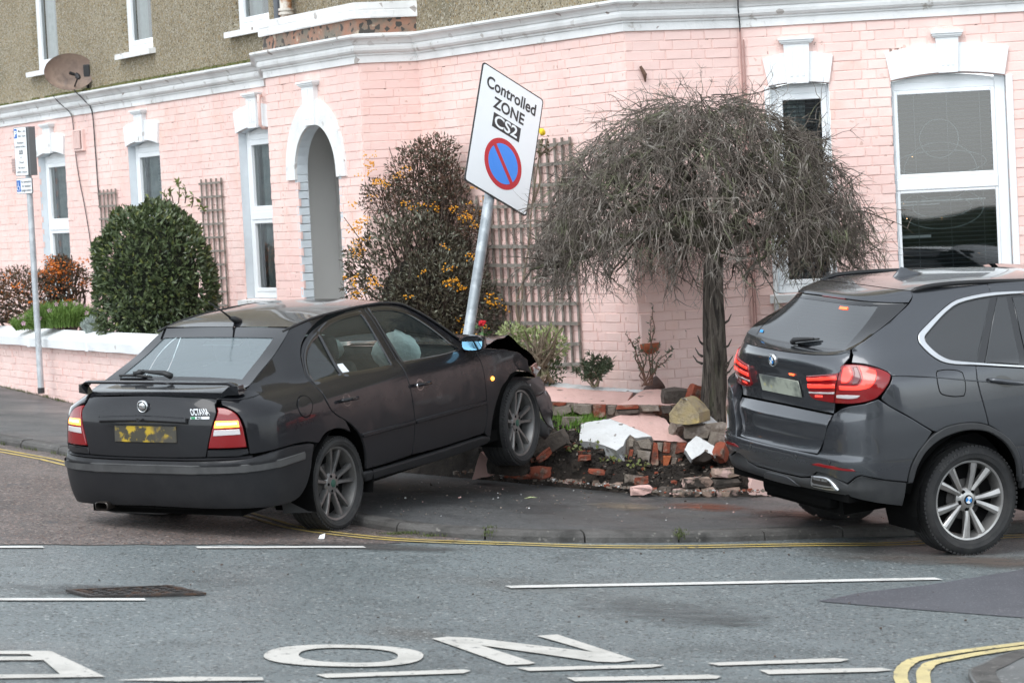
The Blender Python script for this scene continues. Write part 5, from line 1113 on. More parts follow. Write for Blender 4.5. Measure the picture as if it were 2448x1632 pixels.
for side in (1, -1):
    qp = panel(B_, xq, 'quarter_panel', XV, XP, side=side, rnd=2, step=.05)
    dr = panel(B_, xdoor, 'rear_door', XV, XP, side=side, rnd=2, step=.06)
    panel(B_, xdoor2, 'front_door', XV, XP, side=side, rnd=2, step=.08); panel(B_, xwing, 'front_wing', XV, XP, side=side, rnd=2, step=.08)
    if True:                                                # window surround: pillars behind the glass, satin strip, panes
        panel(B_, chr_o[1:] + [(3.3, 1.07), (3.0, 1.40), (2.75, 1.60)], 'window_pillar', XV, GLOSSBK, d=-.010, thick=.004, side=side, rnd=1, gap=0, step=.08)
        panel(B_, chr_o + chr_i[::-1], 'window_trim', XV, SATIN, d=.006, thick=.012, side=side, rnd=2, gap=0, edge=.004, step=.03)
        for g in (xg_q, xg_2, xg_3): panel(B_, inset(g, .006), 'window', XV, X_GLASS, d=-.004, thick=.004, side=side, rnd=1, gap=0)
        panel(B_, [(2.06, 1.744), (2.055, 1.686), (2.30, 1.670), (2.75, 1.62), (2.78, 1.68), (2.4, 1.725)], 'roof_side', XV, XP, side=side, rnd=1, gap=0)
    panel(B_, arch_o + arch_i, 'wheel_arch_trim', XV, XK, d=.008, thick=.03, side=side, rnd=2, gap=0, edge=.008, step=.03)
    af = [(a + 2.933, z) for a, z in arch_o]; ag = [(a + 2.933, z) for a, z in arch_i]
    panel(B_, af + ag, 'wheel_arch_trim', XV, XK, d=.008, thick=.03, side=side, rnd=2, gap=0, edge=.008, step=.05)
    panel(B_, [(2.02, .50), (2.02, .40), (4.08, .38), (4.10, .48)], 'sill', XV, XK, d=.01, thick=.03, side=side, rnd=1, gap=0, edge=.01)
    hb = panel(B_, [(1.915 + .075 * math.cos(a * .5236), 1.135 + .038 * math.sin(a * .5236) - .02 * math.cos(a * .5236)) for a in range(12)], 'handle_bowl', dr, GLOSSBK, d=.001, thick=.004, side=side, rnd=2, gap=0, edge=.002)
    mb = MB(); mb.tube([B_.P(1.79, 1.162, .008), B_.P(1.82, 1.153, .034), B_.P(1.92, 1.130, .042), B_.P(2.03, 1.108, .034), B_.P(2.07, 1.100, .006)], [.010, .016, .017, .015, .008], 8)
    if side < 0: mb.v = [(x, -y, z) for x, y, z in mb.v]; mb.f = [q[::-1] for q in mb.f]
    mb.build('door_handle', dr, XP, smooth=True, world=False)
    # lamps
    lp = panel(B_, lampX, 'tail_lamp', XV, RED_L, d=.010, thick=.03, side=side, rnd=3, edge=.008, gap=.001, step=.03)
    LB = mat('lit_red_bar', (.8, .03, .02), .25, coat=1, emit=((1, .05, .03), .6)); DKR = mat('dark_red_lens', (.10, .004, .006), .12, coat=1); CLR = mat('clear_lamp_strip', (.55, .50, .50), .2, coat=1)
    for P, m in (([(.790, 1.312), (.815, 1.332), (.862, 1.337), (.848, 1.30), (.815, 1.262), (.775, 1.240), (.728, 1.238), (.745, 1.272)], LB), ([(.92, 1.336), (.965, 1.324), (1.005, 1.305), (.985, 1.27), (.955, 1.235), (.915, 1.207), (.86, 1.196), (.80, 1.193), (.70, 1.194), (.706, 1.220), (.80, 1.219), (.845, 1.223), (.878, 1.245), (.90, 1.285)], LB),
                 ([(.410, 1.253), (.708, 1.281), (.700, 1.256), (.410, 1.233)], LB), ([(.402, 1.213), (.672, 1.229), (.668, 1.204), (.400, 1.186)], LB), ([(.875, 1.330), (.905, 1.333), (.885, 1.275), (.85, 1.235), (.80, 1.228), (.83, 1.262), (.862, 1.30)], DKR),
                 ([(.396, 1.162), (.655, 1.177), (.648, 1.162), (.398, 1.149)], CLR), ([(.664, 1.158), (.75, 1.162), (.846, 1.160), (.82, 1.142), (.75, 1.135), (.656, 1.138)], CLR), ([(.455, 1.143), (.535, 1.147), (.528, 1.132), (.452, 1.128)], LB)):
        panel(B_, P, 'lamp_element', lp, m, d=.014, thick=.006, side=side, rnd=2, gap=0, edge=.004, step=.02)
    mb = MB(); mb.add([B_.P(a, z, .016) for a, z in ((.752, 1.302), (.757, 1.302), (.690, 1.226), (.632, 1.098), (.627, 1.098), (.685, 1.226))], [(0, 1, 2, 5), (5, 2, 3, 4)])
    if side < 0: mb.v = [(x, -y, z) for x, y, z in mb.v]; mb.f = [q[::-1] for q in mb.f]
    mb.build('lamp_seam', lp, DARK, world=False)
fx = [(1.422, 1.262), (1.47, 1.263), (1.511, 1.259), (1.57, 1.247), (1.602, 1.229), (1.612, 1.165), (1.606, 1.11), (1.590, 1.082), (1.53, 1.085), (1.48, 1.095), (1.43, 1.112), (1.411, 1.135), (1.404, 1.192), (1.408, 1.24)]
panel(B_, inset(fx, -.004), 'fuel_flap_gap', XV, DARK, d=.0006, thick=.003, rnd=2, gap=0, edge=.0004); panel(B_, fx, 'fuel_flap', XV, XP, d=.0022, thick=.003, rnd=2, gap=0)
mb = MB(); L_ = smooth_path([Vector(B_.P(a, z, .003)) for a, z in ((1.090, 1.272), (1.3, 1.244), (1.582, 1.188), (1.8, 1.146))], 5)
mb.tube(L_, .0045, 6); mb.build('body_crease', qp, XP, smooth=True, world=False)
# tailgate
gh = [(0, 1.404), (.35, 1.406), (.62, 1.408), (.80, 1.416), (.895, 1.436), (.870, 1.390), (.830, 1.356), (.752, 1.296), (.690, 1.20), (.625, 1.098), (.602, 1.027), (.4, 1.034), (.2, 1.038), (0, 1.039)]
sym = lambda P: P + [(-a, z) for a, z in P[::-1] if a > 1e-6]
tg = panel(B_, sym(gh), 'tailgate', XV, XP, rnd=1, step=.035, bulge=lambda a, z: -.022 * max(0, min(1, (.40 - abs(a)) / .05)) * max(0, min(1, (z - 1.075) / .03)) * max(0, min(1, (1.285 - z) / .03)))
panel(B_, sym([(0, 1.034), (.2, 1.033), (.4, 1.030), (.600, 1.022), (.592, .98), (.577, .933), (.545, .84), (.516, .764), (.3, .762), (0, .760)]), 'tailgate_lower', tg, XP, rnd=1, step=.035)
PLX = mat('smeared_pale_plate', (.34, .36, .30), .4, mix=[((.10, .11, .105), 3.0, .46, .56), ((.5, .46, .16), 4.2, .58, .66)])
panel(B_, [(-.265, 1.215), (.265, 1.215), (.265, 1.100), (-.265, 1.100)], 'number_plate', tg, PLX, d=-.008, thick=.006, rnd=1, gap=0)
panel(B_, [(.17, 1.262), (.24, 1.262), (.235, 1.248), (.175, 1.248)], 'red_reflection_patch', tg, mat('red_reflected_lamp', (.6, .05, .02), .3, emit=((1, .12, .03), 1.2)), d=-.004, thick=.004, rnd=1, gap=0)  # glowing patch painted as a red lamp's reflection, no lamp sits here
BM = Matrix.Translation((-.922, .0, 1.338)) @ Matrix.Rotation(R(-90), 4, 'Z') @ Matrix.Rotation(R(6), 4, 'X') @ Matrix.Translation((0, -.008, 0))
mb = MB(); mb.lathe([(.043, .012), (.043, -.003), (.040, -.006), (.038, -.004)], 36, BM); bd = mb.build('roundel_badge', tg, CHROME, smooth=True, world=False)
mb = MB(); mb.lathe([(.039, -.0035), (.024, -.005)], 36, BM); mb.build('badge_ring', bd, mat('badge_black', (.01, .01, .012), .15, coat=1), world=False)
BLUE = mat('badge_blue', (.03, .22, .55), .2, coat=1); WHT = mat('badge_white', (.8, .82, .83), .2, coat=1)
def roundel(Mx, r, parent, y):
    for k in range(4):
        mb = MB(); P = [(0, y, 0)] + [(r * math.cos(math.pi / 2 * k + math.pi / 2 * i / 8), y, r * math.sin(math.pi / 2 * k + math.pi / 2 * i / 8)) for i in range(9)]
        mb.add(xl(Mx, P), [tuple(range(10))[::-1] if False else tuple(range(10))]); mb.build('badge_quarter', parent, BLUE if k % 2 else WHT, world=False)
roundel(BM, .0245, bd, -.0062)
for i, ch in enumerate('BMW'):
    v, f, bx = text_geo(ch, .013, .0004, .0006); a = R(38 - 38 * i); mb = MB(); mb.add(xl(BM @ Matrix.Rotation(R(90), 4, 'X') @ Matrix.Rotation(a, 4, 'Z') @ Matrix.Translation((0, .0275, .0056)), v), f); mb.build('badge_letter', bd, WHT, world=False)
# rear window, pillars and roof
sg_ = lambda a, z: B_.P(a, z)
XG = loft([sg_(.900, 1.440), sg_(1.045, 1.496), sg_(1.196, 1.569), sg_(1.336, 1.643), sg_(1.41, 1.682)], [(-.728, 1.406), (-.672, 1.482), (-.605, 1.562), (-.540, 1.640), (-.492, 1.700)], 3.5, 5.)
mb = MB(); grid(XG, 0, 1, .83, 1, 14, 8, mb); grid(XG, 0, 1, -1, -.83, 14, 8, mb); grid(XG, 0, .05, -.83, .83, 2, 24, mb); grid(XG, .94, 1, -.83, .83, 2, 24, mb)
rw = mb.build('rear_window', XV, GLOSSBK, smooth=True, world=False)
grid(lambda t, v: (lambda p: (p[0] + .002, p[1], p[2] - .002))(XG(t, v)), .04, .95, -.84, .84, 12, 26).build('pane', rw, XR_GLASS, smooth=True, world=False)
for i in range(13):
    t = .12 + i * .062; mb = MB(); mb.tube([(lambda p: (p[0] + .004, p[1], p[2] - .003))(XG(t, -.74 + 1.48 * k / 10)) for k in range(11)], .0016, 3); mb.build('heater_wire', rw, mat('heater_wire', (.10, .055, .035), .6), world=False)
mb = MB(); grid(lambda t, v: (lambda p: (p[0] - .002, p[1], p[2] + .001))(XG(t, v)), .80, .86, .36, .50, 1, 3, mb); mb.build('reflected_brake_glow', rw, mat('painted_brake_reflection', (.7, .05, .02), .3, emit=((1, .10, .03), 1.8)), world=False)  # emissive patch imitates the brake light reflected in the rear pane
mb = MB(); grid(lambda t, v: (lambda p: (p[0] - .002, p[1], p[2] + .001))(XG(t, v)), .13, .18, -.80, -.74, 1, 2, mb); mb.build('blue_sticker', rw, mat('blue_sticker', (.03, .3, .75), .3), world=False)
XRF = loft([sg_(1.42, 1.690), sg_(1.470, 1.730), sg_(1.477, 1.757), xs(.0, 1.757), xs(.4, 1.733), xs(.8, 1.702), xs(1.2, 1.67)], [(-.488, 1.722), (-.47, 1.738), (-.25, 1.772), (0, 1.788), (.4, 1.780), (.8, 1.756), (1.15, 1.72)], 3.2, 5.)
rf = grid(XRF, 0, 1, -1, 1, 30, 34).build('roof', XV, XP, smooth=True, world=False)
mb = MB()
for i in range(31):
    v = -.97 + 1.94 * i / 30; a = XRF(0, v); b = XG(.97, v); mb.v += [a, (a[0] + .01, a[1], a[2] - .012), b]
for i in range(30):
    for j in (0, 1): mb.f.append((3 * i + j, 3 * i + j + 1, 3 * i + j + 4, 3 * i + j + 3)); mb.m.append(0)
mb.build('spoiler_lip', rf, GLOSSBK, smooth=True, world=False)
mb = MB(); mb.tube([(lambda p: (p[0] - .001, p[1], p[2] - .006))(XRF(0, -.05 + .45 * k / 8)) for k in range(9)], .007, 6); mb.build('high_brake_lamp', rf, DKR, world=False)
mb = MB(); mb.tube([(lambda p: (p[0], p[1], p[2] + .0005))(XRF(.335 + .0 * k, -1 + 2 * k / 30)) for k in range(31)], .0022, 4); mb.build('roof_seam', rf, DARK, world=False)
for sg in (1, -1):
    mb = MB(); pts = [(-.17, .572, 1.752), (-.11, .580, 1.766), (0.0, .588, 1.774), (.25, .592, 1.765), (.6, .592, 1.735), (1.0, .585, 1.695), (1.3, .575, 1.660), (1.42, .56, 1.64)]
    mb.tube(smooth_path([(x, -sg * y, z) for x, y, z in pts], 4), [.012] * 2 + [.0165] * 25 + [.012] * 2, 8); mb.build('roof_rail', XV, mat('black_roof_rail', (.012, .012, .013), .25), smooth=True, world=False)
mb = MB()                                                   # shark-fin aerial
for x, h, w in ((.050, 0., .012), (.085, .035, .026), (.120, .062, .024), (.16, .050, .026), (.22, .028, .028), (.285, .004, .016)):
    zb = 1.786; mb.v += [(x, -w, zb), (x, -w * .45, zb + h * .75), (x, 0, zb + h), (x, w * .45, zb + h * .75), (x, w, zb)]
for i in range(5):
    for j in range(4): mb.f.append((i * 5 + j, (i + 1) * 5 + j, (i + 1) * 5 + j + 1, i * 5 + j + 1)); mb.m.append(0)
mb.f.append((0, 1, 2, 3, 4)); mb.m.append(0); mb.build('fin_aerial', XV, XP, smooth=True, world=False, auto=50)
wq = lambda t, v, h: (lambda p: (p[0] - h * .8, p[1], p[2] + h * .6))(XG(t, v))
mb = MB(); mb.tube([wq(.03, -.05, .03), wq(.06, .0, .045), wq(.12, .14, .035), wq(.16, .28, .03)], [.020, .019, .013, .008], 8); wa = mb.build('rear_wiper', XV, TRIM, smooth=True, world=False)
mb = MB(); mb.tube([wq(.05, -.12, .014), wq(.12, .10, .018), wq(.19, .33, .014)], [.007, .011, .007], 6); mb.build('wiper_blade', wa, TRIM, smooth=True, world=False)
# ledge under the rear glass, filler beside the bumper corners
GT = [(0, 1.404), (.35, 1.406), (.62, 1.408), (.80, 1.416), (.895, 1.437)]
def ledge(t, v):
    a = abs(v); sg = 1 if v >= 0 else -1; p = B_.P(sg * a * .893, interp(a * .893, GT), -.002); q = XG(.01, v); k = t
    return tuple(p[i] + (q[i] - p[i]) * k + (.006 * math.sin(k * 3.14) if i == 2 else 0) for i in range(3))
grid(ledge, 0, 1, -1, 1, 4, 40).build('tailgate_ledge', tg, XP, smooth=True, world=False)
IE = [(.30, .768), (.531, .767), (.575, .855), (.608, .94), (.643, .993), (.669, 1.043), (.735, 1.078), (.809, 1.100), (.926, 1.118), (1.024, 1.142)]
for side in (1, -1):
    mb = MB()
    for a, z in IE:
        p, q = K_.P(a, z, -.002), B_.P(min(a, 1.02), z - .004, -.012); mb.v += [(p[0], p[1] * side, p[2]), ((p[0] + q[0]) / 2 + .004, (p[1] + q[1]) / 2 * side, p[2] - .004), (q[0], q[1] * side, q[2])]
    for i in range(len(IE) - 1):
        for j in (0, 1): q = (3 * i + j, 3 * i + j + 1, 3 * i + j + 4, 3 * i + j + 3); mb.f.append(q if side > 0 else q[::-1]); mb.m.append(0)
    mb.build('bumper_shoulder', XV, XP, smooth=True, world=False)
# bumper
bh = [(0, .770), (.3, .770), (.531, .768), (.575, .855), (.608, .94), (.643, .993), (.669, 1.043), (.735, 1.078), (.809, 1.100), (.926, 1.118), (1.024, 1.142), (1.124, 1.078), (1.274, .984), (1.418, .883), (1.355, .812), (1.301, .766), (1.262, .715), (1.239, .674), (1.222, .62), (1.214, .575), (1.05, .612), (.899, .653), (.86, .640), (.78, .592), (.755, .600), (.60, .640), (.50, .640), (.42, .600), (.30, .585), (0, .582)]
xb = panel(K_, sym(bh), 'rear_bumper', XV, XP, rnd=1, step=.035, thick=.03, edge=.006)
bl_ = [(0, .580), (.30, .583), (.42, .598), (.50, .638), (.60, .638), (.755, .598), (.78, .590), (.86, .638), (.899, .651), (1.05, .610), (1.214, .573), (1.205, .48), (1.196, .41), (.961, .455), (.721, .498), (.45, .500), (.232, .494), (0, .490)]
xbl = panel(K_, sym(bl_), 'bumper_lower', xb, XK, rnd=1, step=.035, thick=.03, edge=.008, d=-.004)
panel(K_, sym([(0, .570), (.12, .567), (.19, .545), (.25, .505), (.18, .498), (0, .495)]), 'skid_plate', xb, XP, d=.004, thick=.01, rnd=2, gap=0, edge=.008, step=.04)
for side in (1, -1):
    panel(K_, [(.476, .694), (.52, .706), (.560, .712), (.70, .706), (.852, .697), (.872, .682), (.80, .680), (.70, .683), (.55, .690)], 'reflector', xb, RED_L, d=.003, thick=.012, side=side, rnd=1, gap=0, edge=.003, step=.03)
    if side < 0: continue
    pp = [(.430, .612), (.52, .620), (.600, .620), (.650, .602), (.690, .578), (.712, .548), (.700, .538), (.589, .535), (.455, .537), (.437, .550)]
    ps = panel(K_, pp, 'exhaust_tip', xb, SATIN, d=.016, thick=.05, side=side, rnd=2, gap=0, edge=.012, step=.02)
    panel(K_, [(.455, .600), (.52, .608), (.595, .608), (.632, .594), (.664, .574), (.684, .553), (.589, .549), (.462, .550)], 'exhaust_bore', ps, mat('shaded_bore', (.022, .020, .018), .8, 0, spec=.1), d=.0165, thick=.002, side=side, rnd=1, gap=0, edge=.001, step=.02, bulge=lambda a, z: -.0)  # flat dark panel stands in for the shaded hollow of the pipe
    mb = MB(); mb.tube([B_.P(.70, .78, .01), B_.P(.70, .775, .012)], .007, 8)
for a in (-.30, .30, .66): 
    mb = MB(); mb.lathe([(0, -.002), (.012, -.002), (.014, .0)], 14, Matrix.Translation(K_.P(a, .725, .001)) @ Matrix.Rotation(R(-90), 4, 'Z')); mb.build('parking_sensor', xb, XK, world=False)
# shell, floor, liners, cabin, front
for side in (1, -1):
    s0 = B_.sx(0); sf = B_.sx(2.933)
    P = [(0, .52), (.9, .50)] + [(s0 - .47, .45)] + arcp((s0, .37), .46, math.pi * .95, .15) + [(s0 + .47, .42), (sf - .47, .42)] + arcp((sf, .37), .46, math.pi * .9, .4) + [(sf + .5, .95), (s0 + 2.1, 1.02), (s0 + .2, 1.20), (1.1, 1.30), (.6, 1.36), (0, 1.36)]
    panel(B_, P, 'inner_shell', XV, DARK, d=-.075, thick=.002, side=side, rnd=1, gap=0, step=.12)
    for x in (0, 2.933):
        mb = MB(); n = 16
        for i in range(n + 1):
            a = math.pi * (-.1 + 1.2 * i / n)
            for y in (.93, .55): mb.v.append((x + .46 * math.cos(a), -side * y, .37 + .455 * math.sin(a)))
        for i in range(n): mb.f.append((2 * i, 2 * i + 1, 2 * i + 3, 2 * i + 2)); mb.m.append(0)
        mb.f.append(tuple(2 * i + 1 for i in range(n + 1))); mb.m.append(0); mb.build('wheel_liner', XV, DARK, world=False)
mb = MB(); mb.box((1.45, 0, .42), (4.4, 1.0, .18)); mb.box((1.46, 0, .42), (1.9, 1.75, .14)); mb.box((-.68, 0, .52), (.36, 1.5, .12)); mb.bbox((-.62, 0, .44), (.4, .9, .16), .05); mb.build('floor_pan', XV, DARK, world=False)
mb = MB(); mb.tube([(-.3, -.6, .36), (-.3, .6, .36)], .06, 8); mb.tube([(0, -.75, .37), (0, .75, .37)], .05, 8); mb.build('rear_axle', XV, DARK, world=False)
mb = MB(); mb.bbox((.1, 0, .85), (1.6, 1.3, .7), .08); 
for y in (-.40, .40): mb.bbox((.35, y, 1.36), (.12, .30, .22), .05); mb.bbox((1.35, y, 1.30), (.12, .28, .2), .05); mb.bbox((1.35, y, .95), (.16, .5, .6), .06)
mb.bbox((2.05, 0, 1.0), (.4, 1.5, .3), .08)
mb.build('seats', XV, FABRIC, smooth=True, world=False, auto=40)
XW_ = loft([xs(1.22, 1.70), xs(1.6, 1.50), xs(1.95, 1.28), xs(2.25, 1.08)], [(1.16, 1.745), (1.62, 1.54), (2.05, 1.33), (2.40, 1.13)], 2.4, 3.); grid(XW_, 0, 1, -1, 1, 8, 16).build('windscreen', XV, X_GLASS, smooth=True, world=False)
XBN = loft([xs(2.2, 1.05), xs(2.7, 1.01), xs(3.2, .95), xs(3.45, .85), xs(3.5, .60), xs(3.5, .42)], [(2.42, 1.12), (2.9, 1.09), (3.4, 1.02), (3.72, .88), (3.82, .6), (3.78, .35)], 2.4, 3.); grid(XBN, 0, 1, -1, 1, 16, 20).build('bonnet', XV, XP, smooth=True, world=False)
for sg in (1, -1):
    mb = MB(); mb.bbox((2.0, -sg * 1.02, 1.16), (.14, .22, .15), .04); mb.tube([(2.02, -sg * .9, 1.10), (2.0, -sg * .98, 1.13)], .03, 6); mb.build('door_mirror', XV, XP, smooth=True, world=False)
XAL = mat('bright_grey_alloy', (.46, .45, .435), .32, .8, mix=((.34, .33, .32), 8, .45, .7))
def spokes5(put, rim, rr, f_, mats, h):
    mb = MB(); mb.lathe([(0, f_ + .012), (.034, f_ + .012), (.060, f_ + .020), (.080, f_ + .040), (.080, f_ + .10), (0, f_ + .10)], 40); put(mb, 'hub', rim, mats[0])
    for k in range(5):
        for q in (-1, 1):
            mb = MB(); a0 = 2 * math.pi * (k + .15) / 5
            rows = [(.050, .015, f_ + .022, .05, .10 * q), (.11, .017, f_ + .012, .04, .155 * q), (.18, .022, f_ + .004, .035, .185 * q), (rr - .014, .027, f_ + .000, .03, .205 * q)]
            for r, w, y, d, da in rows:
                M2 = Matrix.Rotation(a0 + da * 1.25, 4, 'Y'); mb.v += [tuple(M2 @ Vector(p)) for p in ((r, y + .006, -w * .8), (r, y, -w * .15), (r, y + .009, w), (r, y + d, w), (r, y + d, -w), (r, y + .012, -w))]
            for i in range(3):
                for j in range(6): mb.f.append((i * 6 + j, i * 6 + (j + 1) % 6, (i + 1) * 6 + (j + 1) % 6, (i + 1) * 6 + j)[::-1]); mb.m.append(0)
            put(mb, 'spoke', rim, mats[0], 25)
    for k in range(5):
        a = 2 * math.pi * (k + .65) / 5; mb = MB(); mb.lathe([(0, 0), (.014, 0), (.016, .008)], 12, Matrix.Translation((.060 * math.cos(a), f_ + .018, .060 * math.sin(a)))); put(mb, 'bolt_hole', rim, DARK)
    mb = MB(); mb.lathe([(0, f_ + .006), (.031, f_ + .006), (.034, f_ + .012)], 28); cp = put(mb, 'hub_cap', rim, mat('cap_black', (.02, .02, .022), .2))
    for k in range(4):
        mb = MB(); mb.v = [(0, f_ + .0045, 0)] + [(.024 * math.cos(math.pi / 2 * k + math.pi / 16 * i + .5), f_ + .0045, .024 * math.sin(math.pi / 2 * k + math.pi / 16 * i + .5)) for i in range(9)]; mb.f = [tuple(range(10))]; mb.m = [0]; put(mb, 'badge_quarter', rim, BLUE if k % 2 else WHT)
for x, sg in ((0, 1), (0, -1), (2.933, 1), (2.933, -1)):
    w_ = wheel(XV, (x, -sg * .752, .3685), sg, .3685, .255, .262, [XAL], spokes5)
    if x == 0 and sg == 1:
        TL = mat('tyre_lettering', (.05, .05, .05), .7)
        for i, ch in enumerate('MICHELIN'):
            v, f, bx = text_geo(ch, .040, .0008, .0012); a = R(133 - 5.6 * i); ra = Vector((math.cos(a), 0, math.sin(a))); ta = Vector((math.sin(a), 0, -math.cos(a))); o_ = Vector((x, -.752 - .1275 - .0108, .3685))
            mb = MB(); mb.add([o_ + ra * (.314 + p[1]) + ta * p[0] - Vector((0, p[2], 0)) for p in v], f); mb.build('tyre_letter', w_, TL, world=False)
# ---------------------------------------------------------------- a point at distance y seen in direction (u, v) of the survey photograph
def at(u, v, y):
    d = fw + rt * ((u - 1176) / 6400) + up * ((784 - v) / 6400); return Vector((0, 0, CAM_H)) + d * (y / d.y)
def zq(x, y): return 1201 + .2083 * x, 845.5 + .2083 * y
# ---------------------------------------------------------------- left garden wall
LW = Wall((-5.376, 30.5), (.438, -.899)); LEND = 8.35
gw = thing('garden_wall', 'long low pink garden wall with white coping running along the left pavement', 'wall', LW.pt(2, gz(-4.5, 28.7)))
def lz(u): p = LW.pt(u, 0); return gz(p.x, p.y) + PV
LT = 1.10
mb = MB(); ps = [(-10, lz(-10) - .2), (LEND, lz(LEND) - .2), (LEND - .15, .5), (LEND - .5, .62), (LEND - .7, .97), (-10, 1.0)]
mb.prism(ps, lambda a, b, t: LW.pt(a, b, -.22 * t)); mb.build('wall_body', gw, PINK)
n_b = 0
bm_ = MB()
for c in range(10):
    z0 = 1.0 - .076 * (c + 1)
    pos = -3.0 + (.11 if c % 2 else 0)
    while pos < LEND - .75:
        if z0 > lz(pos) - .05:
            p, f = brick_mesh(.222, int(pos * 50) + c, .068, .007); M_ = LW.M(pos, z0)
            if n_b < 280 and pos > -1.2 and pos < 4.6: b = MB(); b.add([M_ @ Vector(q) for q in p], f); b.build('brick', gw, PINK); n_b += 1
            else: bm_.add([M_ @ Vector(q) for q in p], f)
        pos += .233
bm_.build('brickwork', gw, PINK, kind='stuff')
seg = [-10, -4, -1.6, .55, 2.62, 4.75, 6.6, LEND - .6]
for i in range(len(seg) - 1):
    mb = MB(); a, b = seg[i] + .004, seg[i + 1] - .004; dz = random.uniform(-.006, .006); n = 6
    for k in range(n + 1):
        u = a + (b - a) * k / n
        for o, z in ((.075, .985), (.078, 1.075), (.045, 1.10), (-.11, 1.165), (-.29, 1.10), (-.295, .985)): mb.v.append(tuple(LW.pt(u, z + dz + random.uniform(-.004, .004), o + random.uniform(-.003, .003))))
    for k in range(n):
        for j in range(6): mb.f.append((k * 6 + j, k * 6 + (j + 1) % 6, (k + 1) * 6 + (j + 1) % 6, (k + 1) * 6 + j)[::-1]); mb.m.append(0)
    mb.f += [tuple(range(6)), tuple(n * 6 + j for j in range(6))[::-1]]; mb.m += [0, 0]; mb.build('coping_stone', gw, WHITE)
    mb = MB(); bar(mb, LW, seg[i + 1] - .035, seg[i + 1] + .035, .975, 1.08, -.05, .083, .006); mb.build('coping_joint', gw, WHITE)
# weeds at the foot of the wall
GRASS = mat('short_grass', (.10, .20, .035), .8, mix=((.16, .24, .06), 20, .4, .7)); WEED = mat('dull_weed', (.085, .11, .035), .9, mix=((.06, .06, .03), 20, .4, .7))
def tufts(name, pts, h, m, n=6, seed=1):
    rg = random.Random(seed); mb = MB()
    for p in pts:
        for k in range(n):
            a = rg.uniform(0, 6.28); q = Vector(p) + Vector((rg.gauss(0, .02), rg.gauss(0, .02), 0)); hh = h * rg.uniform(.4, 1.2); d = Vector((math.cos(a), math.sin(a), 0)); s_ = d.cross(Vector((0, 0, 1))) * .004
            tip = q + Vector((0, 0, hh)) + d * hh * rg.uniform(.1, .7); mb.add([q - s_, q + s_, tip], [(0, 1, 2)])
    return tag(mb.build(name, None, m), None, None, kind='stuff')
rg = random.Random(8); P = []
for i in range(420): u = rg.uniform(-4, 7); P.append(LW.pt(u, lz(u) - .005, rg.uniform(.0, .06)))
tufts('wall_weeds', P, .035, WEED, 5)
P = []
for i in range(260):
    s_ = rg.uniform(0, cum[-1] * .55); p, n_ = kat(s_)
    if p.y > 18.6 and p.x < -1.2: P.append((p.x - n_.x * rg.uniform(.0, .05), p.y - n_.y * rg.uniform(0, .05), gz(p.x, p.y) + .004))
tufts('gutter_weeds', P, .035, WEED, 5, 2)
P = [(rg.gauss(-.84, .09), rg.gauss(18.42, .03), gz(-.8, 18.4) + .005) for i in range(60)] + [(rg.gauss(-.62, .05), rg.gauss(18.33, .015), gz(-.6, 18.3) + .005) for i in range(20)] + [(rg.gauss(1.048, .012), rg.gauss(18.47, .015), gz(1.05, 18.45) + rg.uniform(.02, .09)) for i in range(26)] + [(rg.gauss(-.222, .012), rg.gauss(18.245, .012), gz(-.2, 18.25) + rg.uniform(.02, .09)) for i in range(14)]
tufts('kerb_moss', P, .02, WEED, 6, 3)
# ---------------------------------------------------------------- signs
SGREY = mat('sign_grey', (.16, .165, .17), .5); SWHITE = mat('sign_white', (.80, .83, .85), .35); SBLACK = mat('sign_black', (.03, .03, .032), .4); SRED = mat('sign_red', (.50, .025, .035), .4); SBLUE = mat('sign_blue', (.055, .26, .80), .4); PBLUE = mat('parking_blue', (.03, .14, .45), .4)
pb = at(95, 903, 29.3)
pp_ = thing('parking_sign', 'slim grey post on the left pavement carrying two small white parking plates', 'sign', pb)
mb = MB(); mb.tube([pb, pb + Vector((0, 0, 2.80))], .033, 12); mb.build('post', pp_, STEEL, smooth=True, auto=40)
mb = MB(); mb.tube([pb, pb + Vector((0, 0, .06))], .037, 12); mb.build('post_foot', pp_, SBLACK)
SW = Wall((pb.x, pb.y), (.75, -.66))
def rrect(x0, x1, y0, y1, r, n=4):
    P = []
    for cx, cy, a in ((x1 - r, y0 + r, -90), (x1 - r, y1 - r, 0), (x0 + r, y1 - r, 90), (x0 + r, y0 + r, 180)): P += [(cx + r * math.cos(R(a + 90 * i / n)), cy + r * math.sin(R(a + 90 * i / n))) for i in range(n + 1)]
    return P
def splate(w, u0, u1, z0, z1, o, name, par):
    mb = MB(); mb.prism(rrect(u0, u1, z0, z1, .012), lambda a, b, t: w.pt(a, b, o - .012 * t)); pl = mb.build(name, par, SGREY)
    mb = MB(); mb.prism(rrect(u0 + .006, u1 - .006, z0 + .006, z1 - .006, .009), lambda a, b, t: w.pt(a, b, o + .0012 - .0012 * t)); mb.build('plate_face', pl, SWHITE); return pl
def stext(w, txt, u, z, h, o, m, par, wid=None, off=.0):
    v, f, bx = text_geo(txt, 1, .0, off); k = h / (.72 if not wid else .72); sx = (wid / (bx[1] - bx[0])) if wid else k
    mb = MB(); mb.add([w.pt(u + (p[0] - (bx[0] + bx[1]) / 2) * sx, z + (p[1]) * k, o) for p in v], f); return mb.build('lettering', par, m)
Z0 = pb.z
class SWz:
    def pt(s, u, z, o=0.): return SW.pt(u, z + Z0, o)
    def M(s, u, z, o=0.): return SW.M(u, z + Z0, o)
SZ = SWz()
p1 = splate(SZ, -.155, .055, 2.29, 2.80, .042, 'parking_plate', pp_)
mb = MB(); bar(mb, SZ, .058, .075, 2.29, 2.80, -.06, .035); mb.build('plate_bracket', pp_, SGREY)
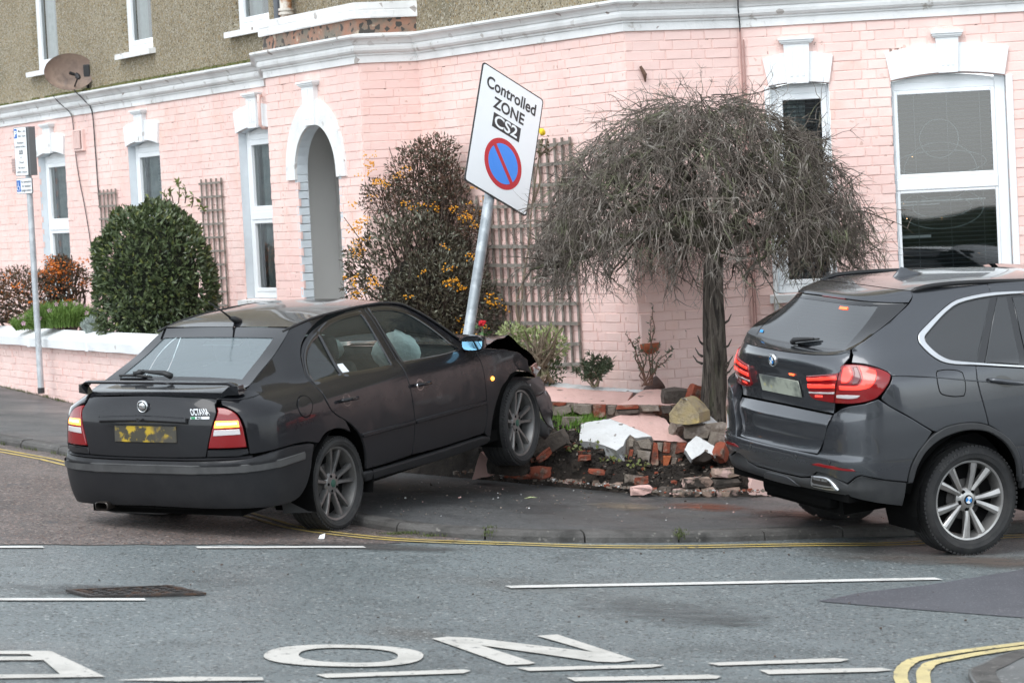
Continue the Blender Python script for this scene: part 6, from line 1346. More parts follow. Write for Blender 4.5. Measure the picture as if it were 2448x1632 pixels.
b_ = MB(); b_.prism(rrect(-.145, -.098, 2.685, 2.785, .006), lambda a, b, t: SZ.pt(a, b, .0445 - .001 * t)); b_.build('parking_symbol', p1, PBLUE); stext(SZ, 'P', -.121, 2.705, .06, .0455, SWHITE, p1, off=.03)
for t, u, z, h, wd in (('Mon - Sat', -.02, 2.745, .026, .115), ('8am - 6pm', -.02, 2.695, .026, .115), ('Resident', -.05, 2.625, .026, .11), ('permit holders', -.05, 2.585, .026, .165), ('or', -.05, 2.475, .022, None), ('2 hours', -.05, 2.42, .026, .09), ('No return', -.05, 2.365, .026, .11), ('within 2 hours', -.05, 2.32, .026, .165)): stext(SZ, t, u, z, h, .0445, SBLACK, p1, wd, .012)
b_ = MB(); b_.prism([(-.08, 2.515), (-.02, 2.515), (-.02, 2.56), (-.08, 2.56)], lambda a, b, t: SZ.pt(a, b, .0445 - .001 * t)); b_.build('zone_box', p1, SBLACK); stext(SZ, 'CS2', -.05, 2.525, .03, .0452, SWHITE, p1, .05, .015)
p2 = splate(SZ, -.155, .10, 2.10, 2.265, .042, 'badge_holder_plate', pp_)
b_ = MB(); b_.prism(rrect(-.147, -.085, 2.125, 2.245, .005), lambda a, b, t: SZ.pt(a, b, .0445 - .001 * t)); b_.build('wheelchair_panel', p2, PBLUE)
b_ = MB(); b_.tube([SZ.pt(-.122, 2.225, .0455), SZ.pt(-.120, 2.18, .0455), SZ.pt(-.10, 2.178, .0455), SZ.pt(-.097, 2.15, .0455)], .004, 4); b_.tube([SZ.pt(-.118 + .022 * math.cos(a * .4 + 1.9), 2.163 + .024 * math.sin(a * .4 + 1.9), .0455) for a in range(11)], .003, 4); b_.build('wheelchair_symbol', p2, SWHITE)
for t, z, wd in (('No exemption', 2.215, .165), ('for disabled', 2.17, .14), ('badge holders', 2.125, .16)): stext(SZ, t, .007, z, .028, .0445, SBLACK, p2, wd, .012)
# big leaning zone sign
c0 = at(1159.5, 320, 22.85); hv = Vector((.197, .476, .965)); wv = Vector((.485, .45, -.325)); wv = (wv - hv * wv.dot(hv) / hv.dot(hv)); hl, wl_ = hv.length, wv.length
hn, wn_ = hv.normalized(), wv.normalized(); nn = wn_.cross(hn); 
if nn.y > 0: nn = -nn
zs = thing('controlled_zone_sign', 'white controlled zone sign with no waiting roundel leaning on its bent-over grey post', 'sign', c0 - hn * 2.25)
def zp_(a, b, o): return c0 + wn_ * a + hn * b + nn * o
class Fr:
    def pt(s, u, z, o=0): return zp_(u, z, o)
ZF = Fr(); hw, hh = wl_ / 2, hl / 2
mb = MB(); mb.prism(rrect(-hw, hw, -hh, hh, .03), lambda a, b, t: zp_(a, b, -.008 * t)); pl = mb.build('sign_plate', zs, SBLACK)
mb = MB(); mb.prism(rrect(-hw + .012, hw - .012, -hh + .012, hh - .012, .024), lambda a, b, t: zp_(a, b, .0015 - .0015 * t)); mb.build('sign_face', pl, SWHITE)
FL_ = lambda t, u, z, h, wd, m, o=.003, off=.0: stext(ZF, t, u, z, h, o, m, pl, wd, off)
FL_('Controlled', -.0, .325 * hl, .105, wl_ * .80, SBLACK, off=.022); FL_('ZONE', -.005, .195 * hl, .10, wl_ * .50, SBLACK, off=.025)
b_ = MB(); b_.prism([(-.185 * wl_ - .03, .040 * hl), (.215 * wl_, .040 * hl), (.215 * wl_, .158 * hl), (-.185 * wl_ - .03, .158 * hl)], lambda a, b, t: zp_(a, b, .003 - .001 * t)); b_.build('zone_box', pl, SBLACK)
FL_('CS2', -.01, .060 * hl, .10, wl_ * .37, SWHITE, .004, .022)
cz_ = -.20 * hl; rd = .232 * hl * .86
def disc(r, o, m, nm, r0=0):
    P = [(.02 + r * math.cos(a * math.pi / 24), cz_ + r * math.sin(a * math.pi / 24)) for a in range(48)]; b_ = MB(); b_.prism(P, lambda a, b, t: zp_(a, b, o - .001 * t)); b_.build(nm, pl, m)
disc(rd, .003, SRED, 'red_ring'); disc(rd * .79, .0042, SBLUE, 'blue_disc')
b_ = MB(); s2 = .7071; hwid = rd * .085
b_.prism([(.02 + (-s2 * rd * .84 - s2 * hwid), cz_ + s2 * rd * .84 - s2 * hwid), (.02 + s2 * rd * .84 - s2 * hwid, cz_ - s2 * rd * .84 - s2 * hwid), (.02 + s2 * rd * .84 + s2 * hwid, cz_ - s2 * rd * .84 + s2 * hwid), (.02 - s2 * rd * .84 + s2 * hwid, cz_ + s2 * rd * .84 + s2 * hwid)], lambda a, b, t: zp_(a, b, .0054 - .001 * t)); b_.build('red_bar', pl, SRED)
mb = MB(); po = -.055; P = [zp_(-.02, hh * .5, po), zp_(-.02, -hh, po), zp_(-.02 - .0, -hh - .8, po), zp_(-.02, -2.35, po)]; mb.tube(P, .043, 16); mb.build('post', zs, mat('mottled_galvanised_steel', (.27, .30, .32), .5, .3, mix=[((.40, .43, .45), 7, .48, .6), ((.20, .22, .235), 12, .55, .7)], bump=(30, .003)), smooth=True, auto=40)
for b__ in (.30, -.30):
    mb = MB(); mb.tube([zp_(-.02 + .05 * math.cos(a * .5236), b__ * hl, po + .05 * math.sin(a * .5236)) for a in range(13)], .006, 5); mb.hexa([zp_(x, b__ * hl + y, o) for o in (-.02, -.008) for x, y in ((-.2, -.015), (.2, -.015), (.2, .015), (-.2, .015))]); mb.build('clamp', zs, STEEL)
# ---------------------------------------------------------------- satellite dish on the upper wall
dc = at(160, 165, 33.55)
sdh = thing('satellite_dish', 'rusty brown oval satellite dish on the pebbledashed wall at upper left', 'satellite dish', dc)
dn = (Vector((0, 0, CAM_H)) - dc).normalized(); dn = (dn + Vector((.10, 0, .22))).normalized(); dx = Vector((0, 0, 1)).cross(dn).normalized(); dy = dn.cross(dx)
DM = Matrix(((dx.x, -dn.x, dy.x, dc.x), (dx.y, -dn.y, dy.y, dc.y), (dx.z, -dn.z, dy.z, dc.z), (0, 0, 0, 1))) @ Matrix.Scale(1.09, 4) @ Matrix.Scale(1.36, 4, (1, 0, 0))
mb = MB(); mb.lathe([(0, .05), (.06, .047), (.12, .035), (.17, .018), (.198, 0), (.205, -.004), (.206, .006), (.17, .028), (.1, .05), (0, .062)], 40, DM)
mb.build('dish', sdh, mat('rusty_dish', (.20, .14, .11), .6, mix=[((.30, .22, .17), 3, .4, .65), ((.12, .085, .07), 7, .45, .7), ((.36, .32, .29), 1.6, .62, .8)], bump=(60, .002)), smooth=True, auto=50)
mb = MB(); a_ = DM @ Vector((.03, .03, -.17)); b_ = DM @ Vector((.055, -.12, -.09)); mb.tube([a_, b_], .009, 6); mb.build('arm', sdh, TRIM)
mb = MB(); mb.tube([DM @ Vector((.060, -.15, -.115)), DM @ Vector((.055, -.12, -.08)), DM @ Vector((.045, -.09, -.05))], [.018, .030, .022], 10); mb.bbox((0, 0, 0), (.06, .05, .035), .006, Matrix.Translation(b_)); mb.build('receiver', sdh, TRIM, smooth=True, auto=40)
mb = MB(); w0 = dc + Vector((.876, .482, 0)) * .22; mb.tube([dc - dn * .05, w0 + Vector((0, 0, -.10)), w0 + Vector((.0, 0, -.25))], .02, 8); mb.bbox((0, 0, 0), (.08, .08, .16), .01, Matrix.Translation(w0)); mb.build('bracket', sdh, TRIM)
# ---------------------------------------------------------------- trellises
def trellis(label, w, us, zs_, z0, z1, m, sw=.022, bow=0, rw=None, group=None):
    t = thing('trellis', label, 'trellis', w.pt(us[0], z0)); rg = random.Random(len(us) * 7 + len(zs_))
    for u in us:
        top = z1(u) if callable(z1) else z1
        mb = MB(); j = rg.uniform(-.004, .004); mb.hexa([w.pt(u + s_ * sw / 2 + j + d, z, o) for z, d in ((z0, rg.uniform(-.006, .006)), (top, 0)) for s_, o in ((-1, .02), (1, .02), (1, .034), (-1, .034))]); mb.build('upright_slat', t, m)
    for z in zs_:
        uu = [u for u in us if (z1(u) if callable(z1) else z1) > z - .01]
        if len(uu) < 2: continue
        mb = MB(); n = 6; a, b = uu[0] - .025, uu[-1] + .025; sg = rg.uniform(0, bow)
        for i in range(n + 1):
            u = a + (b - a) * i / n; zz = z - sg * (1 - (2 * i / n - 1) ** 2); mb.v += [w.pt(u, zz - (rw or sw) / 2, .036), w.pt(u, zz + (rw or sw) / 2, .036), w.pt(u, zz + (rw or sw) / 2, .050), w.pt(u, zz - (rw or sw) / 2, .050)]
        for i in range(n):
            for j in range(4): mb.f.append((i * 4 + j, i * 4 + (j + 1) % 4, (i + 1) * 4 + (j + 1) % 4, (i + 1) * 4 + j)); mb.m.append(0)
        mb.f += [(0, 1, 2, 3)[::-1], (4 * n, 4 * n + 1, 4 * n + 2, 4 * n + 3)]; mb.m += [0, 0]; mb.build('cross_slat', t, m)
    return t
trellis('narrow grey wooden trellis beside the thin cable, left of the round bush', WA, [2.07 + .13 * i for i in range(5)], [2.62 - .15 * i for i in range(10)], 1.2, 2.67, TIMBER)
trellis('narrow grey wooden trellis between the round bush and the third ground floor window', WA, [5.22 + .14 * i for i in range(5)], [2.64 - .148 * i for i in range(10)], 1.2, 2.69, TIMBER)
TB = lambda u: 2.78 if u > 1.55 else 2.33
trellis('wide weathered trellis behind the leaning zone sign and weeping tree', WB, [.955 + .1195 * i for i in range(14)], [2.735 - .171 * i for i in range(12)], .80, TB, TIMBER, .024, .02, .03)
# ---------------------------------------------------------------- garden soil
def f1(x): return 20.81 - (1.154 - x) * -.656 if x < 1.154 else 20.81 + (x - 1.154) * .39
def soil_z(x, y):
    d = y - f1(x); z = min(.30 + .27 * (y - 21.4) - .12 * (x - .5), .60 - .10 * (x - 1)); g_ = gz(x, y) + PV
    n = .025 * math.sin(x * 9 + y * 5) + .02 * math.sin(x * 17 - y * 13) + .012 * math.sin(x * 41 + y * 37)
    k = max(0, min(1, (d + .02) / .12)); z = min(z, g_ + .17 + .55 * max(0, d)) if d < .6 else z
    if d > .02 and abs(x - 1.0) < .42 and d < .8: z -= .15 * (1 - abs(x - 1.0) / .42) * (1 - d / .8)
    return g_ - .04 + (z + n - g_ + .04) * k
mb = MB(); nx, ny = 110, 90
for i in range(nx + 1):
    for j in range(ny + 1): x = -1.3 + 5.3 * i / nx; y = 20.5 + 5.0 * j / ny; mb.v.append((x, y, soil_z(x, y)))
for i in range(nx):
    for j in range(ny):
        a = i * (ny + 1) + j; cx, cy = mb.v[a][0], mb.v[a][1]
        if cy < f1(cx) - .12: continue
        mb.f.append((a, a + ny + 1, a + ny + 2, a + 1)); mb.m.append(0)
SOIL = mat('dark_garden_soil', (.034, .027, .022), .95, mix=[((.055, .043, .034), 9, .4, .65), ((.022, .018, .015), 25, .5, .7)], speck=((.16, .11, .08), 40, .97), bump=[(35, .03), (90, .015)])
mb.build('garden_soil', None, SOIL, smooth=True, kind='structure')
mb = MB(); mb.poly([(LW.pt(-8, 0, -.2).x, LW.pt(-8, 0, -.2).y), (LW.pt(8.2, 0, -.2).x, LW.pt(8.2, 0, -.2).y), (-.9, 23.3), (-.5, 25.5), (-1.3, 26.2), (-7, 37.2), (-9.4, 38)], lambda x, y: (x, y, .90)); mb.build('garden_bed', None, SOIL, kind='structure')
rg = random.Random(31); mb = MB()
for i in range(2600):
    x = rg.uniform(-.3, 2.2); d = abs(rg.gauss(0, .55)); y = f1(x) + d - .05; s_ = rg.uniform(.006, .028) * (1 if rg.random() < .93 else 1.7); q = Vector((x, y, soil_z(x, y) + s_ * .2)); M2 = Matrix.Translation(q) @ Matrix.Rotation(rg.uniform(0, 6), 4, 'Z') @ Matrix.Rotation(rg.uniform(0, 6), 4, 'X'); mb.box((0, 0, 0), (s_ * 1.2, s_, s_ * .8), M2)
tag(mb.build('soil_clods', None, SOIL), kind='stuff')
# ---------------------------------------------------------------- broken wall: stump, chunks, bricks
RBRICK = mat('broken_red_brick', (.30, .078, .042), .9, mix=[((.21, .055, .032), 6, .4, .7), ((.36, .26, .20), 7, .58, .68), ((.07, .05, .04), 5, .56, .68)], bump=[(30, .014), (80, .006)])
GBRICK = mat('mortar_grey_brick', (.27, .23, .19), .95, mix=[((.17, .135, .11), 6, .42, .62), ((.38, .33, .29), 13, .5, .7), ((.30, .12, .07), 4, .66, .72)], bump=[(25, .016), (70, .008)])
DBRICK = mat('sooty_brick', (.085, .07, .06), .95, mix=[((.15, .12, .10), 8, .45, .7), ((.04, .035, .03), 5, .5, .7)], bump=[(30, .012)])
PBRICK = mat('dirty_pink_brick', (.42, .30, .245), .9, mix=[((.27, .20, .15), 9, .42, .60), ((.055, .045, .038), 7, .50, .58), ((.58, .40, .36), 5, .58, .66)], bump=[(30, .01)])
CRUMB = mat('broken_mortar', (.30, .255, .215), .95, mix=[((.20, .155, .125), 6, .4, .65), ((.34, .12, .06), 5, .57, .64), ((.09, .075, .065), 4, .55, .7)], bump=[(18, .03), (60, .01)])
YEL = mat('yellow_sandy_mortar', (.42, .33, .18), .95, mix=[((.34, .29, .22), 5, .4, .6), ((.20, .16, .11), 9, .52, .68), ((.50, .38, .16), 3, .5, .6)], bump=[(22, .03), (70, .01)])
PINK2 = mat('dusty_pink_render', (.76, .50, .45), .75, mix=[((.66, .42, .37), 3, .4, .7)], speck=((.12, .08, .06), 30, .972), dirt=((.30, .23, .19), 2.4, .60, .74), bump=[(26, .008), (7, .01)])
WHITE2 = mat('dirty_white_render', (.68, .69, .69), .7, mix=[((.56, .56, .55), 4, .4, .7)], speck=((.2, .17, .15), 34, .97), dirt=((.30, .28, .25), 3, .58, .74), bump=[(22, .010), (6, .012)])
st = thing('broken_wall_stump', 'dirty brick stump of the smashed garden wall along the back of the pavement', 'wall', (.9, 21.0, gz(.9, 21) + PV))
def bmesh_rough(L_, D_, H_, seed, r_=.008):
    rg = random.Random(seed); bm = bmesh.new(); bmesh.ops.create_cube(bm, size=1); bmesh.ops.subdivide_edges(bm, edges=bm.edges[:], cuts=1, use_grid_fill=True)
    for v in bm.verts:
        k = 1 - .12 * (sum(abs(c) > .4 for c in v.co) == 3); v.co = Vector((v.co.x * L_ * k + rg.uniform(-r_, r_), v.co.y * D_ * k + rg.uniform(-r_, r_), v.co.z * H_ * k + rg.uniform(-r_, r_)))
    bm.verts.ensure_lookup_table(); V = [v.co.copy() for v in bm.verts]; F_ = [[v.index for v in f.verts] for f in bm.faces]; bm.free(); return V, F_
def rough_brick(name, par, pos, rot, dims, m, seed, **kw):
    V, F_ = bmesh_rough(*dims, seed); M2 = Matrix.Translation(pos) @ rot; mb = MB(); mb.add([M2 @ v for v in V], F_); return mb.build(name, par, m, **kw)
k = 0; rg = random.Random(77)
def stump_run(p0, p1, tops, zbase=None):
    global k
    p0, p1 = Vector(p0), Vector(p1); d = (p1 - p0).normalized(); n = Vector((d.y, -d.x)); L_ = (p1 - p0).length; ang = math.atan2(d.y, d.x)
    for c in range(4):
        s_ = (.0 if c % 2 == 0 else .11)
        while s_ < L_ - .05:
            bl = .215 if rg.random() < .65 else .105
            if c < tops(s_ / L_):
                mid = p0 + d * (s_ + bl / 2); m = PBRICK if rg.random() < .88 else (GBRICK if rg.random() < .6 else DBRICK)
                pos = Vector((mid.x, mid.y, gz(mid.x, mid.y) + PV + .034 + c * .075)) + Vector((n.x, n.y, 0)) * rg.uniform(-.012, .006) + Vector((-n.x, -n.y, 0)) * .05
                rough_brick('brick', st, pos, Matrix.Rotation(ang + rg.uniform(-.03, .03), 4, 'Z') @ Matrix.Rotation(rg.uniform(-.03, .03), 4, 'Y'), (bl, .105, .067), m, k); k += 1
            s_ += bl + .012
stump_run((.20, 21.45), (.73, 21.11), lambda t: 1.0)
stump_run((.76, 21.09), (1.14, 20.83), lambda t: .0 if t < .55 else 1.0)
stump_run((1.16, 20.82), (1.64, 21.01), lambda t: .9 if t < .12 else 2.0 if t < .42 else 3.0)
rw_ = thing('garden_wall', 'pink garden wall standing behind the grey car, broken at its left end', 'wall', (2.4, 21.3, gz(2.4, 21.3) + PV))
RW_ = Wall((1.64, 21.01), (.931, .363)); rz = lambda u: gz(RW_.pt(u, 0).x, RW_.pt(u, 0).y) + PV
mb = MB(); mb.prism([(0.05, rz(0) - .2), (4, rz(4) - .2), (4, .50), (.7, .52), (.45, .40), (.30, .22), (.16, .12), (.12, .02)], lambda a, b, t: RW_.pt(a, b, -.22 * t)); mb.build('wall_body', rw_, PINK)
mb = MB(); bar(mb, RW_, .75, 4, .52, .62, -.28, .06, .03); mb.build('coping_stone', rw_, WHITE)
def chunk(name, label, cat, faces, thick, mats, jit=.0032, loc=None):
    """faces: list of (outline [(u, v, y)], material index); every face is a solid slab of the fragment, thickness along `thick`"""
    rg = random.Random(len(label)); P = [at(*p) for f in faces for p in f[0]]; lo = Vector((sum(p.x for p in P) / len(P), sum(p.y for p in P) / len(P), min(p.z for p in P)))
    t = thing(name, label, cat, lo); out = []
    for f in faces:
        nm, m, th = f[1], f[2], Vector(f[3]) if len(f) > 3 else Vector(thick)
        pts = [at(*p) for p in f[0]]; uv = [(p[0], p[1]) for p in f[0]]; v, tr = cdt(uv, (), 7); yy = {}
        A_ = np.array([[p[0] - 1400, p[1] - 960, 1.] for p in f[0]]); sol = np.linalg.lstsq(A_, np.array([p[2] for p in f[0]]), rcond=None)[0]
        dep = lambda u, w: float(sol[0] * (u - 1400) + sol[1] * (w - 960) + sol[2])
        mb = MB(); F0 = []
        bset = set((round(a, 3), round(b, 3)) for a, b in uv)
        for a, b in v:
            q = at(a, b, dep(a, b)); F0.append(q + Vector((rg.uniform(-jit, jit), rg.uniform(-jit, jit), rg.uniform(-jit, jit))) * (1 if (round(a, 3), round(b, 3)) not in bset else .3))
        n = len(F0); mb.v = [tuple(q) for q in F0] + [tuple(q + th) for q in F0]; mb.f = [q for q in tr] + [tuple(i + n for i in q[::-1]) for q in tr]
        ed = {}
        for q in tr:
            for i in range(3):
                a, b = q[i], q[(i + 1) % 3]
                if (b, a) in ed: del ed[(b, a)]
                else: ed[(a, b)] = 1
        mb.f += [(a, a + n, b + n, b) for a, b in ed]; mb.m = [0] * len(mb.f)
        out.append(mb.build(nm, t, m, smooth=True, auto=35))
    return t
Z = lambda L_, y: [(*zq(a, b), y if not isinstance(y, (list, tuple)) else y[i]) for i, (a, b) in enumerate(L_)]
def cutbricks(t, L_, y):
    for i, (P, m) in enumerate(L_):
        uv = [zq(*p) for p in P]; c = (sum(p[0] for p in uv) / len(uv), sum(p[1] for p in uv) / len(uv)); rg = random.Random(i + 5)
        F0 = [at(p[0] + rg.uniform(-.6, .6), p[1] + rg.uniform(-.6, .6), y + rg.uniform(-.01, .01)) for p in uv]; F1 = [at(c[0] + (p[0] - c[0]) * .88, c[1] + (p[1] - c[1]) * .88, y - .016) for p in uv]; n = len(uv)
        bk = [q + Vector((0, .10, 0)) for q in F0]; mb = MB(); mb.v = [tuple(q) for q in F1 + F0 + bk]; mb.f = [tuple(range(n))] + [(i2, n + i2, n + (i2 + 1) % n, (i2 + 1) % n) for i2 in range(n)] + [(n + i2, 2 * n + i2, 2 * n + (i2 + 1) % n, n + (i2 + 1) % n) for i2 in range(n)]; mb.m = [0] * len(mb.f); mb.build('brick', t, m)
# (a) long strip of wall fallen flat, white coping along its far edge
t = chunk('fallen_wall_strip', 'long pink strip of garden wall fallen flat with white coping on its far edge', 'wall fragment', [
    (Z([(150, 170), (262, 195), (700, 235), (1215, 262), (1165, 330), (1160, 355), (1075, 405), (800, 392), (330, 365), (150, 350)], [22.75, 22.72, 22.64, 22.52, 22.3, 22.25, 22.05, 22.1, 22.15, 22.2]), 'fallen_face', PINK2),
    (Z([(150, 140), (260, 143), (700, 190), (1330, 240), (1270, 268), (1210, 262), (700, 236), (262, 196), (150, 172)], [22.80, 22.8, 22.7, 22.55, 22.5, 22.5, 22.62, 22.7, 22.75]), 'coping', WHITE2, (0, .10, -.06)),
    (Z([(150, 352), (330, 366), (800, 394), (1075, 407), (1010, 540), (880, 575), (500, 545), (330, 555), (150, 545)], [22.19, 22.14, 22.09, 22.04, 22.06, 22.08, 22.12, 22.14, 22.18]), 'broken_edge', CRUMB)], (0, .12, -.10), None)
cutbricks(t, [([(330, 372), (480, 382), (470, 405), (400, 420), (330, 400)], RBRICK), ([(340, 420), (520, 405), (540, 480), (430, 530), (335, 520)], GBRICK), ([(560, 400), (760, 402), (760, 500), (640, 515), (560, 480)], GBRICK), ([(780, 400), (915, 402), (915, 520), (880, 550), (775, 545)], RBRICK), ([(935, 410), (1030, 412), (1020, 480), (990, 520), (930, 510)], GBRICK)], 22.04)
# (b) second slab
t = chunk('fallen_wall_slab', 'broken pink wall slab lying between the flat strip and the tree', 'wall fragment', [
    (Z([(1270, 275), (1340, 236), (1650, 230), (1700, 260), (1760, 380), (1620, 405), (1280, 402), (1040, 405), (1170, 350)], [22.4, 22.5, 22.5, 22.4, 22.05, 21.95, 21.95, 21.98, 22.2]), 'fallen_face', PINK2),
    (Z([(1040, 407), (1280, 403), (1620, 406), (1760, 384), (1800, 470), (1640, 520), (1300, 480), (1180, 510), (1020, 520)], [21.97, 21.94, 21.94, 22.0, 21.98, 21.95, 21.95, 21.96, 21.98]), 'broken_edge', CRUMB)], (0, .15, -.10), None)
cutbricks(t, [([(1045, 412), (1270, 405), (1285, 425), (1270, 445), (1030, 455)], RBRICK), ([(1300, 420), (1500, 415), (1510, 470), (1320, 480)], GBRICK), ([(1030, 465), (1290, 455), (1280, 495), (1060, 515)], DBRICK), ([(1520, 425), (1640, 420), (1640, 500), (1540, 500)], DBRICK)], 21.90)
# (c) the big block with white coping, pink face and a cut end of red bricks
t = chunk('fallen_wall_block', 'big fallen block of pink wall with white coping and red bricks at its broken end', 'wall fragment', [
    (Z([(960, 556), (1060, 520), (1300, 490), (1450, 500), (1560, 552), (1640, 650), (1690, 735), (1820, 815), (1700, 808), (1440, 795), (1420, 752), (1300, 692), (1080, 602)], [21.85, 21.9, 21.95, 21.95, 21.9, 21.7, 21.6, 21.42, 21.42, 21.40, 21.45, 21.55, 21.7]), 'fallen_face', PINK2),
    (Z([(640, 622), (700, 597), (960, 556), (1080, 602), (1300, 692), (1420, 752), (1240, 766), (1180, 728), (1130, 790), (1110, 850), (1030, 906), (900, 850), (760, 811), (640, 802), (622, 790)], [21.75, 21.8, 21.84, 21.68, 21.52, 21.42, 21.38, 21.38, 21.34, 21.32, 21.29, 21.36, 21.45, 21.52, 21.55]), 'coping', WHITE2, (.02, .16, -.12)),
    (Z([(622, 791), (640, 802), (760, 811), (900, 850), (1030, 906), (1145, 1066), (1050, 1030), (950, 1008), (770, 980), (690, 900)], [21.55, 21.52, 21.45, 21.36, 21.29, 21.32, 21.38, 21.42, 21.5, 21.54]), 'coping_side', WHITE2, (.02, .14, .02)),
    (Z([(1420, 754), (1440, 797), (1700, 810), (1820, 817), (1790, 930), (1700, 1100), (1590, 1130), (1500, 1092), (1370, 1090), (1250, 1040), (1150, 1066), (1050, 912), (1115, 852), (1150, 790), (1185, 735), (1240, 772)], [21.44, 21.40, 21.42, 21.43, 21.45, 21.48, 21.46, 21.45, 21.44, 21.44, 21.42, 21.40, 21.42, 21.44, 21.46, 21.45]), 'broken_end', CRUMB)], (0, .25, -.02), None)
cutbricks(t, [([(1440, 812), (1492, 830), (1500, 1075), (1440, 1095), (1405, 1060)], RBRICK), ([(1250, 800), (1395, 770), (1425, 830), (1420, 900), (1290, 880)], GBRICK), ([(1255, 900), (1415, 915), (1395, 1040), (1340, 1075), (1270, 1020)], GBRICK), ([(1180, 890), (1220, 900), (1200, 1000), (1150, 1035)], RBRICK), ([(1170, 780), (1225, 790), (1215, 870), (1165, 870)], GBRICK),
    ([(1555, 812), (1630, 818), (1622, 940), (1540, 935)], RBRICK), ([(1705, 815), (1810, 822), (1785, 925), (1680, 945)], RBRICK), ([(1545, 960), (1640, 965), (1600, 1085), (1545, 1110)], mat('orange_brick', (.42, .12, .045), .9, mix=((.3, .08, .04), 9, .4, .7), bump=(30, .01))), ([(1715, 990), (1760, 1000), (1720, 1095), (1690, 1080)], RBRICK), ([(1650, 985), (1700, 990), (1680, 1100), (1620, 1095)], GBRICK), ([(1480, 820), (1540, 822), (1530, 930), (1490, 900)], GBRICK)], 21.40)
# (d) coping fragment with a yellow broken end, (e) small white fragment, loose bricks
chunk('coping_fragment', 'white coping fragment with yellow broken mortar end, topmost of the pile beside the tree', 'wall fragment', [
    (Z([(1742, 330), (1690, 395), (1640, 460), (1610, 500), (1618, 590), (1700, 612), (1830, 622), (1945, 600), (1938, 492), (1880, 420), (1795, 345)], [21.35, 21.33, 21.32, 21.32, 21.32, 21.31, 21.30, 21.30, 21.29, 21.30, 21.32]), 'broken_end', YEL),
    (Z([(1744, 328), (1800, 334), (1900, 398), (2000, 480), (2118, 570), (2132, 612), (2080, 622), (1960, 592), (1948, 560), (1940, 490), (1885, 418), (1797, 343)], [21.35, 21.37, 21.43, 21.5, 21.6, 21.6, 21.55, 21.42, 21.33, 21.29, 21.29, 21.31]), 'coping', WHITE2, (.03, .12, -.03))], (.10, .22, 0), None)
chunk('coping_fragment', 'small jagged white coping fragment lying below the yellow ended piece', 'wall fragment', [
    (Z([(1910, 745), (2000, 788), (2100, 850), (2142, 886), (2125, 980), (2062, 940), (2012, 910), (1940, 958), (1862, 1003), (1782, 896), (1822, 820)], [21.30, 21.28, 21.26, 21.24, 21.12, 21.10, 21.09, 21.08, 21.07, 21.14, 21.22]), 'coping', WHITE2),
    (Z([(1864, 1003), (1940, 958), (2012, 911), (2062, 941), (2092, 985), (1990, 1032), (1900, 1022)], [21.09, 21.10, 21.11, 21.12, 21.14, 21.15, 21.12]), 'broken_end', DBRICK)], (0, .14, -.04), None)  # second face: the fragment's underside in a dark brick colour
def loose(label, px, py, y, rz_, ry, rx, dims, m, seed, name='loose_brick'):
    p = at(*zq(px, py), y); o = rough_brick(name, None, (0, 0, 0), Matrix.Rotation(R(rz_), 4, 'Z') @ Matrix.Rotation(R(ry), 4, 'Y') @ Matrix.Rotation(R(rx), 4, 'X'), dims, m, seed, origin=(0, 0, 0)); o.location = p; tag(o, label, 'brick'); return o
loose('dark sooty brick lying on top of the pink slab left of the tree trunk', 1700, 305, 22.05, 12, 3, 8, (.24, .12, .11), DBRICK, 1)
loose('broken red brick with dark top leaning against the tree trunk', 1905, 280, 22.0, 30, 25, 10, (.13, .10, .13), RBRICK, 2)
loose('grey mortar-covered brick under the yellow ended coping fragment', 1912, 700, 21.42, -5, 2, 4, (.185, .11, .095), GBRICK, 3)
loose('pale grey brick beside the back bumper of the grey car', 2120, 665, 21.45, 8, -3, 0, (.17, .11, .085), GBRICK, 4)
loose('brownish brick lump under the pale grey brick by the grey car', 2150, 790, 21.35, 20, 10, 5, (.12, .12, .12), GBRICK, 5)
loose('red brick piece at the left foot of the rubble behind the grey car', 2175, 930, 21.18, 60, 40, 0, (.10, .09, .13), RBRICK, 6)
loose('small rough brick on the patch of grass behind the torn bumper', 545, 590, 22.0, 10, 6, 0, (.17, .10, .08), GBRICK, 7)
loose('round mortar lump below the pink block near the tree', 1690, 675, 21.6, 40, 10, 20, (.10, .09, .09), GBRICK, 8)
chunk('wall_stub', 'triangular pink wall stub standing in the shadow under the nose of the black car', 'wall fragment', [([(1104, 1038, 21.42), (1119, 1050, 21.40), (1131, 1074, 21.38), (1126, 1093, 21.38), (1084, 1101, 21.40), (1092, 1072, 21.42)], 'painted_face', PINK2)], (.05, .16, 0), None)
loose('dark flat brick beside the front wheel of the black car', 300, 830, 21.45, -20, -22, 0, (.30, .12, .13), DBRICK, 10)
loose('red brick half set in the soil right of the front wheel', 195, 1145, 21.25, 6, 2, 0, (.165, .10, .085), RBRICK, 11)
loose('thin red brick flake sticking up beside the front tyre', 235, 955, 21.3, 20, -38, 10, (.13, .05, .045), RBRICK, 12)
loose('flat red brick sliver on the pavement in front of the tyre', -30, 1190, 21.2, -12, 6, 0, (.17, .06, .03), RBRICK, 13)
loose('orange red sliver on the soil left of the big block', 680, 985, 21.28, 15, 0, 0, (.10, .06, .04), RBRICK, 14)
loose('flat red brick sliver lying across the stump bricks', 815, 1140, 21.15, -8, 5, 0, (.13, .06, .035), RBRICK, 15)
loose('rounded red brick piece in the hollow of the soil', 1300, 1235, 20.98, 10, 0, 0, (.10, .08, .055), RBRICK, 16)
loose('grey mortar lump next to the rounded red piece', 1215, 1222, 21.0, 30, 12, 0, (.13, .08, .06), GBRICK, 17)
loose('small pink brick end at the foot of the stump', 1300, 1340, 20.80, 12, 0, 0, (.155, .09, .06), PINK2, 18)
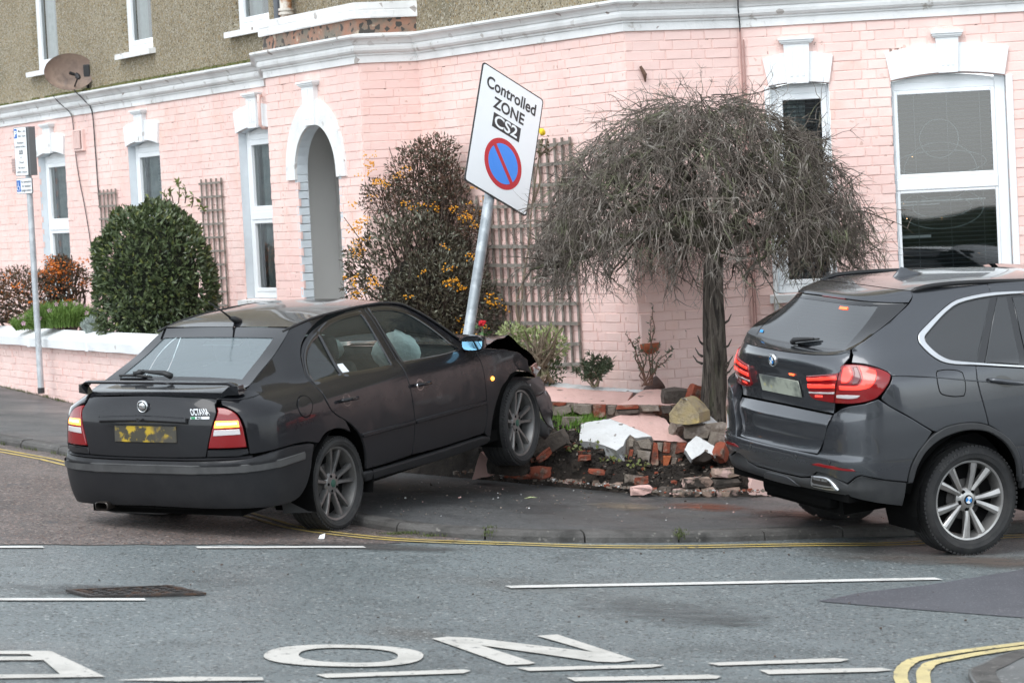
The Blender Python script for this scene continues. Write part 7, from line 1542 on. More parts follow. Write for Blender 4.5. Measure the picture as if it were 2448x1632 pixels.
loose('rubble lump under the front wheel of the black car, coloured dark as its shadow', -170, 1075, 20.95, 25, 5, 0, (.26, .24, .13), SOIL, 19, 'rubble_lump')  # dark soil colour stands in for the shadow under the wheel
# curved plastic scrap of the bumper on the soil
mb = MB(); P0 = [(390, 730, 22.0), (480, 718, 22.0), (620, 742, 22.0)]; P1 = [(470, 800, 21.75), (540, 838, 21.7), (640, 842, 21.75)]
grid(lambda t_, v_: at(*zq(390 + 230 * v_ + 60 * t_, 725 + 15 * v_ * v_ + 75 * t_ + 30 * math.sin(v_ * 3.1) * t_), 22.0 - .25 * t_) + Vector((0, 0, .02 * math.sin(t_ * 3))), 0, 1, 0, 1, 5, 8, mb); tag(mb.build('plastic_scrap', None, mat('muddy_plastic', (.13, .115, .08), .5, mix=((.05, .05, .05), 8, .5, .6)), smooth=True), 'bent muddy plastic scrap of bumper lying on the soil', 'debris')
# fine rubble, chips and grit
rg = random.Random(12)
def scatter(name, m, n, fn, smin, smax, seed):
    rg = random.Random(seed); mb = MB()
    for i in range(n):
        p = fn(rg)
        if p is None: continue
        s_ = smin * (smax / smin) ** (rg.random() ** 2.2); M2 = Matrix.Translation(p) @ Matrix.Rotation(rg.uniform(0, 6), 4, 'Z') @ Matrix.Rotation(rg.uniform(-.5, .5), 4, 'X'); a, b, c = s_ * rg.uniform(.7, 1.6), s_ * rg.uniform(.6, 1), s_ * rg.uniform(.3, .7)
        v = [(a / 2 * x * rg.uniform(.6, 1.1), b / 2 * y * rg.uniform(.6, 1.1), c / 2 * z) for z in (-1, 1) for x, y in ((-1, -1), (1, -1), (1, 1), (-1, 1))]; mb.hexa([M2 @ Vector(q) for q in v])
    return tag(mb.build(name, None, m), kind='stuff')
def onsoil(rg): x = rg.uniform(-.2, 1.75); y = f1(x) + abs(rg.gauss(.1, .45)); return Vector((x, y, soil_z(x, y) + .012))
def foot(rg): x = rg.uniform(-.5, 1.9); y = f1(x) - abs(rg.gauss(0, .10)) - .06; return Vector((x, y, gz(x, y) + PV + .06))
def pav(rg):
    x = rg.uniform(-1.0, 3.2); y = rg.uniform(18.5, 21.6)
    return Vector((x, y, gz(x, y) + PV + .04)) if y < f1(x) - .05 and y > 18.6 + max(0, (x - 1) * .4) else None
def road_(rg): x = rg.uniform(-3.2, 3); y = rg.uniform(13.5, 18.1); return Vector((x, y, gz(x, y) + .006))
scatter('red_rubble', RBRICK, 110, onsoil, .008, .05, 1); scatter('mortar_rubble', GBRICK, 240, onsoil, .008, .05, 2); scatter('red_rubble', RBRICK, 110, foot, .005, .04, 3); scatter('mortar_rubble', GBRICK, 200, foot, .006, .04, 4)
scatter('white_chips', WHITE2, 60, foot, .006, .025, 5); scatter('white_chips', WHITE2, 90, pav, .003, .013, 6); scatter('mortar_chips', GBRICK, 260, pav, .003, .015, 7); scatter('pink_chips', PINK2, 60, pav, .004, .016, 8); scatter('dark_chips', DBRICK, 160, pav, .004, .02, 9); scatter('road_grit', DBRICK, 130, road_, .004, .016, 10)
# brick dust smeared over the pavement, dry leaf
def smear(name, pts, col, thr, dz=None):
    m = bpy.data.materials.new(name); m.use_nodes = True; N = m.node_tree.nodes; L = m.node_tree.links; b = N['Principled BSDF']; b.inputs['Base Color'].default_value = (*col, 1); b.inputs['Roughness'].default_value = .75
    tc = N.new('ShaderNodeTexCoord'); mp = N.new('ShaderNodeMapping'); mp.inputs['Scale'].default_value = (1, 2.2, 1); L.new(tc.outputs['Object'], mp.inputs[0]); n = N.new('ShaderNodeTexNoise'); n.inputs['Scale'].default_value = 3.2; n.inputs['Detail'].default_value = 7; n.inputs['Roughness'].default_value = .7; L.new(mp.outputs[0], n.inputs[0])
    gr = N.new('ShaderNodeTexGradient'); gr.gradient_type = 'SPHERICAL'; m3 = N.new('ShaderNodeMapping'); xs_ = [p[0] for p in pts]; ys_ = [p[1] for p in pts]; L.new(tc.outputs['Generated'], m3.inputs[0]); m3.inputs['Location'].default_value = (-1, -1, -0); m3.inputs['Scale'].default_value = (2, 2, 0); L.new(m3.outputs[0], gr.inputs[0])
    mu = N.new('ShaderNodeMath'); mu.operation = 'MULTIPLY'; L.new(n.outputs[0], mu.inputs[0]); L.new(gr.outputs[1], mu.inputs[1]); r = N.new('ShaderNodeMapRange'); r.inputs[1].default_value = thr; r.inputs[2].default_value = thr + .28; r.inputs[4].default_value = .75; L.new(mu.outputs[0], r.inputs[0]); L.new(r.outputs[0], b.inputs['Alpha']); 
    return sheet(name, pts, m, PV + .0045 if dz is None else dz)
smear('brick_dust', [(.75, 19.55), (1.95, 19.55), (1.95, 20.75), (.75, 20.75)], (.30, .095, .05), .20); smear('brick_dust', [(1.3, 19.2), (2.7, 19.2), (2.7, 20.4), (1.3, 20.4)], (.20, .10, .075), .16); smear('mortar_dust', [(.2, 19.4), (1.3, 19.4), (1.3, 20.6), (.2, 20.6)], (.24, .19, .14), .22)
smear('road_stain', [(1.7, 17.3), (4.2, 17.3), (4.2, 18.5), (1.7, 18.5)], (.11, .085, .07), .16, .0066); smear('road_smudge', [(-.3, 14.0), (1.9, 14.0), (1.9, 16.0), (-.3, 16.0)], (.12, .125, .125), .26, .0062); smear('road_smudge', [(.5, 14.3), (1.6, 14.3), (1.6, 15.2), (.5, 15.2)], (.09, .09, .088), .30, .0068); smear('road_smudge', [(-3.4, 14.6), (-1.2, 14.6), (-1.2, 15.8), (-3.4, 15.8)], (.05, .05, .05), .24, .0062); smear('road_smudge', [(-2.2, 17.3), (.2, 17.3), (.2, 18.0), (-2.2, 18.0)], (.07, .065, .062), .18, .0066)
mb = MB(); p = Vector((.075, 19.87, gz(.07, 19.9) + PV + .05)); mb.add([p + Vector(q) for q in ((-.05, 0, .004), (0, -.022, .012), (.055, .0, .006), (0, .022, .014))], [(0, 1, 2), (0, 2, 3)]); tag(mb.build('fallen_leaf', None, mat('pale_green_leaf', (.42, .48, .24), .6)), 'pale green leaf lying alone on the pavement near the kerb', 'leaf')
mb = MB(); p = Vector((-1.30, 18.0, gz(-1.3, 18) + .006)); mb.add([p + Vector(q) for q in ((-.02, 0, 0), (.02, -.02, .0), (.025, .02, .03), (-.01, .02, .02))], [(0, 1, 2, 3)]); tag(mb.build('paper_scrap', None, SWHITE), 'tiny white paper scrap on the road by the rear tyre', 'litter')
# ---------------------------------------------------------------- plants
def leafmat(name, c1, c2, c3, rough=.45, sc=22):
    m = mat(name, c1, rough, mix=[(c2, sc, .42, .6), (c3, sc * 2.3, .56, .68)]); return m
LAUREL = leafmat('laurel_leaf', (.055, .080, .036), (.095, .125, .055), (.17, .19, .10), .28, 12); LAUREL_Y = leafmat('young_laurel_leaf', (.12, .16, .04), (.17, .19, .06), (.20, .13, .06), .4)
PYR = leafmat('firethorn_leaf', (.058, .050, .030), (.090, .080, .052), (.045, .033, .021), .5, 30); PYR_P = leafmat('pale_firethorn_leaf', (.17, .175, .125), (.23, .23, .18), (.12, .12, .08), .5, 30)
STEM = mat('dark_brown_stem', (.055, .038, .030), .9, mix=((.09, .065, .05), 20, .4, .7)); STEM_P = mat('pale_brown_stem', (.21, .165, .115), .9, mix=[((.13, .10, .07), 14, .4, .6), ((.17, .18, .09), 6, .55, .7)])
ORANGE = mat('orange_berry', (.78, .30, .02), .35, mix=((.85, .42, .03), 40, .4, .6)); REDB = mat('red_orange_berry', (.58, .13, .025), .4, mix=((.66, .22, .03), 40, .4, .6))
def leaves(mb, items):
    for p, d, n, l, w in items:
        s_ = d.cross(n); s_ = s_.normalized() if s_.length > 1e-6 else Vector((1, 0, 0)); n2 = s_.cross(d).normalized()
        mb.add([p, p + d * l * .45 + s_ * w / 2 + n2 * w * .16, p + d * l - n2 * l * .12, p + d * l * .45 - s_ * w / 2 + n2 * w * .16], [(0, 1, 2), (0, 2, 3)])
def rv(rg): 
    v = Vector((rg.gauss(0, 1), rg.gauss(0, 1), rg.gauss(0, 1))); return v.normalized()
def bush_leaves(lobes, n, l0, l1, asp, seed, flat_=None, up=.3, shell=.16, e=2.0):
    """leaf list filling the outer shell of a set of super-ellipsoids (centre, radii)"""
    rg = random.Random(seed); out = []
    tot = sum(r[0] * r[2] for c, r in lobes)
    for c, r in lobes:
        c = Vector(c)
        for i in range(int(n * r[0] * r[2] / tot)):
            v = rv(rg); k = (abs(v.x) ** e + abs(v.y) ** e + abs(v.z) ** e) ** (-1 / e); v2 = v * k
            t = 1 - abs(rg.gauss(0, shell)) + .04 * math.sin(v.x * 9 + v.z * 7) + .03 * math.sin(v.y * 13 - v.z * 11)
            p = c + Vector((v2.x * r[0], v2.y * r[1], v2.z * r[2])) * t
            d = (v + rv(rg) * .9 + Vector((0, 0, up))).normalized(); l = rg.uniform(l0, l1); out.append((p, d, (v + rv(rg) * .8).normalized(), l, l * asp * rg.uniform(.8, 1.2)))
    return out
def stems(mb, base, tips, r0, r1, seed, sag=.1, n=5, wob=.03):
    rg = random.Random(seed)
    for t in tips:
        b = Vector(base) + Vector((rg.gauss(0, .05), rg.gauss(0, .05), 0)); t = Vector(t); P = []
        for i in range(n + 1): k = i / n; P.append(b.lerp(t, k) + Vector((rg.gauss(0, wob), rg.gauss(0, wob), rg.gauss(0, wob) + sag * math.sin(k * math.pi))) * (0 < i < n))
        mb.tube(P, [r0 + (r1 - r0) * i / n for i in range(n + 1)], 4)
def berries(mb, clusters, seed, r=.0065, n=10, sp=.022):
    rg = random.Random(seed)
    for c in clusters:
        for k in range(rg.randint(n // 2, n)):
            p = Vector(c) + Vector((rg.gauss(0, sp), rg.gauss(0, sp), rg.gauss(0, sp * .7))); q = r * rg.uniform(.8, 1.2)
            mb.add([p + Vector(v) * q for v in ((1, 0, 0), (0, 1, 0), (-1, 0, 0), (0, -1, 0), (0, 0, 1), (0, 0, -1))], [(0, 1, 4), (1, 2, 4), (2, 3, 4), (3, 0, 4), (1, 0, 5), (2, 1, 5), (3, 2, 5), (0, 3, 5)])
# clipped laurel dome behind the left wall
lc = at(352, 610, 28.25); 
lb = thing('laurel_bush', 'dense clipped dark green laurel bush standing behind the low left garden wall', 'bush', (lc.x, lc.y, .9))
L1 = bush_leaves([((lc.x, lc.y, 1.60), (.60, .55, .82))], 9500, .05, .088, .46, 1, e=2.35, shell=.085)
mb = MB(); leaves(mb, L1); mb.build('foliage', lb, LAUREL)
mb = MB(); q = bush_leaves([((lc.x, lc.y, 1.62), (.61, .56, .82))], 900, .04, .07, .42, 2, e=2.35, shell=.05); rg = random.Random(5); it = list(q)
mt = MB()
for bx, by, hh in ((410, 455, .34), (398, 455, .22), (440, 465, .22), (455, 470, .16), (385, 450, .15), (425, 455, .26), (340, 452, .10), (470, 480, .2)):
    b = at(bx, by + 12, 28.25); hh *= .62; tip = b + Vector((rg.uniform(-.05, .05), 0, hh)); mt.tube([b, b.lerp(tip, .5) + Vector((.01, 0, 0)), tip], [.006, .005, .003], 4)
    for k in range(int(hh * 70)): t = rg.uniform(.2, 1); p = b.lerp(tip, t); d = (rv(rg) + Vector((0, 0, .8))).normalized(); it.append((p, d, rv(rg), rg.uniform(.045, .075), .026))
leaves(mb, it); mb.build('young_leaves', lb, LAUREL_Y)
stems(mt, (lc.x, lc.y, .85), [(lc.x + .45 * math.cos(a), lc.y + .4 * math.sin(a), 1.7 + .4 * math.sin(a * 3)) for a in range(9)], .022, .008, 3); mt.build('stems', lb, STEM)
mb = blob((lc.x, lc.y, 1.60), (.46, .42, .66), 10, 4, .05); mb.build('shade_core', lb, mat('shaded_foliage', (.020, .026, .014), .95, bump=(30, .05)))  # solid dark core stands in for the shade inside the laurel
# orange-berried shrub on the far left
ob = at(70, 690, 31.6); ot = thing('berry_shrub', 'straggly shrub with red orange berries and bare dark branches at far left', 'shrub', (ob.x, ob.y, .9))
lob = [((ob.x - .15, ob.y, 1.50), (.55, .4, .33)), ((ob.x + .40, ob.y + .05, 1.62), (.28, .3, .26)), ((ob.x - .9, ob.y, 1.35), (.5, .4, .45)), ((ob.x + .35, ob.y, 1.78), (.16, .18, .16))]
mb = MB(); leaves(mb, bush_leaves(lob, 5200, .03, .055, .4, 11, shell=.3)); mb.build('foliage', ot, PYR)
mb = MB(); leaves(mb, bush_leaves(lob, 4200, .03, .055, .45, 14, shell=.3)); mb.build('rusty_leaves', ot, leafmat('rusty_leaf', (.13, .062, .03), (.18, .08, .035), (.08, .05, .025), .6))
rg = random.Random(3); cl = [Vector(c) + Vector((rg.uniform(-1, 1) * r[0], -abs(rg.uniform(0, 1)) * r[1], rg.uniform(-.9, .9) * r[2])) for c, r in lob for _ in range(24)]
mb = MB(); berries(mb, cl, 4, .010, 14, .035); mb.build('berries', ot, REDB, kind='stuff')
mb = MB(); stems(mb, (ob.x + .35, ob.y, .85), [Vector(c) + Vector((rg.uniform(-.3, .3), rg.uniform(-.2, .2), rg.uniform(-.1, .15))) for c, r in lob for _ in range(9)], .022, .006, 6, .12, 6, .05); stems(mb, (ob.x + .55, ob.y - .1, .85), [(ob.x + .6, ob.y, 1.6), (ob.x + .75, ob.y, 1.2), (ob.x + .85, ob.y - .1, 1.02), (ob.x + .5, ob.y, 1.7)], .025, .008, 8, .05, 6, .04); mb.build('branches', ot, STEM)
# low feathery shrub with pink flowers, silver shrub
def feather(name, label, cat, c, r, m, n, seed, fl=0, l=.16):
    t = thing(name, label, cat, c); rg = random.Random(seed); mb = MB()
    for i in range(n):
        v = rv(rg); v.z = abs(v.z); b = Vector(c) + Vector((v.x * r[0] * .75, v.y * r[1] * .75, v.z * r[2] * .55)); d = (v * .6 + Vector((0, 0, 1)) + rv(rg) * .25).normalized(); s_ = d.cross(rv(rg)).normalized() * .006; ll = l * rg.uniform(.6, 1.2); mb.add([b - s_, b + s_, b + d * ll], [(0, 1, 2)])
        for k in range(3): p = b + d * ll * (.35 + .22 * k); e = (d + rv(rg) * .9).normalized(); mb.add([p - s_ * .7, p + s_ * .7, p + e * ll * .35], [(0, 1, 2)])
    mb.build('foliage', t, m)
    if fl:
        mb = MB()
        for i in range(fl):
            v = rv(rg); v.z = abs(v.z); p = Vector(c) + Vector((v.x * r[0], v.y * r[1], v.z * r[2])) * 1.02 + Vector((0, 0, .06))
            for k in range(5): a = k * 1.257; mb.add([p, p + Vector((math.cos(a), -.25, math.sin(a))) * .026, p + Vector((math.cos(a + .8), -.25, math.sin(a + .8))) * .026], [(0, 1, 2)])
        mb.build('flowers', t, mat('pale_pink_flower', (.70, .42, .55), .6))
    return t
FG = leafmat('bright_feathery_leaf', (.12, .215, .04), (.17, .27, .06), (.08, .15, .03), .6)
feather('heather_shrub', 'low bright green feathery shrub with pale pink flowers behind the left wall', 'shrub', at(140, 752, 29.6), (.40, .25, .20), FG, 2600, 5, 16)
feather('heather_shrub', 'small green tuft at the foot of the orange berried shrub behind the post', 'shrub', at(62, 758, 30.2), (.16, .15, .08), FG, 500, 6, 2, .12)
feather('silver_shrub', 'small silvery grey shrub between the feathery green one and the laurel', 'shrub', at(220, 765, 28.6), (.13, .14, .14), leafmat('silver_leaf', (.34, .39, .36), (.42, .46, .44), (.25, .30, .27), .7), 900, 7, 4, .10)
# big firethorn against the porch
pyr = thing('firethorn_shrub', 'tall dark firethorn shrub with orange berries trained against the porch corner', 'shrub', (-.85, 24.9, .75))
lob = [((-.86, 24.75, 1.60), (.62, .42, .62)), ((-.58, 24.55, 1.30), (.52, .40, .60)), ((-.74, 25.15, 2.48), (.33, .22, .38)), ((-1.05, 25.30, 2.36), (.28, .14, .20)), ((-.52, 25.0, 2.30), (.22, .2, .45)), ((-.30, 24.75, 2.05), (.14, .16, .24)), ((-.60, 25.05, 2.75), (.22, .16, .16))]
mb = MB(); leaves(mb, bush_leaves(lob[:2], 9000, .034, .058, .38, 21, shell=.17) + bush_leaves(lob[2:], 2600, .032, .052, .36, 22, shell=.34)); mb.build('foliage', pyr, PYR)
mb = MB(); leaves(mb, bush_leaves(lob[:2], 1500, .036, .06, .34, 23, shell=.10) + bush_leaves(lob[2:], 620, .034, .055, .34, 24, shell=.3)); mb.build('pale_leaves', pyr, PYR_P)
mb = MB(); leaves(mb, bush_leaves(lob[2:], 3600, .026, .046, .36, 27, shell=.36)); mb.build('brown_leaves', pyr, leafmat('brown_dead_leaf', (.105, .058, .038), (.15, .085, .055), (.065, .040, .030), .7))
rg = random.Random(6); cl = []
def bc(u, v, su, sv, n, y): 
    for _ in range(int(n * .68 + .5)): cl.append(at(u + rg.gauss(0, su), v + rg.gauss(0, sv), y + rg.uniform(-.05, .05)))
bc(850, 395, 14, 22, 13, 25.12); bc(895, 425, 25, 14, 8, 25.0); bc(925, 400, 12, 6, 4, 25.0); bc(818, 560, 12, 45, 20, 24.55); bc(820, 650, 10, 22, 10, 24.5); bc(835, 510, 18, 18, 9, 24.6); bc(1000, 640, 40, 22, 8, 24.2); bc(1060, 670, 16, 25, 7, 24.25); bc(1070, 470, 22, 14, 12, 24.7); bc(1120, 695, 14, 14, 8, 24.3); bc(960, 470, 30, 12, 9, 24.9); bc(1100, 510, 12, 14, 8, 24.6); bc(880, 660, 20, 10, 6, 24.35); bc(1030, 580, 40, 30, 6, 24.3); bc(1070, 750, 20, 12, 8, 24.2)
mb = MB(); berries(mb, cl, 7, .0080, 11, .024); mb.build('berries', pyr, ORANGE, kind='stuff')
mb = MB(); stems(mb, (-.62, 24.85, .6), [Vector(c) + Vector((rg.uniform(-.9, .9) * r[0], rg.uniform(-.4, .4) * r[1], rg.uniform(-.6, .95) * r[2])) for c, r in lob[2:] for _ in range(20)], .018, .003, 9, .06, 7, .045)
stems(mb, (-.66, 25.0, .6), [(-.60, 25.05, 2.7), (-.64, 25.1, 2.5)], .03, .012, 10, 0, 6, .02); stems(mb, (-.8, 24.9, .7), [Vector(c) + Vector((rg.uniform(-1, 1) * r[0], rg.uniform(-.9, .2) * r[1], rg.uniform(-.5, 1) * r[2])) for c, r in lob[:2] for _ in range(45)], .012, .003, 12, .08, 6, .04); mb.build('branches', pyr, STEM)
mb = blob((-.80, 24.95, 1.35), (.36, .2, .42), 9, 3, .08); mb.build('shade_core', pyr, mat('shaded_twigs', (.026, .021, .016), .95, bump=(40, .05)))  # dark blob coloured as the shaded depth behind the firethorn leaves
# ---- the weeping tree
BARK = mat('fissured_bark', (.095, .078, .064), .95, mix=[((.16, .138, .115), 26, .46, .60), ((.032, .026, .022), 38, .50, .60), ((.10, .10, .06), 6, .60, .7)], bump=[(34, .05), (90, .015)], stretch=(1, 1, .13))
TWIG = mat('grey_brown_twig', (.135, .112, .094), .9, mix=[((.33, .30, .265), 9, .52, .64), ((.085, .068, .056), 6, .44, .64), ((.14, .15, .085), 4, .55, .68)]); LIMB = mat('mossy_limb', (.075, .068, .050), .95, mix=((.11, .115, .06), 7, .45, .65), bump=(30, .012))
TY = 21.85; tb = at(1629, 965, TY); tt = at(1646, 590, TY)
wt = thing('weeping_tree', 'leafless weeping tree with a dense dome of drooping grey twigs on a thick trunk', 'tree', tb)
mb = MB(); n = 22; P = []; rr = []; rg = random.Random(2)
for i in range(13):
    k = i / 12; P.append(tb.lerp(tt, k) + Vector((.02 * math.sin(k * 5), .015 * math.sin(k * 7), 0)) - Vector((0, 0, .1 * (1 - k)))); rr.append(.104 - .032 * k + .035 * max(0, 1 - k * 6))
mb.tube(P, rr, n)
for i, v in enumerate(mb.v):
    if i < 13 * n: j = i % n; q = P[i // n]; d = Vector(v) - q; mb.v[i] = tuple(q + d * (1 + .07 * math.sin(j * 2.4 + i // n * .25) + rg.uniform(-.035, .035)))
tr_ = mb.build('trunk', wt, BARK, smooth=True)
for u, v, d in ((1668, 742, 14), (1601, 790, -10), (1598, 818, -14), (1672, 800, 16), (1680, 838, 20), (1590, 835, -18), (1668, 860, 22), (1676, 850, 14)):
    b = at(1640 + (24 if d > 0 else -24) - (v - 742) * .03, v, TY - .03); mb = MB(); mb.tube([b, b + Vector((d * .0022, -.02, .02)), b + Vector((d * .004, -.02, .07))], [.012, .008, .003], 5); mb.build('stub', wt, BARK)
top = at(1644, 560, TY); RX, RYB, RYF, RZ_ = 1.34, 1.02, 1.15, 1.17
apex = at(1598, 212, TY); rim_z = at(1600, 640, TY).z
def dome(a, t):
    """point on the dome: azimuth a, t=0 apex .. 1 rim"""
    ry = RYB if math.sin(a) > 0 else RYF; r = math.sin(t * math.pi / 2) ** 1.12; h = math.cos(t * math.pi / 2 * .97)
    return Vector((apex.x + .0 * t + RX * r * math.cos(a), TY + ry * r * math.sin(a), rim_z + (apex.z - rim_z) * h))
limbs = MB(); rg = random.Random(21); nodes = []
for i in range(17):
    a = 2 * math.pi * i / 17 + rg.uniform(-.15, .15); e = rg.uniform(.35, .95); g_ = dome(a, e); hh = rg.uniform(.15, .42); s_ = top + Vector((rg.gauss(0, .03), rg.gauss(0, .03), rg.uniform(-.12, .06)))
    m1 = s_.lerp(g_, .35) + Vector((0, 0, hh * (1.2 - e) + .05)); m2 = s_.lerp(g_, .72) + Vector((0, 0, hh * .5 * (1.2 - e))); L_ = smooth_path([s_, m1, m2, g_ - Vector((0, 0, .12))], 5)
    for j in range(1, len(L_)): L_[j] += Vector((rg.gauss(0, .018), rg.gauss(0, .018), rg.gauss(0, .022)))
    limbs.tube(L_, [.036 - .026 * k / (len(L_) - 1) for k in range(len(L_))], 7); nodes += L_[5:]
    for q in range(5):
        b = L_[rg.randint(4, len(L_) - 2)]; a2 = a + rg.gauss(0, .5); tgt = dome(a2, min(1.03, max(.15, e + rg.gauss(0, .3)))) * .88 + top * .12; mid = b.lerp(tgt, .5) + Vector((rg.gauss(0, .04), rg.gauss(0, .04), rg.uniform(.02, .12))); L2 = smooth_path([b, mid, tgt], 4)
        for j in range(1, len(L2)): L2[j] += Vector((rg.gauss(0, .014), rg.gauss(0, .014), rg.gauss(0, .014)))
        limbs.tube(L2, [.016 - .009 * k / (len(L2) - 1) for k in range(len(L2))], 5); nodes += L2[2:]
limbs.build('branches', wt, LIMB, smooth=True)
tw = MB(); rg = random.Random(33)
def twig(p, d, L_, r, droop, depth=0):
    P = [p]; st_ = L_ / 7; q = Vector(p); v = Vector(d)
    for i in range(7):
        v = (v + Vector((rg.gauss(0, .17), rg.gauss(0, .17), rg.gauss(0, .14) - droop))).normalized(); q = q + v * st_; P.append(q.copy())
    tw.tube(P, [r * (1 - .75 * i / 7) for i in range(8)], 3, cap=False)
    if depth < 1:
        for k in range(rg.randint(4, 8)):
            j = rg.randint(1, 6); e = (P[j + 1] - P[j]).normalized(); e2 = (e * .8 + rv(rg)).normalized(); twig(P[j], e2, L_ * rg.uniform(.16, .5), r * .6, droop * .6, depth + 1)
for i in range(2050):
    a = rg.uniform(0, 2 * math.pi); t = rg.random() ** .62 * .89; s_ = 1 - abs(rg.gauss(0, .10)); p = dome(a, t); c = Vector((apex.x, TY, rim_z)); p = c + (p - c) * s_
    nx_ = dome(a, t + .05) - dome(a, t); d = (nx_.normalized() + rv(rg) * .68 + Vector((0, 0, .04 * (1 - t)))).normalized(); twig(p, d, rg.uniform(.18, .50), rg.uniform(.0032, .0066), .04 + .09 * t)
for i in range(800):
    p = nodes[rg.randrange(len(nodes))]; out = (p - Vector((top.x, top.y, p.z))); out = out.normalized() if out.length > .05 else rv(rg); d = (out * .5 + rv(rg) * .6 + Vector((0, 0, .1))).normalized(); twig(p, d, rg.uniform(.2, .5), rg.uniform(.004, .0085), .05)
for i in range(190):                                        # hanging fringe
    a = rg.uniform(0, 2 * math.pi); p = dome(a, rg.uniform(.86, 1.0)); c = Vector((apex.x, TY, p.z)); p = c + (p - c) * rg.uniform(.45, 1.0); twig(p, (Vector((0, 0, -1)) + rv(rg) * .55).normalized(), rg.uniform(.14, .34), rg.uniform(.0028, .005), .08)
for i in range(30):                                         # stray shoots
    a = rg.uniform(0, 2 * math.pi); p = dome(a, rg.uniform(.05, .8)); c = Vector((apex.x, TY, rim_z)); twig(p, ((p - c).normalized() + rv(rg) * .4 + Vector((0, 0, .1))).normalized(), rg.uniform(.15, .32), .003, .04)
tw.build('twigs', wt, TWIG)
# ---- small plants in front of the trellis
pc_ = at(1225, 870, 22.75)
sp = thing('variegated_shrub', 'pruned twiggy shrub with pale yellow green leaves behind the crashed bonnet', 'shrub', pc_)
rg = random.Random(14); mb = MB(); P = []
lobv = [(at(1178, 768, 22.9), (.12, .12, .09)), (at(1265, 790, 22.85), (.14, .12, .14)), (at(1225, 790, 23.0), (.16, .12, .14))]
leaves(mb, bush_leaves([((c.x, c.y, c.z), r) for c, r in lobv], 1100, .03, .055, .38, 16, shell=.3, up=.6)); mb.build('foliage', sp, leafmat('variegated_leaf', (.28, .33, .13), (.40, .43, .22), (.16, .22, .07), .5))
mb = MB(); lw = [(at(1255, 850, 22.8), (.16, .12, .14)), (at(1210, 850, 22.95), (.14, .12, .14))]; leaves(mb, bush_leaves([((c.x, c.y, c.z), r) for c, r in lw], 900, .025, .045, .4, 17, shell=.3)); mb.build('lower_leaves', sp, leafmat('deep_green_leaf', (.05, .085, .03), (.08, .12, .04), (.03, .05, .02), .5))
mb = MB(); stems(mb, at(1240, 880, 22.7), [at(1243 + rg.gauss(0, 32), 765 + rg.uniform(-18, 40), 22.65 + rg.uniform(-.1, .15)) for _ in range(26)], .013, .006, 19, .0, 5, .022); mb.build('stems', sp, STEM_P)
def leafy_stems(name, label, cat, base, tips, m, ms, seed, l=.045, dens=26, n_b=.03):
    t = thing(name, label, cat, base); rg = random.Random(seed); mb = MB(); ml = MB()
    for tip in tips:
        b = Vector(base) + Vector((rg.gauss(0, n_b), rg.gauss(0, n_b), 0)); L_ = [b.lerp(tip, i / 6) + Vector((rg.gauss(0, .012), rg.gauss(0, .012), .03 * math.sin(i / 6 * 3.14))) for i in range(7)]; mb.tube(L_, [.007 - .0045 * i / 6 for i in range(7)], 4)
        it = []
        for k in range(dens):
            u = rg.uniform(.25, 1); i = min(5, int(u * 6)); p = L_[i].lerp(L_[i + 1], u * 6 - i); e = (L_[i + 1] - L_[i]).normalized(); it.append((p, (e * .5 + rv(rg)).normalized(), rv(rg), l * rg.uniform(.6, 1.1), l * .26))
        leaves(ml, it)
    mb.build('stems', t, ms); ml.build('leaves', t, m); return t
GL = leafmat('dull_green_leaf', (.075, .10, .055), (.11, .135, .08), (.05, .06, .035), .5, 40)
leafy_stems('spurge_plant', 'short clump of dark leafy stems at the foot of the trellis right end', 'plant', at(1362, 888, 22.6), [at(u, v, 22.6) for u, v in ((1318, 850), (1335, 830), (1350, 855), (1356, 812), (1368, 815), (1378, 840), (1392, 822), (1402, 845), (1404, 828), (1345, 838), (1385, 832), (1398, 836))], GL, STEM_P, 4, .06, 60)
leafy_stems('straggly_hebe', 'straggly thin stemmed plant growing up the pink wall between trellis and tree', 'plant', at(1487, 885, 22.55), [at(u, v, y) for u, v, y in ((1448, 778, 22.6), (1462, 775, 22.6), (1495, 735, 22.75), (1502, 700, 22.8), (1520, 790, 22.6), (1538, 800, 22.5), (1530, 830, 22.5), (1480, 790, 22.6), (1440, 765, 22.6), (1546, 815, 22.5))], GL, mat('reddish_stem', (.16, .085, .06), .8), 9, .045, 24)
wpM = mat('terracotta', (.36, .10, .045), .85, mix=[((.26, .07, .035), 7, .45, .65), ((.14, .055, .04), 4, .55, .7)], bump=(25, .006))
mb = MB(); n = 14
for z, r in ((1.035, .080), (1.02, .085), (.98, .075), (.945, .03)):
    for i in range(n + 1): a = math.pi * i / n; mb.v.append(tuple(WC.pt(.085 + r * math.cos(a), z, .01 + r * .9 * math.sin(a))))
for r_ in range(3):
    for i in range(n): a = r_ * (n + 1) + i; mb.f.append((a, a + 1, a + n + 2, a + n + 1)); mb.m.append(0)
mb.f += [tuple(range(n + 1)), tuple(3 * (n + 1) + i for i in range(n + 1))[::-1]]; mb.m += [0, 0]
tag(mb.build('terracotta_patch', None, wpM, smooth=True, auto=40), 'half round red terracotta patch of bare brick on the pink wall left of the tree', 'planter')  # patch of bare brick at the pilaster foot, given a planter's shape
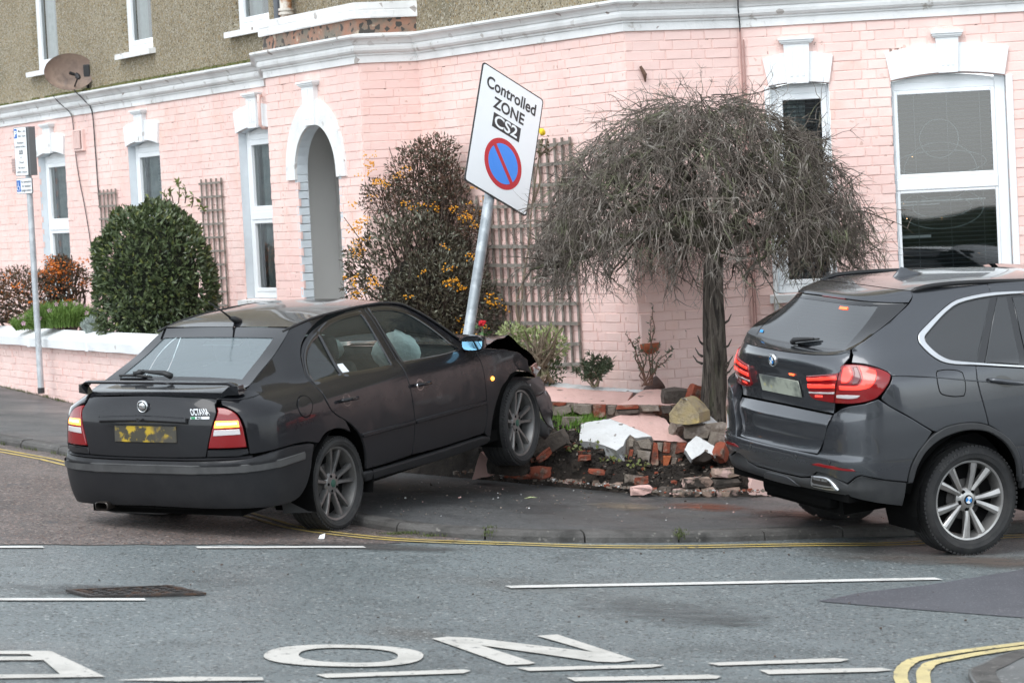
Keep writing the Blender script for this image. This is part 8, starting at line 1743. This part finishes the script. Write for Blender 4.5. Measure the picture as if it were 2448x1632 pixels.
pt = at(1503, 896, 22.75); mb = MB(); Mp = Matrix.Translation(pt + Vector((0, 0, .03))) @ Matrix.Rotation(R(55), 4, 'Y') @ Matrix.Rotation(R(80), 4, 'X'); mb.lathe([(.0, -.08), (.042, -.08), (.058, .04), (.064, .04), (.064, .065), (.055, .065), (.038, -.065), (0, -.065)], 20, Mp); tag(mb.build('flower_pot', None, mat('dark_clay_pot', (.085, .05, .042), .7, mix=((.12, .075, .06), 9, .4, .7)), smooth=True, auto=40), 'dark clay flower pot lying on its side below the terracotta patch', 'pot')
# pilaster strip on the wall corner above the terracotta patch
mb = MB(); bar(mb, WC, .005, .10, 1.02, 1.28, -.01, .035, .008); mb.build('pilaster', house, PINK)
# climbing rose stems beside the zone sign, one yellow and one red bloom
cr = thing('climbing_rose', 'thorny climbing rose stems on the trellis with one yellow bloom by the zone sign', 'plant', at(1195, 760, 23.6)); mb = MB(); rg = random.Random(44)
for pts in ([(1190, 760, 23.5), (1198, 700, 23.5), (1202, 640, 23.55), (1215, 560, 23.6), (1222, 470, 23.7), (1238, 360, 23.7), (1248, 320, 23.7)], [(1238, 360, 23.7), (1252, 345, 23.65), (1258, 318, 23.6)], [(1240, 352, 23.7), (1262, 348, 23.65), (1282, 330, 23.6)], [(1222, 470, 23.7), (1240, 420, 23.7), (1236, 380, 23.7)], [(1192, 740, 23.4), (1185, 700, 23.4), (1200, 650, 23.4)], [(1110, 765, 23.0), (1108, 750, 23.0), (1110, 742, 23.0)]):
    L_ = smooth_path([at(*p) for p in pts], 3); mb.tube(L_, [.011 - .006 * i / (len(L_) - 1) for i in range(len(L_))], 5)
mb.build('stems', cr, STEM_P)
mb = MB(); leaves(mb, [(at(1245 + rg.gauss(0, 10), 335 + rg.gauss(0, 16), 23.66), rv(rg), rv(rg), .05, .025) for _ in range(26)]); mb.build('leaves', cr, leafmat('rose_leaf', (.11, .10, .05), (.14, .12, .07), (.09, .05, .03), .5))
blob(at(1245, 303, 23.6), (.030, .025, .028), 6, 3, .2).build('bloom', cr, mat('yellow_bloom', (.85, .62, .03), .6))
rt_ = thing('red_flower', 'single bright red flower on a short stem behind the black car bonnet', 'flower', at(1110, 765, 22.9)); blob(at(1107, 742, 22.9), (.030, .025, .022), 6, 8, .35).build('bloom', rt_, mat('red_bloom', (.55, .012, .025), .6)); mb = MB(); mb.tube([at(1110, 790, 22.9), at(1109, 762, 22.9), at(1107, 744, 22.9)], .005, 5); leaves(mb, [(at(1108 + rg.gauss(0, 8), 765 + rg.gauss(0, 8), 22.92), rv(rg), rv(rg), .06, .035) for _ in range(14)]); mb.build('stem', rt_, leafmat('flower_leaf', (.06, .12, .04), (.08, .15, .05), (.04, .08, .03)))
# grass patch inside the broken wall
rg = random.Random(70); P = []
for i in range(190): x, y = rg.gauss(.50, .16), rg.gauss(22.05, .10); P.append((x, y, soil_z(x, y) + .005))
tufts('grass_patch', P, .075, mat('bright_grass', (.13, .27, .035), .8, mix=((.20, .32, .07), 20, .4, .7)), 7, 5)
P = [(rg.gauss(u, .05), rg.gauss(v, .04), soil_z(u, v) + .01) for u, v in ((.60, 21.45), (.80, 21.3), (.95, 21.25), (.45, 21.5), (.72, 21.35)) for _ in range(16)]
mb = MB(); leaves(mb, [(Vector(p) + Vector((0, 0, rg.uniform(0, .05))), rv(rg), Vector((0, -.4, 1)), .035, .028) for p in P]); tag(mb.build('soil_weeds', None, leafmat('weed_leaf', (.13, .16, .045), (.18, .18, .06), (.08, .11, .03))), kind='stuff')

# ---------------------------------------------------------------- the other side of the street, seen only in reflections
BR2 = mat('grey_house_render', (.20, .20, .20), .9, mix=((.26, .26, .26), 3, .4, .7)); RF2 = mat('slate_roof', (.07, .075, .085), .7); WD2 = mat('far_window_glass', (.05, .06, .07), .1, coat=1)
def terrace(x0, x1, y, h, label, m):
    t = thing('terraced_house', label, 'house', ((x0 + x1) / 2, y, gz((x0 + x1) / 2, y))); zb = gz((x0 + x1) / 2, y) - 1.2; yb = y - 8
    mb = MB(); mb.hexa([(x, yy, z) for z in (zb, zb + 1.2 + h) for x, yy in ((x0, y), (x1, y), (x1, yb), (x0, yb))]); mb.build('wall', t, m)
    mb = MB(); zt = zb + 1.2 + h; mb.add([(x0, y + .3, zt - .05), (x1, y + .3, zt - .05), (x1, y - 4, zt + 2.4), (x0, y - 4, zt + 2.4), (x1, yb - .3, zt - .05), (x0, yb - .3, zt - .05)], [(0, 1, 2, 3), (3, 2, 4, 5), (0, 3, 5), (1, 4, 2)]); rf = mb.build('roof', t, RF2)
    mb = MB(); cx = x0 + .5; mb.box((cx, y - 4, zt + 2.6), (.8, .9, 1.6)); mb.build('chimney', rf, m)
    for cx in (x0 + (x1 - x0) * .3, x0 + (x1 - x0) * .75):
        for zc in (zb + 2.6, zb + 5.3):
            if zc + .8 > zt: continue
            mb = MB(); mb.box((cx, y + .02, zc), (1.2, .1, 1.6)); w_ = mb.build('window', t, WHITE); mb = MB(); mb.box((cx, y + .075, zc), (1.0, .02, 1.4)); mb.build('pane', w_, WD2)
terrace(-17, -9.5, -11, 5.6, 'grey rendered terraced house across the street, leftmost of the row', BR2); terrace(-9, -2.2, -11, 5.8, 'grey rendered terraced house across the street, second from the left', BR2)
terrace(9.5, 17, -11, 5.6, 'pale rendered house across the street to the right of the camera', mat('pale_render', (.5, .48, .44), .8)); terrace(17.5, 25, -11, 6.0, 'grey rendered house across the street at the far right of the row', BR2)
hd_ = thing('hedge', 'clipped dark hedge along the far pavement behind the camera', 'hedge', (2, -7, gz(2, -7)))
mb = MB(); rg = random.Random(90)
for i in range(61):
    x = -9 + 22 * i / 60; zb = gz(x, -7) - .1; hgt = 1.75 + .12 * math.sin(i * .9) + rg.uniform(-.06, .06)
    mb.v += [(x, -6.4 + rg.uniform(-.06, .06), zb), (x, -6.35 + rg.uniform(-.06, .06), zb + hgt * .8), (x, -6.6, zb + hgt), (x, -7.4, zb + hgt), (x, -7.6, zb)]
for i in range(60):
    for j in range(4): mb.f.append((i * 5 + j, i * 5 + j + 1, i * 5 + j + 6, i * 5 + j + 5)); mb.m.append(0)
mb.build('foliage', hd_, leafmat('hedge_leaf', (.035, .055, .02), (.06, .085, .03), (.02, .03, .012), .6))
